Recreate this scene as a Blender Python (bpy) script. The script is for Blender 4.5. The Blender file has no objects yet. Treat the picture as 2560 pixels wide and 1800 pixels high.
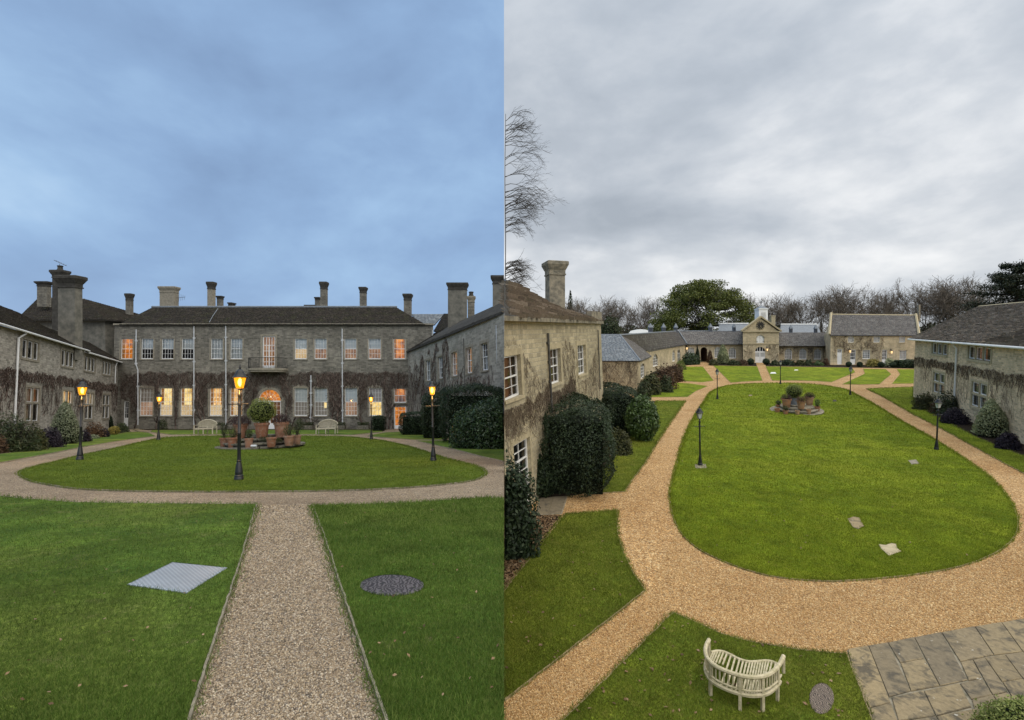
import bpy, bmesh, math, random
import numpy as np
from mathutils import Vector, Matrix

random.seed(7)
RNG = np.random.default_rng(11)
R = math.radians
scene = bpy.context.scene
col = scene.collection

# ------------------------------------------------------------------ camera, sky, sun, exposure
cd = bpy.data.cameras.new('camera'); cam = bpy.data.objects.new('camera', cd); col.objects.link(cam)
cd.sensor_width = 36.0; cd.lens = 18.0; cd.shift_x = 20/2560
cd.clip_start = 0.1; cd.clip_end = 4000
cam.location = (0, 0, 0); cam.rotation_euler = (R(90), 0, 0)
scene.camera = cam

EXPO = 2.0                             # linear gain of the view exposure below
SUN_EL, SUN_AZ = R(64), R(142)         # azimuth clockwise from +Y (behind the camera, to the right)
world = bpy.data.worlds.new('World'); scene.world = world; world.use_nodes = True
def build_sky():
    nt = world.node_tree; nt.nodes.clear(); L = nt.links.new
    def n(t, **k):
        x = nt.nodes.new(t)
        for a, b in k.items(): setattr(x, a, b)
        return x
    def math_(op, a, b=None, c=None):
        m = n('ShaderNodeMath', operation=op)
        for i, v in enumerate((a, b, c)):
            if v is None: continue
            if isinstance(v, (int, float)): m.inputs[i].default_value = v
            else: L(v, m.inputs[i])
        return m.outputs[0]
    def ramp(fac, pts):
        r = n('ShaderNodeValToRGB'); e = r.color_ramp.elements
        while len(e) < len(pts): e.new(0.5)
        for q, (p, c) in zip(e, pts): q.position = p; q.color = (*c, 1)
        L(fac, r.inputs[0]); return r.outputs[0]
    def mix(f, a, b, mode='MIX'):
        m = n('ShaderNodeMix', data_type='RGBA', blend_type=mode)
        for s, v in ((m.inputs[0], f), (m.inputs[6], a), (m.inputs[7], b)):
            if isinstance(v, (int, float)): s.default_value = v
            elif isinstance(v, tuple): s.default_value = (*v, 1)
            else: L(v, s)
        return m.outputs[2]
    tc = n('ShaderNodeTexCoord'); sep = n('ShaderNodeSeparateXYZ'); L(tc.outputs['Generated'], sep.inputs[0])
    x, y, z = sep.outputs
    zz = math_('MAXIMUM', z, 0.0)
    den = math_('ADD', zz, 0.34)
    def plane_coords(sx, sy, ox):
        cx = math_('ADD', math_('MULTIPLY', math_('DIVIDE', x, den), sx), ox)
        cy = math_('MULTIPLY', math_('DIVIDE', y, den), sy)
        cb = n('ShaderNodeCombineXYZ'); L(cx, cb.inputs[0]); L(cy, cb.inputs[1]); return cb.outputs[0]
    def noise(vec, scale, detail=6, rough=.55, dist=0.3):
        q = n('ShaderNodeTexNoise'); L(vec, q.inputs['Vector'])
        q.inputs['Scale'].default_value = scale; q.inputs['Detail'].default_value = detail
        q.inputs['Roughness'].default_value = rough; q.inputs['Distortion'].default_value = dist
        return q.outputs['Fac']
    def dirv(sx, sy, sz, ox):
        cb = n('ShaderNodeCombineXYZ'); L(math_('ADD', math_('MULTIPLY', x, sx), ox), cb.inputs[0]); L(math_('MULTIPLY', y, sy), cb.inputs[1]); L(math_('MULTIPLY', z, sz), cb.inputs[2]); return cb.outputs[0]
    def mixn(a, b, f): return math_('ADD', math_('MULTIPLY', a, 1-f), math_('MULTIPLY', b, f))
    # left half: blue evening overcast
    va, da = plane_coords(1.0, 1.3, 3.1), dirv(1, 1, 1.7, 2.2)
    na = mixn(mixn(noise(va, .6, 5, .50, .3), noise(da, 2.3, 6, .55, .4), .55), noise(da, 5.0, 6, .53, .15), .22)
    ca = ramp(na, [(.36, (.235, .355, .565)), (.45, (.290, .440, .680)), (.53, (.365, .545, .790)), (.61, (.490, .680, .900))])
    ca = mix(math_('MULTIPLY', math_('POWER', math_('SUBTRACT', 1.0, zz), 16), .75), ca, (.31, .425, .655))
    # right half: pale grey overcast
    vb, db = plane_coords(.8, 1.3, -4.3), dirv(1, 1, 1.9, -3.4)
    nb = mixn(mixn(noise(vb, .6, 5, .52, .3), noise(db, 2.4, 6, .55, .25), .5), noise(db, 5.6, 7, .54, .15), .22)
    cb_ = ramp(nb, [(.38, (.390, .425, .470)), (.45, (.520, .555, .600)), (.51, (.680, .705, .735)), (.575, (.960, .960, .955))])
    up = math_('MULTIPLY', zz, .55)
    cb_ = mix(up, cb_, (.50, .595, .72))
    side = math_('GREATER_THAN', x, 0.0)
    cl = mix(side, ca, cb_)
    sk = n('ShaderNodeTexSky', sky_type='NISHITA', sun_disc=False, sun_elevation=SUN_EL, sun_rotation=SUN_AZ)
    b1 = n('ShaderNodeBackground'); L(cl, b1.inputs[0]); b1.inputs[1].default_value = 0.97/EXPO
    b2 = n('ShaderNodeBackground'); L(sk.outputs[0], b2.inputs[0]); b2.inputs[1].default_value = 0.006/EXPO
    ad = n('ShaderNodeAddShader'); L(b1.outputs[0], ad.inputs[0]); L(b2.outputs[0], ad.inputs[1])
    out = n('ShaderNodeOutputWorld'); L(ad.outputs[0], out.inputs[0])
build_sky()
sd = bpy.data.lights.new('sun', 'SUN'); sd.energy = 1.5; sd.angle = R(105); sd.color = (1.0, .91, .76)
so = bpy.data.objects.new('sun', sd); col.objects.link(so)
sdir = Vector((math.sin(SUN_AZ)*math.cos(SUN_EL), math.cos(SUN_AZ)*math.cos(SUN_EL), math.sin(SUN_EL)))
so.rotation_euler = sdir.to_track_quat('Z', 'Y').to_euler(); so.location = sdir*200
vs = scene.view_settings; vs.view_transform = 'Standard'; vs.look = 'None'; vs.exposure = math.log2(EXPO); vs.gamma = 1.0
vs.use_curve_mapping = False
scene.render.engine = 'CYCLES'
cy = scene.cycles; cy.use_denoising = True; cy.max_bounces = 6; cy.diffuse_bounces = 3; cy.glossy_bounces = 3
cy.transparent_max_bounces = 12; cy.transmission_bounces = 3; cy.sample_clamp_indirect = 4.0

# ------------------------------------------------------------------ sites: two courts that meet along the line x = 0
FP, CX, CY = 1280.0, 1260.0, 900.0
def ray(px, py): return Vector(((px-CX)/FP, 1.0, (CY-py)/FP))
def P(px, py, y): return ray(px, py)*y
class Site:
    def __init__(s, h, hor, U):
        s.h = h; s.s = (CY-hor)/FP; s.hor = hor; s.U = Vector(U)
        q = Vector((0, 0, 1)).rotation_difference(s.U.normalized()); s.rot = q.to_matrix()
    def g(s, px, py, up=0.0):
        k = up*(s.U.z-s.s*s.U.y); r = ray(px, py)
        return r*((k-s.h)/(r.z-s.s))
    def z(s, x, y): return -s.h+s.s*y
    def pt(s, x, y, up=0.0): return Vector((x, y, s.z(x, y)))+s.U*up
    def depth(s, row): return FP*s.h/(row-s.hor)
    def height(s, row, y): return (CY-row)/FP*y-s.z(0, y)
LS = Site(1.7, 1028, (-.03, .08, 1))
RS = Site(6.4, 818, (-.06, -.12, 1))

# ------------------------------------------------------------------ mesh helpers
def tag(o, label=None, cat=None, group=None, kind=None):
    if label: o['label'] = label
    if cat: o['category'] = cat
    if group: o['group'] = group
    if kind: o['kind'] = kind
    return o
def thing(name, loc, label, cat, group=None, rot=None):
    o = bpy.data.objects.new(name, None); col.objects.link(o)
    o.location = loc; o.empty_display_size = .2
    if rot is not None: o.rotation_euler = rot.to_euler()
    return tag(o, label, cat, group)
def root_loc(o):
    while o.parent: o = o.parent
    return o.location.copy()
def mesh_np(name, V, F, mat=None, parent=None, world=False, smooth=False, uv=None):
    V = np.asarray(V, dtype=np.float32).reshape(-1, 3); F = np.asarray(F, dtype=np.int32)
    if CLAMP[0] == 'right': V[:, 0] = np.maximum(V[:, 0], .002)
    if CLAMP[0] == 'left': V[:, 0] = np.minimum(V[:, 0], -.002)
    if world and parent is not None: V = V-np.array(root_loc(parent), dtype=np.float32)
    me = bpy.data.meshes.new(name); k = F.shape[1]
    me.vertices.add(len(V)); me.vertices.foreach_set('co', V.ravel())
    me.loops.add(F.size); me.loops.foreach_set('vertex_index', F.ravel())
    me.polygons.add(len(F)); me.polygons.foreach_set('loop_start', np.arange(0, F.size, k, dtype=np.int32))
    if smooth: me.polygons.foreach_set('use_smooth', np.ones(len(F), dtype=bool))
    if uv is not None:
        l = me.uv_layers.new(name='UVMap'); l.data.foreach_set('uv', np.asarray(uv, dtype=np.float32).ravel())
    me.update(calc_edges=True)
    if mat: me.materials.append(mat)
    o = bpy.data.objects.new(name, me); col.objects.link(o)
    if parent is not None: o.parent = parent
    return o
CLAMP = [None]
def clampx(x):
    if CLAMP[0] == 'right': return max(x, .002)
    if CLAMP[0] == 'left': return min(x, -.002)
    return x
class MB:
    def __init__(s): s.v = []; s.f = []; s.uv = []; s.has = False
    def face(s, pts, uvs=None):
        b = len(s.v); s.v += [tuple(p) for p in pts]; s.f.append(tuple(range(b, b+len(pts))))
        if uvs is None: uvs = [(0, 0)]*len(pts)
        else: s.has = True
        s.uv += list(uvs)
    def box8(s, c):               # c: 8 corners, 0-3 bottom loop, 4-7 top loop
        for q in ((3, 2, 1, 0), (4, 5, 6, 7), (0, 1, 5, 4), (1, 2, 6, 5), (2, 3, 7, 6), (3, 0, 4, 7)):
            s.face([c[i] for i in q])
    def box(s, x0, x1, y0, y1, z0, z1):
        s.box8([Vector(p) for p in ((x0,y0,z0),(x1,y0,z0),(x1,y1,z0),(x0,y1,z0),(x0,y0,z1),(x1,y0,z1),(x1,y1,z1),(x0,y1,z1))])
    def fbox(s, F, a0, a1, b0, b1, n0, n1):
        s.box8([F.pt(a0,b0,n1), F.pt(a1,b0,n1), F.pt(a1,b0,n0), F.pt(a0,b0,n0), F.pt(a0,b1,n1), F.pt(a1,b1,n1), F.pt(a1,b1,n0), F.pt(a0,b1,n0)])
    def tube(s, pts, rad, k=6, cap=True):
        pts = [Vector(p) for p in pts]; n = len(pts)
        rads = rad if isinstance(rad, (list, tuple)) else [rad]*n
        rings = []; ref = None
        for i, p in enumerate(pts):
            t = (pts[min(i+1, n-1)]-pts[max(i-1, 0)]).normalized()
            if ref is None:
                ref = Vector((0, 0, 1)) if abs(t.z) < .9 else Vector((1, 0, 0))
            a = (ref-t*ref.dot(t)).normalized(); ref = a; b = t.cross(a)
            rings.append([p+(a*math.cos(2*math.pi*j/k)+b*math.sin(2*math.pi*j/k))*rads[i] for j in range(k)])
        for i in range(n-1):
            for j in range(k):
                s.face((rings[i][j], rings[i][(j+1) % k], rings[i+1][(j+1) % k], rings[i+1][j]))
        if cap: s.face(rings[0][::-1]); s.face(rings[-1])
    def lathe(s, prof, k=16, c=(0, 0, 0), sq=0.0, cap=True):
        c = Vector(c); rings = []
        for r, z in prof:
            rings.append([c+Vector((r*math.cos(2*math.pi*(j+sq)/k), r*math.sin(2*math.pi*(j+sq)/k), z)) for j in range(k)])
        for i in range(len(rings)-1):
            for j in range(k):
                s.face((rings[i][j], rings[i][(j+1) % k], rings[i+1][(j+1) % k], rings[i+1][j]))
        if cap: s.face(rings[0][::-1]); s.face(rings[-1])
    def build(s, name, mat=None, parent=None, world=False, smooth=False, kind=None):
        off = root_loc(parent) if (world and parent is not None) else Vector((0, 0, 0))
        me = bpy.data.meshes.new(name)
        if CLAMP[0]: s.v = [(clampx(p[0]), p[1], p[2]) for p in s.v]
        me.from_pydata([tuple(Vector(p)-off) for p in s.v], [], s.f)
        if s.has:
            l = me.uv_layers.new(name='UVMap'); l.data.foreach_set('uv', [c for u in s.uv for c in u])
        if smooth:
            bm = bmesh.new(); bm.from_mesh(me); bmesh.ops.remove_doubles(bm, verts=bm.verts, dist=1e-5); bm.to_mesh(me); bm.free()
            me.polygons.foreach_set('use_smooth', [True]*len(me.polygons))
            try: me.set_sharp_from_angle(angle=R(40))
            except Exception: pass
        me.update()
        if mat: me.materials.append(mat)
        o = bpy.data.objects.new(name, me); col.objects.link(o)
        if parent is not None: o.parent = parent
        if kind: o['kind'] = kind
        return o
class Frame:
    def __init__(s, p0, p1, U, flip=False):
        s.P0 = Vector(p0); d = Vector(p1)-s.P0; s.L = d.length; s.D = d.normalized(); s.U = Vector(U)
        n = s.D.cross(s.U).normalized(); s.N = -n if flip else n
    def pt(s, a, b, n=0.0): return s.P0+s.D*a+s.U*b+s.N*n
    def hit(s, px, py):
        r = ray(px, py); M = Matrix((( s.D.x, s.U.x, -r.x), (s.D.y, s.U.y, -r.y), (s.D.z, s.U.z, -r.z)))
        k = M.inverted() @ (-s.P0); return k.x, k.y
    def rect(s, x0, x1, y0, y1, straight=False):
        """pixel box -> (a0,a1,b0,b1)"""
        c = [s.hit(x, y) for x in (x0, x1) for y in (y0, y1)]
        a0 = (c[0][0]+c[1][0])/2; a1 = (c[2][0]+c[3][0])/2
        b1 = (c[0][1]+c[2][1])/2; b0 = (c[1][1]+c[3][1])/2
        return min(a0, a1), max(a0, a1), b0, b1
def wall(mb, F, a0, a1, b0, b1, holes=(), reveal=.16):
    """front face with rectangular openings and their reveals; holes are (a0,a1,b0,b1)"""
    A = sorted({a0, a1, *[max(a0, min(a1, h[i])) for h in holes for i in (0, 1)]})
    B = sorted({b0, b1, *[max(b0, min(b1, h[i])) for h in holes for i in (2, 3)]})
    for i in range(len(A)-1):
        for j in range(len(B)-1):
            ca, cb = (A[i]+A[i+1])/2, (B[j]+B[j+1])/2
            if any(h[0] < ca < h[1] and h[2] < cb < h[3] for h in holes): continue
            q = [(A[i], B[j]), (A[i+1], B[j]), (A[i+1], B[j+1]), (A[i], B[j+1])]
            mb.face([F.pt(*p) for p in q], q)
    for h in holes:
        x0, x1, y0, y1 = h[:4]
        for (p, q) in (((x0, y0), (x1, y0)), ((x1, y0), (x1, y1)), ((x1, y1), (x0, y1)), ((x0, y1), (x0, y0))):
            mb.face([F.pt(*p), F.pt(*q), F.pt(*q, -reveal), F.pt(*p, -reveal)], [p, q, (q[0]+.1, q[1]+.1), (p[0]+.1, p[1]+.1)])
def arch_fill(mb, F, a0, a1, bs, b1, n0=0.0, n1=-.16, seg=10):
    """masonry corners between a round arch (springing bs, crown b1) and its square opening"""
    am = (a0+a1)/2; r = (a1-a0)/2
    pts = [(am-r*math.cos(math.pi*i/seg), bs+(b1-bs)*math.sin(math.pi*i/seg)) for i in range(seg+1)]
    for i in range(seg):
        p, q = pts[i], pts[i+1]
        mb.face([F.pt(*p, n0), F.pt(*q, n0), F.pt(q[0], b1, n0), F.pt(p[0], b1, n0)], [p, q, (q[0], b1), (p[0], b1)])
        mb.face([F.pt(*p, n0), F.pt(*p, n1), F.pt(*q, n1), F.pt(*q, n0)], [p, p, q, q])
    return pts
def prism(mb, pts, U, h0, h1, skip=(), top=True):
    U = Vector(U); b = [Vector(p)+U*h0 for p in pts]; t = [Vector(p)+U*h1 for p in pts]; n = len(pts)
    for i in range(n):
        if i in skip: continue
        l = (b[(i+1) % n]-b[i]).length
        mb.face([b[i], b[(i+1) % n], t[(i+1) % n], t[i]], [(0, h0), (l, h0), (l, h1), (0, h1)])
    if top: mb.face(t, [(p.x, p.y) for p in t])

# ------------------------------------------------------------------ materials
MATS = {}
class NT:
    def __init__(s, name):
        s.m = bpy.data.materials.new(name); s.m.use_nodes = True; s.t = s.m.node_tree; s.bs = s.t.nodes['Principled BSDF']
        MATS[name] = s.m
    def n(s, t, **k):
        x = s.t.nodes.new(t)
        for a, b in k.items(): setattr(x, a, b)
        return x
    def l(s, a, b): s.t.links.new(a, b)
    def put(s, sock, v):
        if isinstance(v, (int, float)): sock.default_value = v
        elif isinstance(v, tuple): sock.default_value = (*v, 1) if len(v) == 3 and len(sock.default_value) == 4 else v
        else: s.l(v, sock)
    def coord(s, kind='Object'): return s.n('ShaderNodeTexCoord').outputs[kind]
    def world(s): return s.n('ShaderNodeNewGeometry').outputs['Position']
    def noise(s, vec, scale, detail=4, rough=.55, dist=0.0):
        q = s.n('ShaderNodeTexNoise'); s.l(vec, q.inputs['Vector'])
        for k, v in (('Scale', scale), ('Detail', detail), ('Roughness', rough), ('Distortion', dist)): q.inputs[k].default_value = v
        return q.outputs['Fac']
    def vor(s, vec, scale, out='Color', feat='F1'):
        q = s.n('ShaderNodeTexVoronoi', feature=feat); s.l(vec, q.inputs['Vector']); q.inputs['Scale'].default_value = scale
        return q.outputs[out]
    def ramp(s, fac, pts, interp='LINEAR'):
        r = s.n('ShaderNodeValToRGB'); e = r.color_ramp.elements; r.color_ramp.interpolation = interp
        while len(e) < len(pts): e.new(.5)
        for q, (p, c) in zip(e, pts):
            q.position = p; q.color = (*c, 1) if isinstance(c, tuple) else (c, c, c, 1)
        s.l(fac, r.inputs[0]); return r.outputs[0]
    def mix(s, f, a, b, mode='MIX'):
        m = s.n('ShaderNodeMix', data_type='RGBA', blend_type=mode)
        s.put(m.inputs[0], f); s.put(m.inputs[6], a); s.put(m.inputs[7], b); return m.outputs[2]
    def math(s, op, a, b=None):
        m = s.n('ShaderNodeMath', operation=op); s.put(m.inputs[0], a)
        if b is not None: s.put(m.inputs[1], b)
        return m.outputs[0]
    def mapping(s, vec, scale=(1, 1, 1), rot=(0, 0, 0)):
        m = s.n('ShaderNodeMapping'); s.l(vec, m.inputs[0]); m.inputs['Scale'].default_value = scale; m.inputs['Rotation'].default_value = rot
        return m.outputs[0]
    def bump(s, h, strength, dist, nrm=None):
        b = s.n('ShaderNodeBump'); b.inputs['Strength'].default_value = strength; b.inputs['Distance'].default_value = dist
        s.l(h, b.inputs['Height'])
        if nrm is not None: s.l(nrm, b.inputs['Normal'])
        return b.outputs[0]
    def rnd(s):
        g = s.n('ShaderNodeNewGeometry').outputs['Random Per Island']; o = s.n('ShaderNodeObjectInfo').outputs['Random']
        return s.math('FRACT', s.math('ADD', g, o))
    def fin(s, c, rough=.85, nrm=None, spec=.3, metal=0.0):
        b = s.bs; s.put(b.inputs['Base Color'], c); s.put(b.inputs['Roughness'], rough)
        b.inputs['Specular IOR Level'].default_value = spec; b.inputs['Metallic'].default_value = metal
        if nrm is not None: s.l(nrm, b.inputs['Normal'])
        return s.m
def m_stone(name, c1, c2, mort, bw=.5, rh=.2, stain=(.5, 1.05), dark=(.10, .10, .09), bstr=.6, streak=.5):
    s = NT(name); uv = s.coord('UV'); w = s.world()
    wob = s.n('ShaderNodeVectorMath', operation='ADD'); nz = s.n('ShaderNodeTexNoise'); s.l(uv, nz.inputs['Vector']); nz.inputs['Scale'].default_value = 2.5
    sc = s.n('ShaderNodeVectorMath', operation='SCALE'); s.l(nz.outputs['Color'], sc.inputs[0]); sc.inputs['Scale'].default_value = .05
    s.l(uv, wob.inputs[0]); s.l(sc.outputs[0], wob.inputs[1])
    b = s.n('ShaderNodeTexBrick', offset=.5, squash=.8, squash_frequency=3); s.l(wob.outputs[0], b.inputs['Vector'])
    for k, v in (('Color1', c1), ('Color2', c2), ('Mortar', mort)): b.inputs[k].default_value = (*v, 1)
    for k, v in (('Scale', 1.0), ('Mortar Size', .012), ('Mortar Smooth', .3), ('Brick Width', bw), ('Row Height', rh), ('Bias', 0.0)): b.inputs[k].default_value = v
    big = s.ramp(s.noise(w, .35, 5, .6), [(.3, stain[0]), (.7, stain[1])])
    c = s.mix(1.0, b.outputs['Color'], big, 'MULTIPLY')
    st = s.noise(s.mapping(uv, (2.2, .28, 1)), 1.3, 6, .65)
    c = s.mix(s.math('MULTIPLY', s.ramp(st, [(.48, 0.0), (.72, 1.0)]), streak), c, dark)
    fine = s.noise(w, 14, 6, .7)
    c = s.mix(.55, c, s.ramp(fine, [(.3, .55), (.7, 1.35)]), 'MULTIPLY')
    h = s.math('ADD', s.math('MULTIPLY', b.outputs['Fac'], -1.0), s.math('MULTIPLY', fine, .7))
    return s.fin(c, .92, s.bump(h, bstr, .02), .15)
def m_plain(name, c, rough=.6, var=.25, scale=6, spec=.35, metal=0.0, bump=0.0, c2=None):
    s = NT(name); w = s.world(); n = s.noise(w, scale, 5, .6)
    if c2 is None: c2 = tuple(x*(1-var) for x in c)
    base = s.mix(s.ramp(n, [(.35, 0.0), (.68, 1.0)]), c, c2)
    nr = s.bump(s.noise(w, scale*5, 4), bump, .01) if bump else None
    return s.fin(base, rough, nr, spec, metal)
def m_tiles(name, cols, rough=.9, moss=(.05, .06, .02), mossy=.4, bump=.5, gain=1.0):
    s = NT(name); w = s.world(); r = s.rnd()
    c = s.ramp(r, [((i+.0)/len(cols), tuple(k*gain for k in q)) for i, q in enumerate(cols)])
    n1 = s.noise(w, 1.2, 6, .65); c = s.mix(s.math('MULTIPLY', s.ramp(n1, [(.5, 0.0), (.7, 1.0)]), mossy), c, moss)
    n2 = s.noise(w, 16, 5, .7); c = s.mix(.6, c, s.ramp(n2, [(.3, .5), (.72, 1.5)]), 'MULTIPLY')
    c = s.mix(s.math('MULTIPLY', s.ramp(s.noise(w, 7, 3, .6), [(.66, 0.0), (.72, 1.0)]), .35), c, (.42, .40, .36))
    return s.fin(c, rough, s.bump(n2, bump, .015), .2)
def m_leaf(name, cols, trans=.25, rough=.55, spec=.3):
    s = NT(name); r = s.rnd(); w = s.world()
    c = s.ramp(r, [(i/(len(cols)-1), q) for i, q in enumerate(cols)])
    n = s.noise(w, 1.7, 3, .5); c = s.mix(.7, c, s.ramp(n, [(.3, .6), (.7, 1.3)]), 'MULTIPLY')
    s.fin(c, rough, None, spec)
    tr = s.n('ShaderNodeBsdfTranslucent'); s.l(c, tr.inputs[0]); mx = s.n('ShaderNodeMixShader'); mx.inputs[0].default_value = trans
    s.l(s.bs.outputs[0], mx.inputs[1]); s.l(tr.outputs[0], mx.inputs[2])
    s.l(mx.outputs[0], s.t.nodes['Material Output'].inputs[0]); return s.m
def m_emit(name, cols, strength, scale=1.5, base=(.05, .04, .03), fold=0.0):
    s = NT(name); w = s.world(); n = s.noise(w, scale, 4, .6, .6)
    c = s.ramp(n, [(.3+.4*i/(len(cols)-1), q) for i, q in enumerate(cols)])
    if fold:
        wv = s.n('ShaderNodeTexWave'); s.l(w, wv.inputs['Vector']); wv.inputs['Scale'].default_value = 4; wv.inputs['Distortion'].default_value = 1.5
        c = s.mix(fold, c, s.ramp(wv.outputs['Fac'], [(0, .45), (1, 1.1)]), 'MULTIPLY')
    s.fin(base, .9, None, .1); s.l(c, s.bs.inputs['Emission Color']); s.bs.inputs['Emission Strength'].default_value = strength/EXPO
    return s.m
def m_cloth(name, c, fold=.5, emit=None, es=0.0):
    s = NT(name); w = s.world()
    wv = s.n('ShaderNodeTexWave'); s.l(w, wv.inputs['Vector']); wv.inputs['Scale'].default_value = 3.2; wv.inputs['Distortion'].default_value = 2
    c_ = s.mix(fold, c, s.ramp(wv.outputs['Fac'], [(0, .55), (1, 1.1)]), 'MULTIPLY'); s.fin(c_, .9, None, .1)
    if emit: s.bs.inputs['Emission Color'].default_value = (*emit, 1); s.bs.inputs['Emission Strength'].default_value = es/EXPO
    return s.m
def m_glass(name, refl=.09, tint=(1, 1, 1)):
    s = NT(name); s.t.nodes.remove(s.bs)
    t = s.n('ShaderNodeBsdfTransparent'); t.inputs[0].default_value = (*tint, 1)
    g = s.n('ShaderNodeBsdfGlossy'); g.inputs['Roughness'].default_value = .03
    f = s.n('ShaderNodeFresnel'); f.inputs[0].default_value = 1.5
    mx = s.n('ShaderNodeMixShader'); s.l(s.math('ADD', s.math('MULTIPLY', f.outputs[0], .9), refl), mx.inputs[0]); s.l(t.outputs[0], mx.inputs[1]); s.l(g.outputs[0], mx.inputs[2])
    s.l(mx.outputs[0], s.t.nodes['Material Output'].inputs[0]); return s.m
def m_grass(name, a, b, c, dry):
    s = NT(name); w = s.world()
    n1 = s.noise(w, .22, 4, .6, .5); n2 = s.noise(w, 1.6, 5, .65); n3 = s.noise(w, 22, 5, .7); n4 = s.noise(s.mapping(w, (1, .35, 1)), 60, 3, .7)
    q = s.mix(s.ramp(n2, [(.35, 0.0), (.65, 1.0)]), a, b)
    q = s.mix(s.math('MULTIPLY', s.ramp(n1, [(.45, 0.0), (.68, 1.0)]), .8), q, c)
    q = s.mix(s.math('MULTIPLY', s.ramp(s.noise(w, 3.4, 6, .7), [(.56, 0.0), (.74, 1.0)]), .65), q, dry)
    q = s.mix(.9, q, s.ramp(n3, [(.28, .35), (.72, 1.6)]), 'MULTIPLY')
    q = s.mix(.6, q, s.ramp(s.noise(w, 7, 4, .7), [(.3, .6), (.7, 1.35)]), 'MULTIPLY')
    q = s.mix(.8, q, s.ramp(s.noise(w, .75, 5, .65, .8), [(.3, .52), (.7, 1.40)]), 'MULTIPLY')
    q = s.mix(.6, q, s.ramp(n4, [(.3, .5), (.7, 1.45)]), 'MULTIPLY')
    h = s.math('ADD', n3, n4)
    return s.fin(q, .95, s.bump(h, .8, .03), .1)
def m_gravel(name, cols, scale, dampcol, bump=.9):
    s = NT(name); w = s.world()
    v = s.n('ShaderNodeTexVoronoi'); s.l(w, v.inputs['Vector']); v.inputs['Scale'].default_value = scale
    sepc = s.n('ShaderNodeSeparateColor'); s.l(v.outputs['Color'], sepc.inputs[0])
    c = s.ramp(sepc.outputs[0], [(i/(len(cols)-1), q) for i, q in enumerate(cols)])
    c = s.mix(.7, c, s.ramp(v.outputs['Distance'], [(.2, 1.35), (.8, .35)]), 'MULTIPLY')
    c = s.mix(s.math('MULTIPLY', s.ramp(s.noise(w, .5, 5, .6), [(.42, 0.0), (.66, 1.0)]), .8), c, dampcol, 'MULTIPLY')
    c = s.mix(.5, c, s.ramp(s.noise(w, 6, 4, .7), [(.3, .65), (.7, 1.3)]), 'MULTIPLY')
    return s.fin(c, .85, s.bump(s.math('MULTIPLY', v.outputs['Distance'], -1.0), bump, .02), .3)
M = MATS
# left court (evening), right court (day): evening and day light put into their colours
m_stone('stone_house_brightened', (.44, .415, .36), (.26, .247, .214), (.42, .395, .35), .40, .16, (.65, 1.12), (.12, .12, .115), .9, .4)  # house stone lightened: light the right wing lacks is put into the colour
m_stone('stone_house', (.285, .268, .230), (.145, .138, .120), (.27, .257, .225), .36, .145, (.60, 1.12), (.075, .076, .074), .8, .45)
m_stone('stone_rubble', (.50, .47, .415), (.25, .237, .21), (.44, .42, .385), .34, .12, (.7, 1.1), (.14, .13, .115), 1.0, .3)
m_stone('stone_golden', (.60, .515, .34), (.38, .33, .225), (.50, .45, .34), .45, .17, (.65, 1.1), (.17, .16, .125), .8, .4)
m_stone('stone_far', (.66, .55, .36), (.48, .405, .27), (.60, .52, .37), .5, .22, (.7, 1.12), (.15, .135, .10), .6, .35)
m_stone('stone_rubble_day', (.90, .71, .46), (.52, .41, .265), (.74, .62, .45), .34, .12, (.75, 1.1), (.22, .195, .15), 1.0, .25)
m_plain('stone_trim', (.30, .275, .225), .9, .35, 5, .15, bump=.3)
m_plain('stone_trim_day', (.48, .41, .27), .9, .3, 5, .15, bump=.3)
m_plain('stone_render', (.20, .19, .165), .95, .5, 2.2, .12, bump=.5, c2=(.10, .10, .09))
m_plain('stone_chimney_day', (.30, .265, .20), .95, .5, 4, .12, bump=.6, c2=(.12, .115, .095))
m_plain('stone_dark', (.075, .072, .066), .95, .5, 4, .1, bump=.5)
m_plain('stone_plinth', (.20, .185, .15), .95, .5, 5, .15, bump=.6, c2=(.065, .065, .05))
m_plain('stone_plinth_day', (.34, .30, .23), .95, .5, 5, .15, bump=.6, c2=(.14, .13, .09))
m_tiles('tiles_left', [(.036, .032, .028), (.050, .044, .037), (.030, .027, .024), (.070, .060, .05), (.042, .036, .03)], gain=.8)
m_tiles('tiles_day', [(.105, .082, .060), (.15, .118, .088), (.075, .060, .046), (.21, .172, .132), (.12, .095, .070)], mossy=.4, gain=1.3, moss=(.075, .075, .035))
m_tiles('slate_day', [(.12, .112, .108), (.17, .16, .152), (.10, .095, .095), (.21, .20, .188), (.14, .13, .125)], .7, (.25, .245, .235), .5, .3)
m_tiles('slate_blue', [(.15, .175, .20), (.20, .225, .25), (.12, .14, .165), (.25, .275, .30), (.17, .19, .215)], .6, (.10, .11, .11), .3, .3)
m_plain('lead', (.20, .225, .255), .6, .3, 3, .4)
m_plain('white_paint', (.74, .76, .78), .45, .12, 3, .4)
m_plain('white_paint_day', (.80, .80, .78), .45, .1, 3, .4)
m_plain('white_pipe', (.55, .58, .62), .5, .3, 4, .4)
m_plain('black_iron', (.010, .012, .014), .38, .3, 9, .5)
m_plain('lead_grey', (.115, .13, .16), .6, .3, 5, .4)
m_plain('dark_pipe', (.09, .085, .075), .7, .4, 5, .3)
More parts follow.
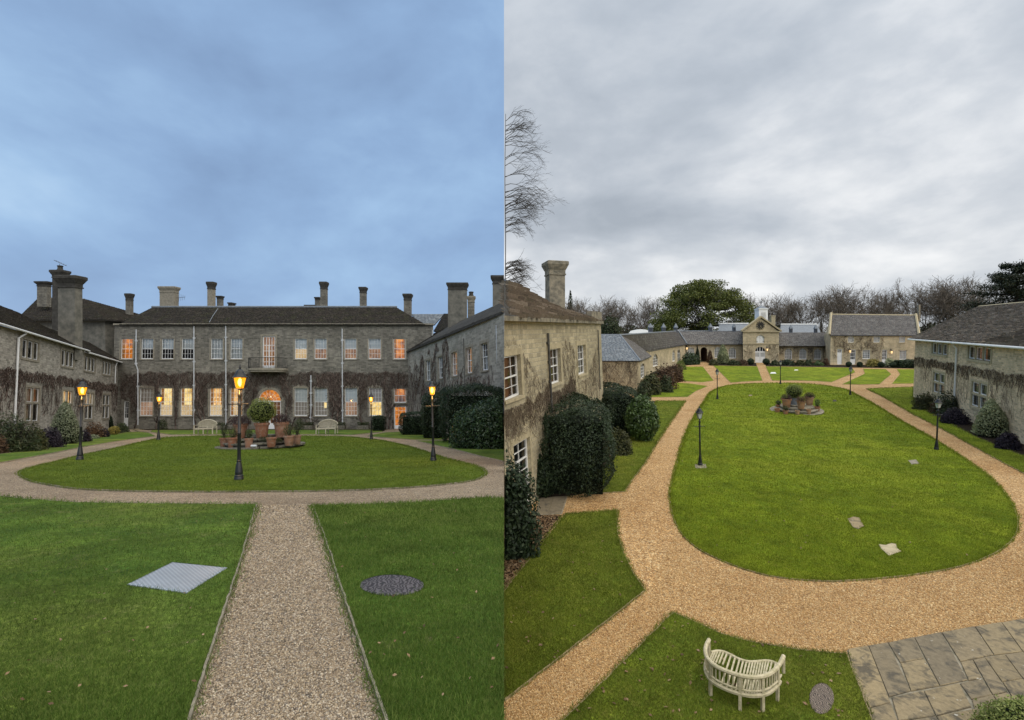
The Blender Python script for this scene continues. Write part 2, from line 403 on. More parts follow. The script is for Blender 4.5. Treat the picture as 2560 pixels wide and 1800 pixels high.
def m_terra(name, a, b, c):
    q = NT(name); w = q.world(); base = q.ramp(q.n('ShaderNodeObjectInfo').outputs['Random'], [(0, a), (.5, b), (1, c)])
    base = q.mix(q.math('MULTIPLY', q.ramp(q.noise(w, 9, 5, .65), [(.48, 0.0), (.66, 1.0)]), .6), base, (.30, .25, .20))
    base = q.mix(q.math('MULTIPLY', q.ramp(q.noise(w, 4, 5, .6), [(.52, 0.0), (.7, 1.0)]), .6), base, (.075, .06, .04))
    q.fin(base, .9, q.bump(q.noise(w, 40, 4), .3, .01), .15)
m_terra('terracotta', (.17, .082, .052), (.27, .125, .077), (.30, .19, .14))
m_terra('terracotta_day', (.30, .135, .065), (.42, .20, .10), (.48, .31, .18))
m_plain('soil', (.028, .02, .014), .95, .4, 9, .1, bump=.8)
m_plain('teak_pale', (.46, .43, .34), .75, .3, 12, .2, bump=.3)
m_plain('teak_day', (.58, .51, .36), .8, .3, 14, .15, bump=.5, c2=(.36, .325, .19))
m_plain('edging_wood', (.30, .265, .20), .9, .4, 6, .1, bump=.4)
m_plain('edging_wood_day', (.36, .28, .16), .9, .4, 6, .1, bump=.4)
m_plain('bark', (.055, .048, .042), .95, .4, 6, .1, bump=.5)
m_plain('bark_grey', (.11, .098, .085), .95, .4, 3, .1, bump=.4)
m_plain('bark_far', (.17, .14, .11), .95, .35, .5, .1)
def m_vine(name, a, b, c):
    q = NT(name); q.fin(q.ramp(q.rnd(), [(0, a), (.55, b), (1, c)]), .95, None, .1)
m_vine('vine_bark', (.040, .029, .026), (.095, .070, .060), (.24, .19, .165)); m_vine('vine_day', (.075, .055, .040), (.14, .105, .075), (.24, .19, .14))
m_plain('hedge_core', (.010, .014, .009), .95, .3, 4, .05)
m_plain('purple_core', (.012, .010, .014), .95, .3, 4, .05)
m_plain('brown_door', (.10, .055, .03), .7, .3, 5, .3)
m_plain('dark_room', (.012, .013, .016), .7, .5, 1.5, .2)
m_plain('brown_room', (.13, .062, .026), .8, .5, 1.2, .1)
m_glass('glass', .05)
m_glass('glass_day', .03)
m_emit('lit_orange', [(.16, .04, .006), (.66, .20, .025), (1.0, .40, .07)], .9, 2.2)
m_emit('lit_amber', [(.34, .15, .04), (.88, .46, .14), (1.0, .74, .36)], 1.0, 2.6)
m_emit('lit_drape', [(.20, .08, .02), (.42, .18, .05), (.55, .27, .09)], .7, 3, fold=.7)
m_emit('lit_yellow', [(.55, .34, .10), (.95, .68, .25), (1.0, .84, .44)], 1.1, 1.8)
m_emit('lit_cream', [(.55, .36, .16), (.72, .52, .28), (.80, .62, .38)], .95, 1.0, fold=.4)
m_emit('lit_pink', [(.26, .15, .095), (.40, .24, .155), (.50, .33, .22)], .9, 1.0, fold=.4)
m_emit('lit_brick', [(.12, .05, .02), (.33, .155, .06), (.55, .32, .15)], .8, 2.4)
m_emit('lit_dim', [(.03, .018, .01), (.16, .06, .02), (.36, .15, .05)], .8, 1.5)
m_emit('lamp_glow', [(1.0, .40, .02), (1.0, .48, .04)], 1.7, 2)
def m_lampglass():
    s = NT('lamp_glass_lit'); t = s.n('ShaderNodeBsdfTransparent'); t.inputs[0].default_value = (1, .8, .4, 1); mx = s.n('ShaderNodeMixShader'); mx.inputs[0].default_value = .45
    e = s.n('ShaderNodeEmission'); e.inputs[0].default_value = (1, .34, .012, 1); e.inputs[1].default_value = 2.4/EXPO
    s.l(e.outputs[0], mx.inputs[1]); s.l(t.outputs[0], mx.inputs[2]); s.t.nodes.remove(s.bs); s.l(mx.outputs[0], s.t.nodes['Material Output'].inputs[0])
m_lampglass()
m_emit('bulb', [(1.0, .62, .16), (1.0, .70, .25)], 16, 2)
m_emit('wall_lamp_glow', [(1.0, .62, .25), (1.0, .70, .35)], 1.5, 2)
m_cloth('blind_blue', (.66, .73, .76), .3)
m_cloth('net_blue', (.58, .64, .68), .5)
m_cloth('net_grey', (.33, .33, .32), .6, (.5, .36, .24), .10)
m_cloth('curtain_day', (.42, .41, .38), .6)
m_cloth('blind_day', (.55, .56, .55), .4)
m_plain('lamp_glass_day', (.50, .52, .50), .15, .15, 6, .5)
m_grass('turf_left', (.094, .152, .022), (.054, .104, .016), (.150, .178, .034), (.22, .20, .09))
m_grass('turf_left_oval', (.098, .140, .014), (.070, .112, .014), (.118, .152, .016), (.125, .13, .04))
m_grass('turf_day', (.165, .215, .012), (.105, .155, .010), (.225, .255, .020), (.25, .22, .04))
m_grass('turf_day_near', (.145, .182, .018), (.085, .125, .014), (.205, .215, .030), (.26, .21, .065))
m_grass('terrain', (.05, .07, .02), (.06, .065, .03), (.07, .08, .025), (.09, .08, .045))
m_gravel('gravel_left', [(.065, .050, .038), (.31, .228, .14), (.44, .35, .235), (.20, .14, .085), (.56, .475, .355), (.14, .117, .097), (.37, .28, .18)], 60, (.66, .63, .60))
m_gravel('gravel_day', [(.20, .105, .040), (.50, .295, .115), (.64, .42, .19), (.36, .19, .068), (.74, .55, .30), (.28, .16, .07), (.54, .325, .135)], 26, (.74, .66, .55), .8)
m_leaf('leaf_box', [(.020, .045, .010), (.045, .085, .018), (.085, .125, .032)])
m_leaf('leaf_box_bright', [(.09, .125, .025), (.19, .235, .055), (.32, .35, .11)])  # brighter yellow-green than leaf_box
m_leaf('leaf_yew', [(.008, .018, .008), (.014, .030, .012), (.024, .044, .016)], .1)
m_leaf('leaf_yew_day', [(.012, .024, .011), (.022, .040, .017), (.044, .066, .026)], .1)
m_leaf('leaf_laurel', [(.016, .036, .012), (.030, .062, .018), (.060, .105, .034)], .2, .4, .5)
m_leaf('leaf_laurel_day', [(.035, .070, .016), (.060, .110, .025), (.10, .16, .045)], .2, .4, .5)
m_leaf('leaf_varieg', [(.10, .13, .07), (.20, .23, .145), (.30, .32, .22)])
m_leaf('leaf_varieg_day', [(.17, .20, .09), (.30, .33, .18), (.46, .46, .27)])
m_leaf('leaf_purple', [(.014, .012, .020), (.026, .019, .030), (.040, .028, .040)])
m_leaf('leaf_plum', [(.030, .016, .020), (.055, .026, .030), (.085, .05, .045)])
m_leaf('leaf_brown', [(.065, .034, .020), (.11, .062, .034), (.15, .095, .05)])
m_leaf('leaf_olive', [(.035, .042, .016), (.07, .08, .028), (.12, .115, .045)])
m_leaf('leaf_yellow', [(.17, .15, .03), (.28, .23, .05), (.36, .30, .09)])
m_leaf('leaf_scrub', [(.028, .045, .018), (.05, .07, .028), (.085, .085, .04)])
m_leaf('leaf_oak', [(.050, .066, .016), (.11, .13, .027), (.20, .215, .052)], .15)
m_leaf('leaf_conifer', [(.010, .017, .009), (.018, .028, .013), (.030, .042, .018)], .1)
m_leaf('leaf_fallen', [(.10, .055, .025), (.20, .12, .06), (.30, .21, .12)], .1)
m_leaf('blade_left', [(.048, .095, .013), (.096, .160, .024), (.175, .215, .055)], .3, .7, .15)
m_leaf('blade_oval', [(.065, .105, .010), (.10, .15, .014), (.145, .18, .03)], .3, .7, .15)
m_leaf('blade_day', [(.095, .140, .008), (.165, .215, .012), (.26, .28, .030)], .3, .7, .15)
m_leaf('blade_olive', [(.085, .122, .012), (.150, .190, .020), (.235, .245, .048)], .3, .7, .15)  # olive blades, slightly darker than blade_day
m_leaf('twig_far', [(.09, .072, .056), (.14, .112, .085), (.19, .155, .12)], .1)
def m_paving():
    s = NT('paving'); w = s.world(); r = s.rnd()
    c = s.ramp(r, [(0, (.22, .175, .105)), (.3, (.28, .22, .13)), (.6, (.18, .148, .10)), (1, (.31, .24, .135))])
    c = s.mix(s.math('MULTIPLY', s.ramp(s.noise(w, 3.2, 6, .65, .6), [(.5, 0.0), (.64, 1.0)]), .8), c, (.065, .06, .05))
    c = s.mix(.6, c, s.ramp(s.noise(w, 12, 6, .7), [(.3, .6), (.7, 1.35)]), 'MULTIPLY')
    c = s.mix(s.ramp(s.noise(w, 9, 2, .5), [(.72, 0.0), (.75, 1.0)]), c, (.50, .48, .42))
    return s.fin(c, .85, s.bump(s.noise(w, 25, 5, .7), .5, .01), .25)
m_paving()
def m_cover_sq():
    s = NT('chequer_plate'); w = s.world()
    c = s.n('ShaderNodeTexVoronoi', distance='MANHATTAN'); s.l(s.mapping(w, (1, 1, 0), (0, 0, .78)), c.inputs['Vector']); c.inputs['Scale'].default_value = 30; c.inputs['Randomness'].default_value = 0
    k = s.ramp(c.outputs['Distance'], [(.28, 1.0), (.45, 0.0)])
    base = s.mix(k, (.27, .30, .33), (.42, .46, .50)); base = s.mix(.4, base, s.ramp(s.noise(w, 3, 4), [(.3, .7), (.7, 1.2)]), 'MULTIPLY')
    return s.fin(base, .5, s.bump(k, .8, .006), .4, .35)
m_cover_sq()
def m_cover_rd(name, c1, c2, sc, dist):
    s = NT(name); w = s.world()
    wv = s.n('ShaderNodeTexWave'); s.l(w, wv.inputs['Vector']); wv.inputs['Scale'].default_value = sc; wv.inputs['Distortion'].default_value = dist; wv.inputs['Detail'].default_value = 1.5; wv.inputs['Detail Scale'].default_value = 1.3
    k = s.ramp(wv.outputs['Fac'], [(.42, 0.0), (.58, 1.0)])
    return s.fin(s.mix(k, c1, c2), .6, s.bump(k, .9, .008), .4, .2)
m_cover_rd('cast_iron', (.022, .02, .022), (.11, .10, .105), 8, 14)
m_cover_rd('cast_iron_day', (.055, .043, .034), (.24, .19, .15), 9, 12)
# ------------------------------------------------------------------ generators
def tubes_np(A, B, ra, rb, k=3):
    A = np.asarray(A, float); B = np.asarray(B, float); ra = np.asarray(ra, float); rb = np.asarray(rb, float); n = len(A)
    t = B-A; t /= np.linalg.norm(t, axis=1, keepdims=True)+1e-9
    ref = np.where(np.abs(t[:, 2:3]) < .9, np.array([[0, 0, 1.]]), np.array([[1., 0, 0]]))
    u = np.cross(t, ref); u /= np.linalg.norm(u, axis=1, keepdims=True)+1e-9; w = np.cross(t, u)
    V = np.zeros((n, 2*k, 3))
    for j in range(k):
        c, s = math.cos(2*math.pi*j/k), math.sin(2*math.pi*j/k); d = u*c+w*s
        V[:, j] = A+d*ra[:, None]; V[:, k+j] = B+d*rb[:, None]
    F = np.array([[j, (j+1) % k, k+(j+1) % k, k+j] for j in range(k)])
    F = (F[None]+(np.arange(n)*2*k)[:, None, None]).reshape(-1, 4)
    return V.reshape(-1, 3), F
def leaves_np(C, size, rng, asp=.55, flat=0.0, nrm=None, var=.5):
    n = len(C); nn = rng.normal(size=(n, 3))
    if nrm is not None: nn = nn*.6+nrm
    nn[:, 2] += flat; nn /= np.linalg.norm(nn, axis=1, keepdims=True)+1e-9
    t = np.cross(nn, rng.normal(size=(n, 3))); t /= np.linalg.norm(t, axis=1, keepdims=True)+1e-9; b = np.cross(nn, t)
    s = (size*(1-var/2+var*rng.random(n)))[:, None]
    V = np.stack([C-t*s*.5, C+b*s*asp*.5+nn*s*.06, C+t*s*.5, C-b*s*asp*.5+nn*s*.06], 1)
    F = np.arange(n*4).reshape(-1, 4); return V.reshape(-1, 3), F
def lumpy(d, rng, amp, k=7, f=3.0):
    o = np.zeros(len(d))
    for i in range(k):
        a = rng.normal(size=3)*f*(1+i*.35); o += np.sin(d@a+rng.random()*6.28)/(1+i*.35)
    return 1+amp*o/2.2
def shape_pts(n, shape, rx, ry, h, rng, shell=.35, amp=.12):
    """points filling the outer part of a crown that stands on z = 0"""
    if shape == 'box':
        q = rng.random((n, 3))*2-1; ax = rng.integers(0, 6, n); s = 1-shell*.5*rng.random(n)**1.5
        keep = ax == 5; ax[keep] = rng.integers(0, 5, keep.sum())
        for i in range(n):
            j = ax[i]; q[i, j // 2] = s[i] if j % 2 == 0 else -s[i]
        q *= (1+.06*np.sin(q[:, [1, 2, 0]]*4.1+1.3)+amp*.4*np.sin(q[:, [2, 0, 1]]*9))
        q = np.sign(q)*np.abs(q)**1.0; r = np.linalg.norm(q, axis=1, keepdims=True); q /= np.maximum(1, (r/1.32)**1.0)
        nr = q/np.linalg.norm(q, axis=1, keepdims=True)
        return np.stack([q[:, 0]*rx, q[:, 1]*ry, (q[:, 2]*.5+.5)*h], 1), nr
    d = rng.normal(size=(n, 3)); d /= np.linalg.norm(d, axis=1, keepdims=True)
    r = (1-shell*rng.random(n)**1.6)*lumpy(d, rng, amp)
    if shape == 'cone':
        z = (d[:, 2]*.5+.5); w = np.clip((1-z**1.7), .02, 1)**.75*np.clip(z*6+.45, 0, 1)
        a = np.arctan2(d[:, 1], d[:, 0]); return np.stack([np.cos(a)*w*rx*r, np.sin(a)*w*ry*r, z*h*(.97+.06*rng.random(n))], 1), d
    if shape == 'dome':
        d2 = d.copy(); d2[:, 2] = np.abs(d2[:, 2])
        return np.stack([d2[:, 0]*rx*r, d2[:, 1]*ry*r, np.clip(d2[:, 2]*h*r, .02, None)], 1), d2
    return np.stack([d[:, 0]*rx*r, d[:, 1]*ry*r, (d[:, 2]*r*.5+.5)*h], 1), d       # ball
def shape_core(shape, rx, ry, h, f=.78):
    mb = MB(); k = 14
    if shape == 'box': mb.box(-rx*.70, rx*.70, -ry*.70, ry*.70, 0, h*.82); return mb
    prof = {'ball': [(.1, .06), (.6, .14), (.9, .35), (1, .5), (.9, .68), (.6, .85), (.1, .95)],
            'dome': [(1, 0), (.98, .25), (.86, .52), (.62, .76), (.3, .93), (.05, .98)],
            'cone': [(.6, 0), (1, .12), (.94, .35), (.76, .6), (.45, .82), (.05, .97)]}[shape]
    for i in range(len(prof)-1):
        for j in range(k):
            c = []
            for (pi, jj) in ((i, j), (i, j+1), (i+1, j+1), (i+1, j)):
                a = 2*math.pi*jj/k; c.append(Vector((math.cos(a)*rx*f*prof[pi][0], math.sin(a)*ry*f*prof[pi][0], h*f*prof[pi][1]*1.08)))
            mb.face(c)
    return mb
def shrub(site, name, label, cat, x0, x1, top, base, shape, n, leaf, mat, core='hedge_core', dr=1.0, group=None, seed=1, amp=.12, shell=.35, stems=True, deep=None, flat=0.0, asp=.55, maxx=None, minx=None, twigs=0):
    rng = np.random.default_rng(seed); df = site.depth(base)
    w = (x1-x0)/FP*df/2; ry = deep if deep else w*dr; dc = df+ry*.7; rx = (x1-x0)/FP*dc/2
    cxm = ((x0+x1)/2-CX)/FP*dc; h = site.height(top, dc)
    loc = site.pt(cxm, dc)
    o = thing(name, loc, label, cat, group)
    C, nr = shape_pts(n, shape, rx, ry, h, rng, shell, amp)
    C[:, 2] += C[:, 1]*site.s
    if maxx is not None: k = C[:, 0]+loc.x < maxx-leaf*.6; C = C[k]; nr = nr[k]
    if minx is not None: k = C[:, 0]+loc.x > minx+leaf*.6; C = C[k]; nr = nr[k]
    st = rng.random(len(C)) < .06; C[st] += nr[st]*(rng.random((st.sum(), 1))*min(.22, rx*.16))
    V, F = leaves_np(C, leaf, rng, asp, flat, nr*.9, .9)
    if maxx is not None: V[:, 0] = np.minimum(V[:, 0], maxx-loc.x-.003)
    if minx is not None: V[:, 0] = np.maximum(V[:, 0], minx-loc.x+.003)
    fo = mesh_np('foliage', V, F, M[mat], o)
    if core:
        mb = shape_core(shape, rx, ry, h, .80)
        for i, v in enumerate(mb.v):
            x = v[0]
            if maxx is not None: x = min(x, maxx-loc.x-.02)
            if minx is not None: x = max(x, minx-loc.x+.02)
            mb.v[i] = (x, v[1], max(0.0, v[2])+v[1]*site.s)
        mb.build('dark_core', M[core], o)  # closed dark hull fills the crown so it is not see-through
    if stems and not core:
        A, B, ra, rb = [], [], [], []
        for i in range(14):
            a = rng.random()*6.28; q = rng.random()*.5+.4
            p0 = np.array([math.cos(a)*rx*.1, math.sin(a)*ry*.1, 0]); p1 = np.array([math.cos(a)*rx*q*.6, math.sin(a)*ry*q*.6, h*.5]); p2 = np.array([math.cos(a)*rx*q, math.sin(a)*ry*q, h*(.7+.25*rng.random())])
            A += [p0, p1]; B += [p1, p2]; ra += [.025, .015]; rb += [.015, .006]
        V, F = tubes_np(A, B, ra, rb, 4); mesh_np('stems', V, F, M['bark'], o)
    if twigs:
        a = rng.random(twigs)*6.28; q = rng.random(twigs)**.6
        A = np.stack([np.cos(a)*rx*q*.5, np.sin(a)*ry*q*.5, h*.25*rng.random(twigs)], 1)
        B = np.stack([np.cos(a)*rx*q*1.05, np.sin(a)*ry*q*1.05, h*(.55+.5*rng.random(twigs))*(1.1-.35*q)], 1)
        V, F = tubes_np(A, B, np.full(twigs, .012), np.full(twigs, .004), 3); mesh_np('twigs', V, F, M['bark'], o)
    return o
def bare_tree(seed, H, spread=1.0, levels=5, trunk=.02, up=.25, nseg=4, kids=(3, 4), lean=(0, 0), rmin=.012, clear=.28):
    rng = np.random.default_rng(seed); A, B, ra, rb = [], [], [], []
    def grow(p, d, L, r, lev):
        n = nseg; pts = [p]; 
        for i in range(n):
            d = d+rng.normal(size=3)*(.10+.05*lev)+np.array([0, 0, up*(.22 if lev else .05)]); d = d/np.linalg.norm(d)
            q = p+d*L/n; r1 = max(r*(1-.62*(1/n)), rmin*.6)
            A.append(p); B.append(q); ra.append(r); rb.append(r1); p = q; r = r1; pts.append((p, d, r))
        if lev >= levels: return
        m = int(rng.integers(kids[0], kids[1]+1))+(1 if lev == 0 else 0)
        for j in range(m):
            i = int(rng.integers(max(1, n-2-(lev > 0)), n+1)) if lev else (n-(j % 2))
            pp, dd, rr = pts[i]
            ax = rng.normal(size=3); ax -= dd*ax.dot(dd); ax /= np.linalg.norm(ax)
            an = (.35+.5*rng.random())*spread
            nd = dd*math.cos(an)+ax*math.sin(an)
            grow(pp, nd, L*(.60+.22*rng.random())*(1.15 if lev == 0 else 1), max(rr*(.55+.2*rng.random()), rmin), lev+1)
        if lev: grow(pts[-1][0], pts[-1][1], L*.7, max(pts[-1][2]*.8, rmin), lev+1)
    grow(np.zeros(3), np.array([lean[0], lean[1], 1.0]), H*clear, H*trunk, 0)
    A = np.array(A); B = np.array(B); z = max(B[:, 2].max(), .1); k = H/z
    return A*k, B*k, np.array(ra), np.array(rb)
def in_poly(x, y, poly):
    ins = np.zeros(len(x), bool); n = len(poly); j = n-1
    for i in range(n):
        xi, yi = poly[i]; xj, yj = poly[j]
        c = ((yi > y) != (yj > y)) & (x < (xj-xi)*(y-yi)/(yj-yi+1e-12)+xi); ins ^= c; j = i
    return ins
def smooth_closed(pts, k=6, closed=True):
    out = []; n = len(pts)
    rngi = range(n) if closed else range(n-1)
    for i in rngi:
        if closed: p = [pts[(i+j) % n] for j in (-1, 0, 1, 2)]
        else: p = [pts[max(0, min(n-1, i+j))] for j in (-1, 0, 1, 2)]
        for s in range(k):
            t = s/k
            out.append(tuple(.5*((2*p[1][c])+(-p[0][c]+p[2][c])*t+(2*p[0][c]-5*p[1][c]+4*p[2][c]-p[3][c])*t*t+(-p[0][c]+3*p[1][c]-3*p[2][c]+p[3][c])*t**3) for c in (0, 1)))
    if not closed: out.append(pts[-1])
    return out
HOLES = []
def scatter(site, poly, n, d0, rng, dmax=1e9):
    """points on the ground inside poly, denser close by (x, y, d)"""
    a = np.array(poly); lo, hi = a.min(0), a.max(0); out = []
    tot = 0
    for it in range(60):
        m = n*4; ylo, yhi = max(lo[1], .5), min(hi[1], dmax)
        y = 1/(1/yhi+(1/ylo-1/yhi)*rng.random(m))                 # density ~ 1/y^2
        xl = np.maximum(lo[0], -1.25*y); xh = np.minimum(hi[0], 1.25*y); x = xl+(xh-xl)*rng.random(m)
        k = in_poly(x, y, poly) & (xh > xl)
        for hp in HOLES: k &= ~in_poly(x, y, hp)
        out.append(np.stack([x[k], y[k]], 1)); tot += k.sum()
        if tot >= n: break
    return np.concatenate(out)[:n]
def blades(name, site, poly, n, mat, h0, w0, dref, parent, seed, lift=.035, tuft=1.0):
    rng = np.random.default_rng(seed); p = scatter(site, poly, n, dref, rng); n = len(p)
    d = p[:, 1]; f = np.maximum(1, d/dref); h = h0*np.minimum(f**.35, 2.0)*(.5+.8*rng.random(n)); w = w0*np.minimum(f, 7.)*(.7+.6*rng.random(n))
    a = rng.random(n)*3.14; base = np.stack([p[:, 0], p[:, 1], -site.h+site.s*d+lift-.006], 1)
    dx = np.stack([np.cos(a)*w/2, np.sin(a)*w/2*.6, np.zeros(n)], 1)
    tip = base+np.stack([rng.normal(size=n)*h*.45, rng.normal(size=n)*h*.45, h], 1)
    V = np.stack([base-dx, base+dx, tip], 1).reshape(-1, 3); F = np.arange(n*3).reshape(-1, 3)
    o = mesh_np(name, V, F, M[mat], parent); o['kind'] = 'stuff'; return o
def sheet(name, site, px, mat, lift=0.0, kind='structure', edge=None, pix=True, label=None, down=.05, wob=0.0):
    """ground sheet from a list of pixels (or x,y points) lying on the site's ground plane, with a skirt"""
    pts = [site.g(*p) for p in px] if pix else [site.pt(*p) for p in px]
    if wob:
        rw = random.Random(len(px)); q = []
        for i in range(len(pts)):
            a, b = pts[i], pts[(i+1) % len(pts)]; m_ = max(1, min(40, int((b-a).length/(.02*max(3, a.y)))))
            for k_ in range(m_): p = a.lerp(b, k_/m_); j_ = wob*min(1.5, max(.6, p.y/8)); q.append(Vector((p.x+(rw.uniform(-j_, j_) if abs(p.x) > .05 else 0), p.y+rw.uniform(-j_, j_), 0)))
        pts = [Vector((p.x, p.y, site.z(p.x, p.y))) for p in q]
    xy = [(p.x, p.y) for p in pts]
    area = sum(xy[i][0]*xy[(i+1) % len(xy)][1]-xy[(i+1) % len(xy)][0]*xy[i][1] for i in range(len(xy)))
    if area < 0: pts = pts[::-1]; xy = xy[::-1]
    z = Vector((0, 0, 1)); mb = MB(); mb.face([p+z*lift for p in pts]); n = len(pts)
    for i in range(n):
        a, b = pts[i], pts[(i+1) % n]; mb.face([a+z*(lift-down), b+z*(lift-down), b+z*lift, a+z*lift])
    o = mb.build(name, M[mat]); o['kind'] = kind
    if label: o['label'] = label
    if edge:
        m = MB(); c = Vector((sum(p.x for p in pts)/n, sum(p.y for p in pts)/n, 0))
        for i in range(n):
            a, b = pts[i], pts[(i+1) % n]; t = (b-a); 
            if t.length < 1e-4 or (abs(a.x) < .06 and abs(b.x) < .06): continue
            nrm = Vector((t.y, -t.x, 0)).normalized(); o0, o1 = .004, edge[1]
            m.box8([a+nrm*o0-z*.02, b+nrm*o0-z*.02, b+nrm*o1-z*.02, a+nrm*o1-z*.02, a+nrm*o0+z*edge[2], b+nrm*o0+z*edge[2], b+nrm*o1+z*edge[2], a+nrm*o1+z*edge[2]])
        m.build('edging_board', M[edge[0]], o)
    return o, xy
TILES = {}
def tile_mesh(mat):
    if mat not in TILES:
        me = bpy.data.meshes.new('roof_tile')
        v = [(0, .0, 0), (1, .02, 0), (1, 1, 0), (0, 1, 0), (0.01, 0, 1), (.99, .02, .9), (1, 1, .12), (0, 1, .12), (.5, -.015, .96), (.5, -.015, 0)]
        f = [(4, 8, 5, 6, 7), (0, 9, 8, 4), (9, 1, 5, 8), (1, 2, 6, 5), (3, 0, 4, 7)]
        me.from_pydata(v, [], f); me.update(); me.materials.append(M[mat]); TILES[mat] = me
    return TILES[mat]
def tile_roof(parent, E0, E1, R0, R1, gauge, width, thick, mat, seed=1, singles=0, deck='stone_dark', name='roof'):
    rng = random.Random(seed); E0, E1, R0, R1 = map(Vector, (E0, E1, R0, R1))
    N = (E1-E0).cross((R0+R1)/2-(E0+E1)/2).normalized()
    if N.z < 0: N = -N
    Ls = ((R0+R1)/2-(E0+E1)/2).length; n = max(1, int(Ls/gauge)); d = MB(); d.face([E0-N*.012, E1-N*.012, R1-N*.012, R0-N*.012])
    d.face([E0-N*.10, R0-N*.10, R1-N*.10, E1-N*.10]); d.face([E0-N*.012, E0-N*.10, E1-N*.10, E1-N*.012])
    roof = d.build(name, M[deck], parent, world=True)
    T = []
    for i in range(n):
        t0 = i/n; t1 = min((i+1.3)/n, 1.0)
        a, b = E0.lerp(R0, t0), E1.lerp(R1, t0); c, e = E0.lerp(R0, t1), E1.lerp(R1, t1)
        L = (b-a).length
        if L < width*.3: continue
        s = -rng.random()*width/L
        while s < 1:
            w = width*(.65+.7*rng.random())/L; s0, s1 = max(0, s), min(1, s+w-.008/L); s += w
            if s1-s0 < .02/L: continue
            j = (rng.random()-.5)*.05; th = thick*(.75+.6*rng.random())
            lo0, lo1 = a.lerp(b, s0), a.lerp(b, s1); hi0, hi1 = c.lerp(e, s0), c.lerp(e, s1)
            dv = (lo0-hi0)*j; lo0 = lo0+dv; lo1 = lo1+dv
            T.append((lo0, lo1, hi1, hi0, th))
    T.sort(key=lambda q: q[0].length)
    base = root_loc(parent)
    if CLAMP[0] == 'right': T = [q for q in T if min(q[0].x, q[3].x) > 0]
    if CLAMP[0] == 'left': T = [q for q in T if max(q[1].x, q[2].x) < 0]
    for q in T[:singles]:
        o = bpy.data.objects.new('roof_tile', tile_mesh(mat)); col.objects.link(o); o.parent = roof
        X, Y = q[1]-q[0], q[3]-q[0]; Z = N*q[4]
        o.matrix_basis = Matrix(((X.x, Y.x, Z.x, q[0].x-base.x), (X.y, Y.y, Z.y, q[0].y-base.y), (X.z, Y.z, Z.z, q[0].z-base.z), (0, 0, 0, 1)))
    if len(T) > singles:
        V, F = [], []
        for q in T[singles:]:
            b = len(V); th = N*q[4]; tl = N*q[4]*.12; V += [q[0], q[1], q[2], q[3], q[0]+th, q[1]+th, q[2]+tl, q[3]+tl]
            F += [(b+4, b+5, b+6, b+7), (b, b+1, b+5, b+4), (b+1, b+2, b+6, b+5), (b+3, b, b+4, b+7)]
        o = mesh_np('roof_tiles', V, F, M[mat], roof, world=True); o['kind'] = 'stuff'
    return roof
def strip(parent, pts, w, mat, name, k=6):
    mb = MB(); mb.tube(pts, w, k); return mb.build(name, M[mat], parent, world=True)
def chimney(parent, x0, x1, top, bot, y, mat='stone_render', cap='stone_dark', capw=1.36, dr=1.0, capf=None, pot=False, rot=0.0, deep=None):
    uu = ((x0+x1)/2-CX)/FP; dq = deep/((x1-x0)/2/FP*y) if deep else dr; wf = (x1-x0)/(1+abs(uu)*dq)
    if uu < 0: x1 = x0+wf                                  # the far-from-axis stacks also show a side face
    else: x0 = x1-wf
    hw = (x1-x0)/2/FP*y; c = P((x0+x1)/2, bot, y); zt = P(0, top, y).z; zb = c.z-.9; h = zt-c.z; dep = deep if deep else hw*dr
    ch = min(.85, h*.30) if capf is None else capf*h
    def ring(f, z, e=0):
        q = []
        for sx, sy in ((-1, -1), (1, -1), (1, 1), (-1, 1)):
            X = sx*(hw*f if e == 0 else hw+e); Y = sy*(dep*f if e == 0 else dep+e)
            q.append(Vector((c.x+X*math.cos(rot)-Y*math.sin(rot), c.y+dep*.0+X*math.sin(rot)+Y*math.cos(rot), z)))
        return q
    def loft(mb, rs):
        for i in range(len(rs)-1):
            for j in range(4):
                a, b = rs[i], rs[i+1]; l = (a[1]-a[0]).length
                mb.face([a[j], a[(j+1) % 4], b[(j+1) % 4], b[j]], [(0, a[0].z), (l, a[0].z), (l, b[0].z), (0, b[0].z)])
        mb.face(rs[-1], [(0, 0)]*4)
    e = hw*(capw-1) if hw < .75 else .14
    mb = MB(); loft(mb, [ring(1, zb), ring(1, zt-ch)]); s = mb.build('chimney', M[mat], parent, world=True)
    m2 = MB(); loft(m2, [ring(1, zt-ch, e*.28), ring(1, zt-ch*.90, e*.28), ring(1, zt-ch*.88, e*.08), ring(1, zt-ch*.66, e*.12), ring(1, zt-ch*.52, e*.45), ring(1, zt-ch*.30, e*.9), ring(1, zt-ch*.27, e), ring(1, zt-ch*.05, e), ring(1, zt, e*.6)])
    m2.build('chimney_cap', M[cap], s, world=True)
    if pot:
        m3 = MB(); m3.lathe([(.24, zt-.02), (.26, zt+.05), (.2, zt+.12), (.19, zt+.32), (.23, zt+.36), (.23, zt+.42), (.15, zt+.44)], 10, (c.x, c.y, 0)); m3.build('chimney_pot', M['stone_dark'], s, world=True, smooth=True)
    return s
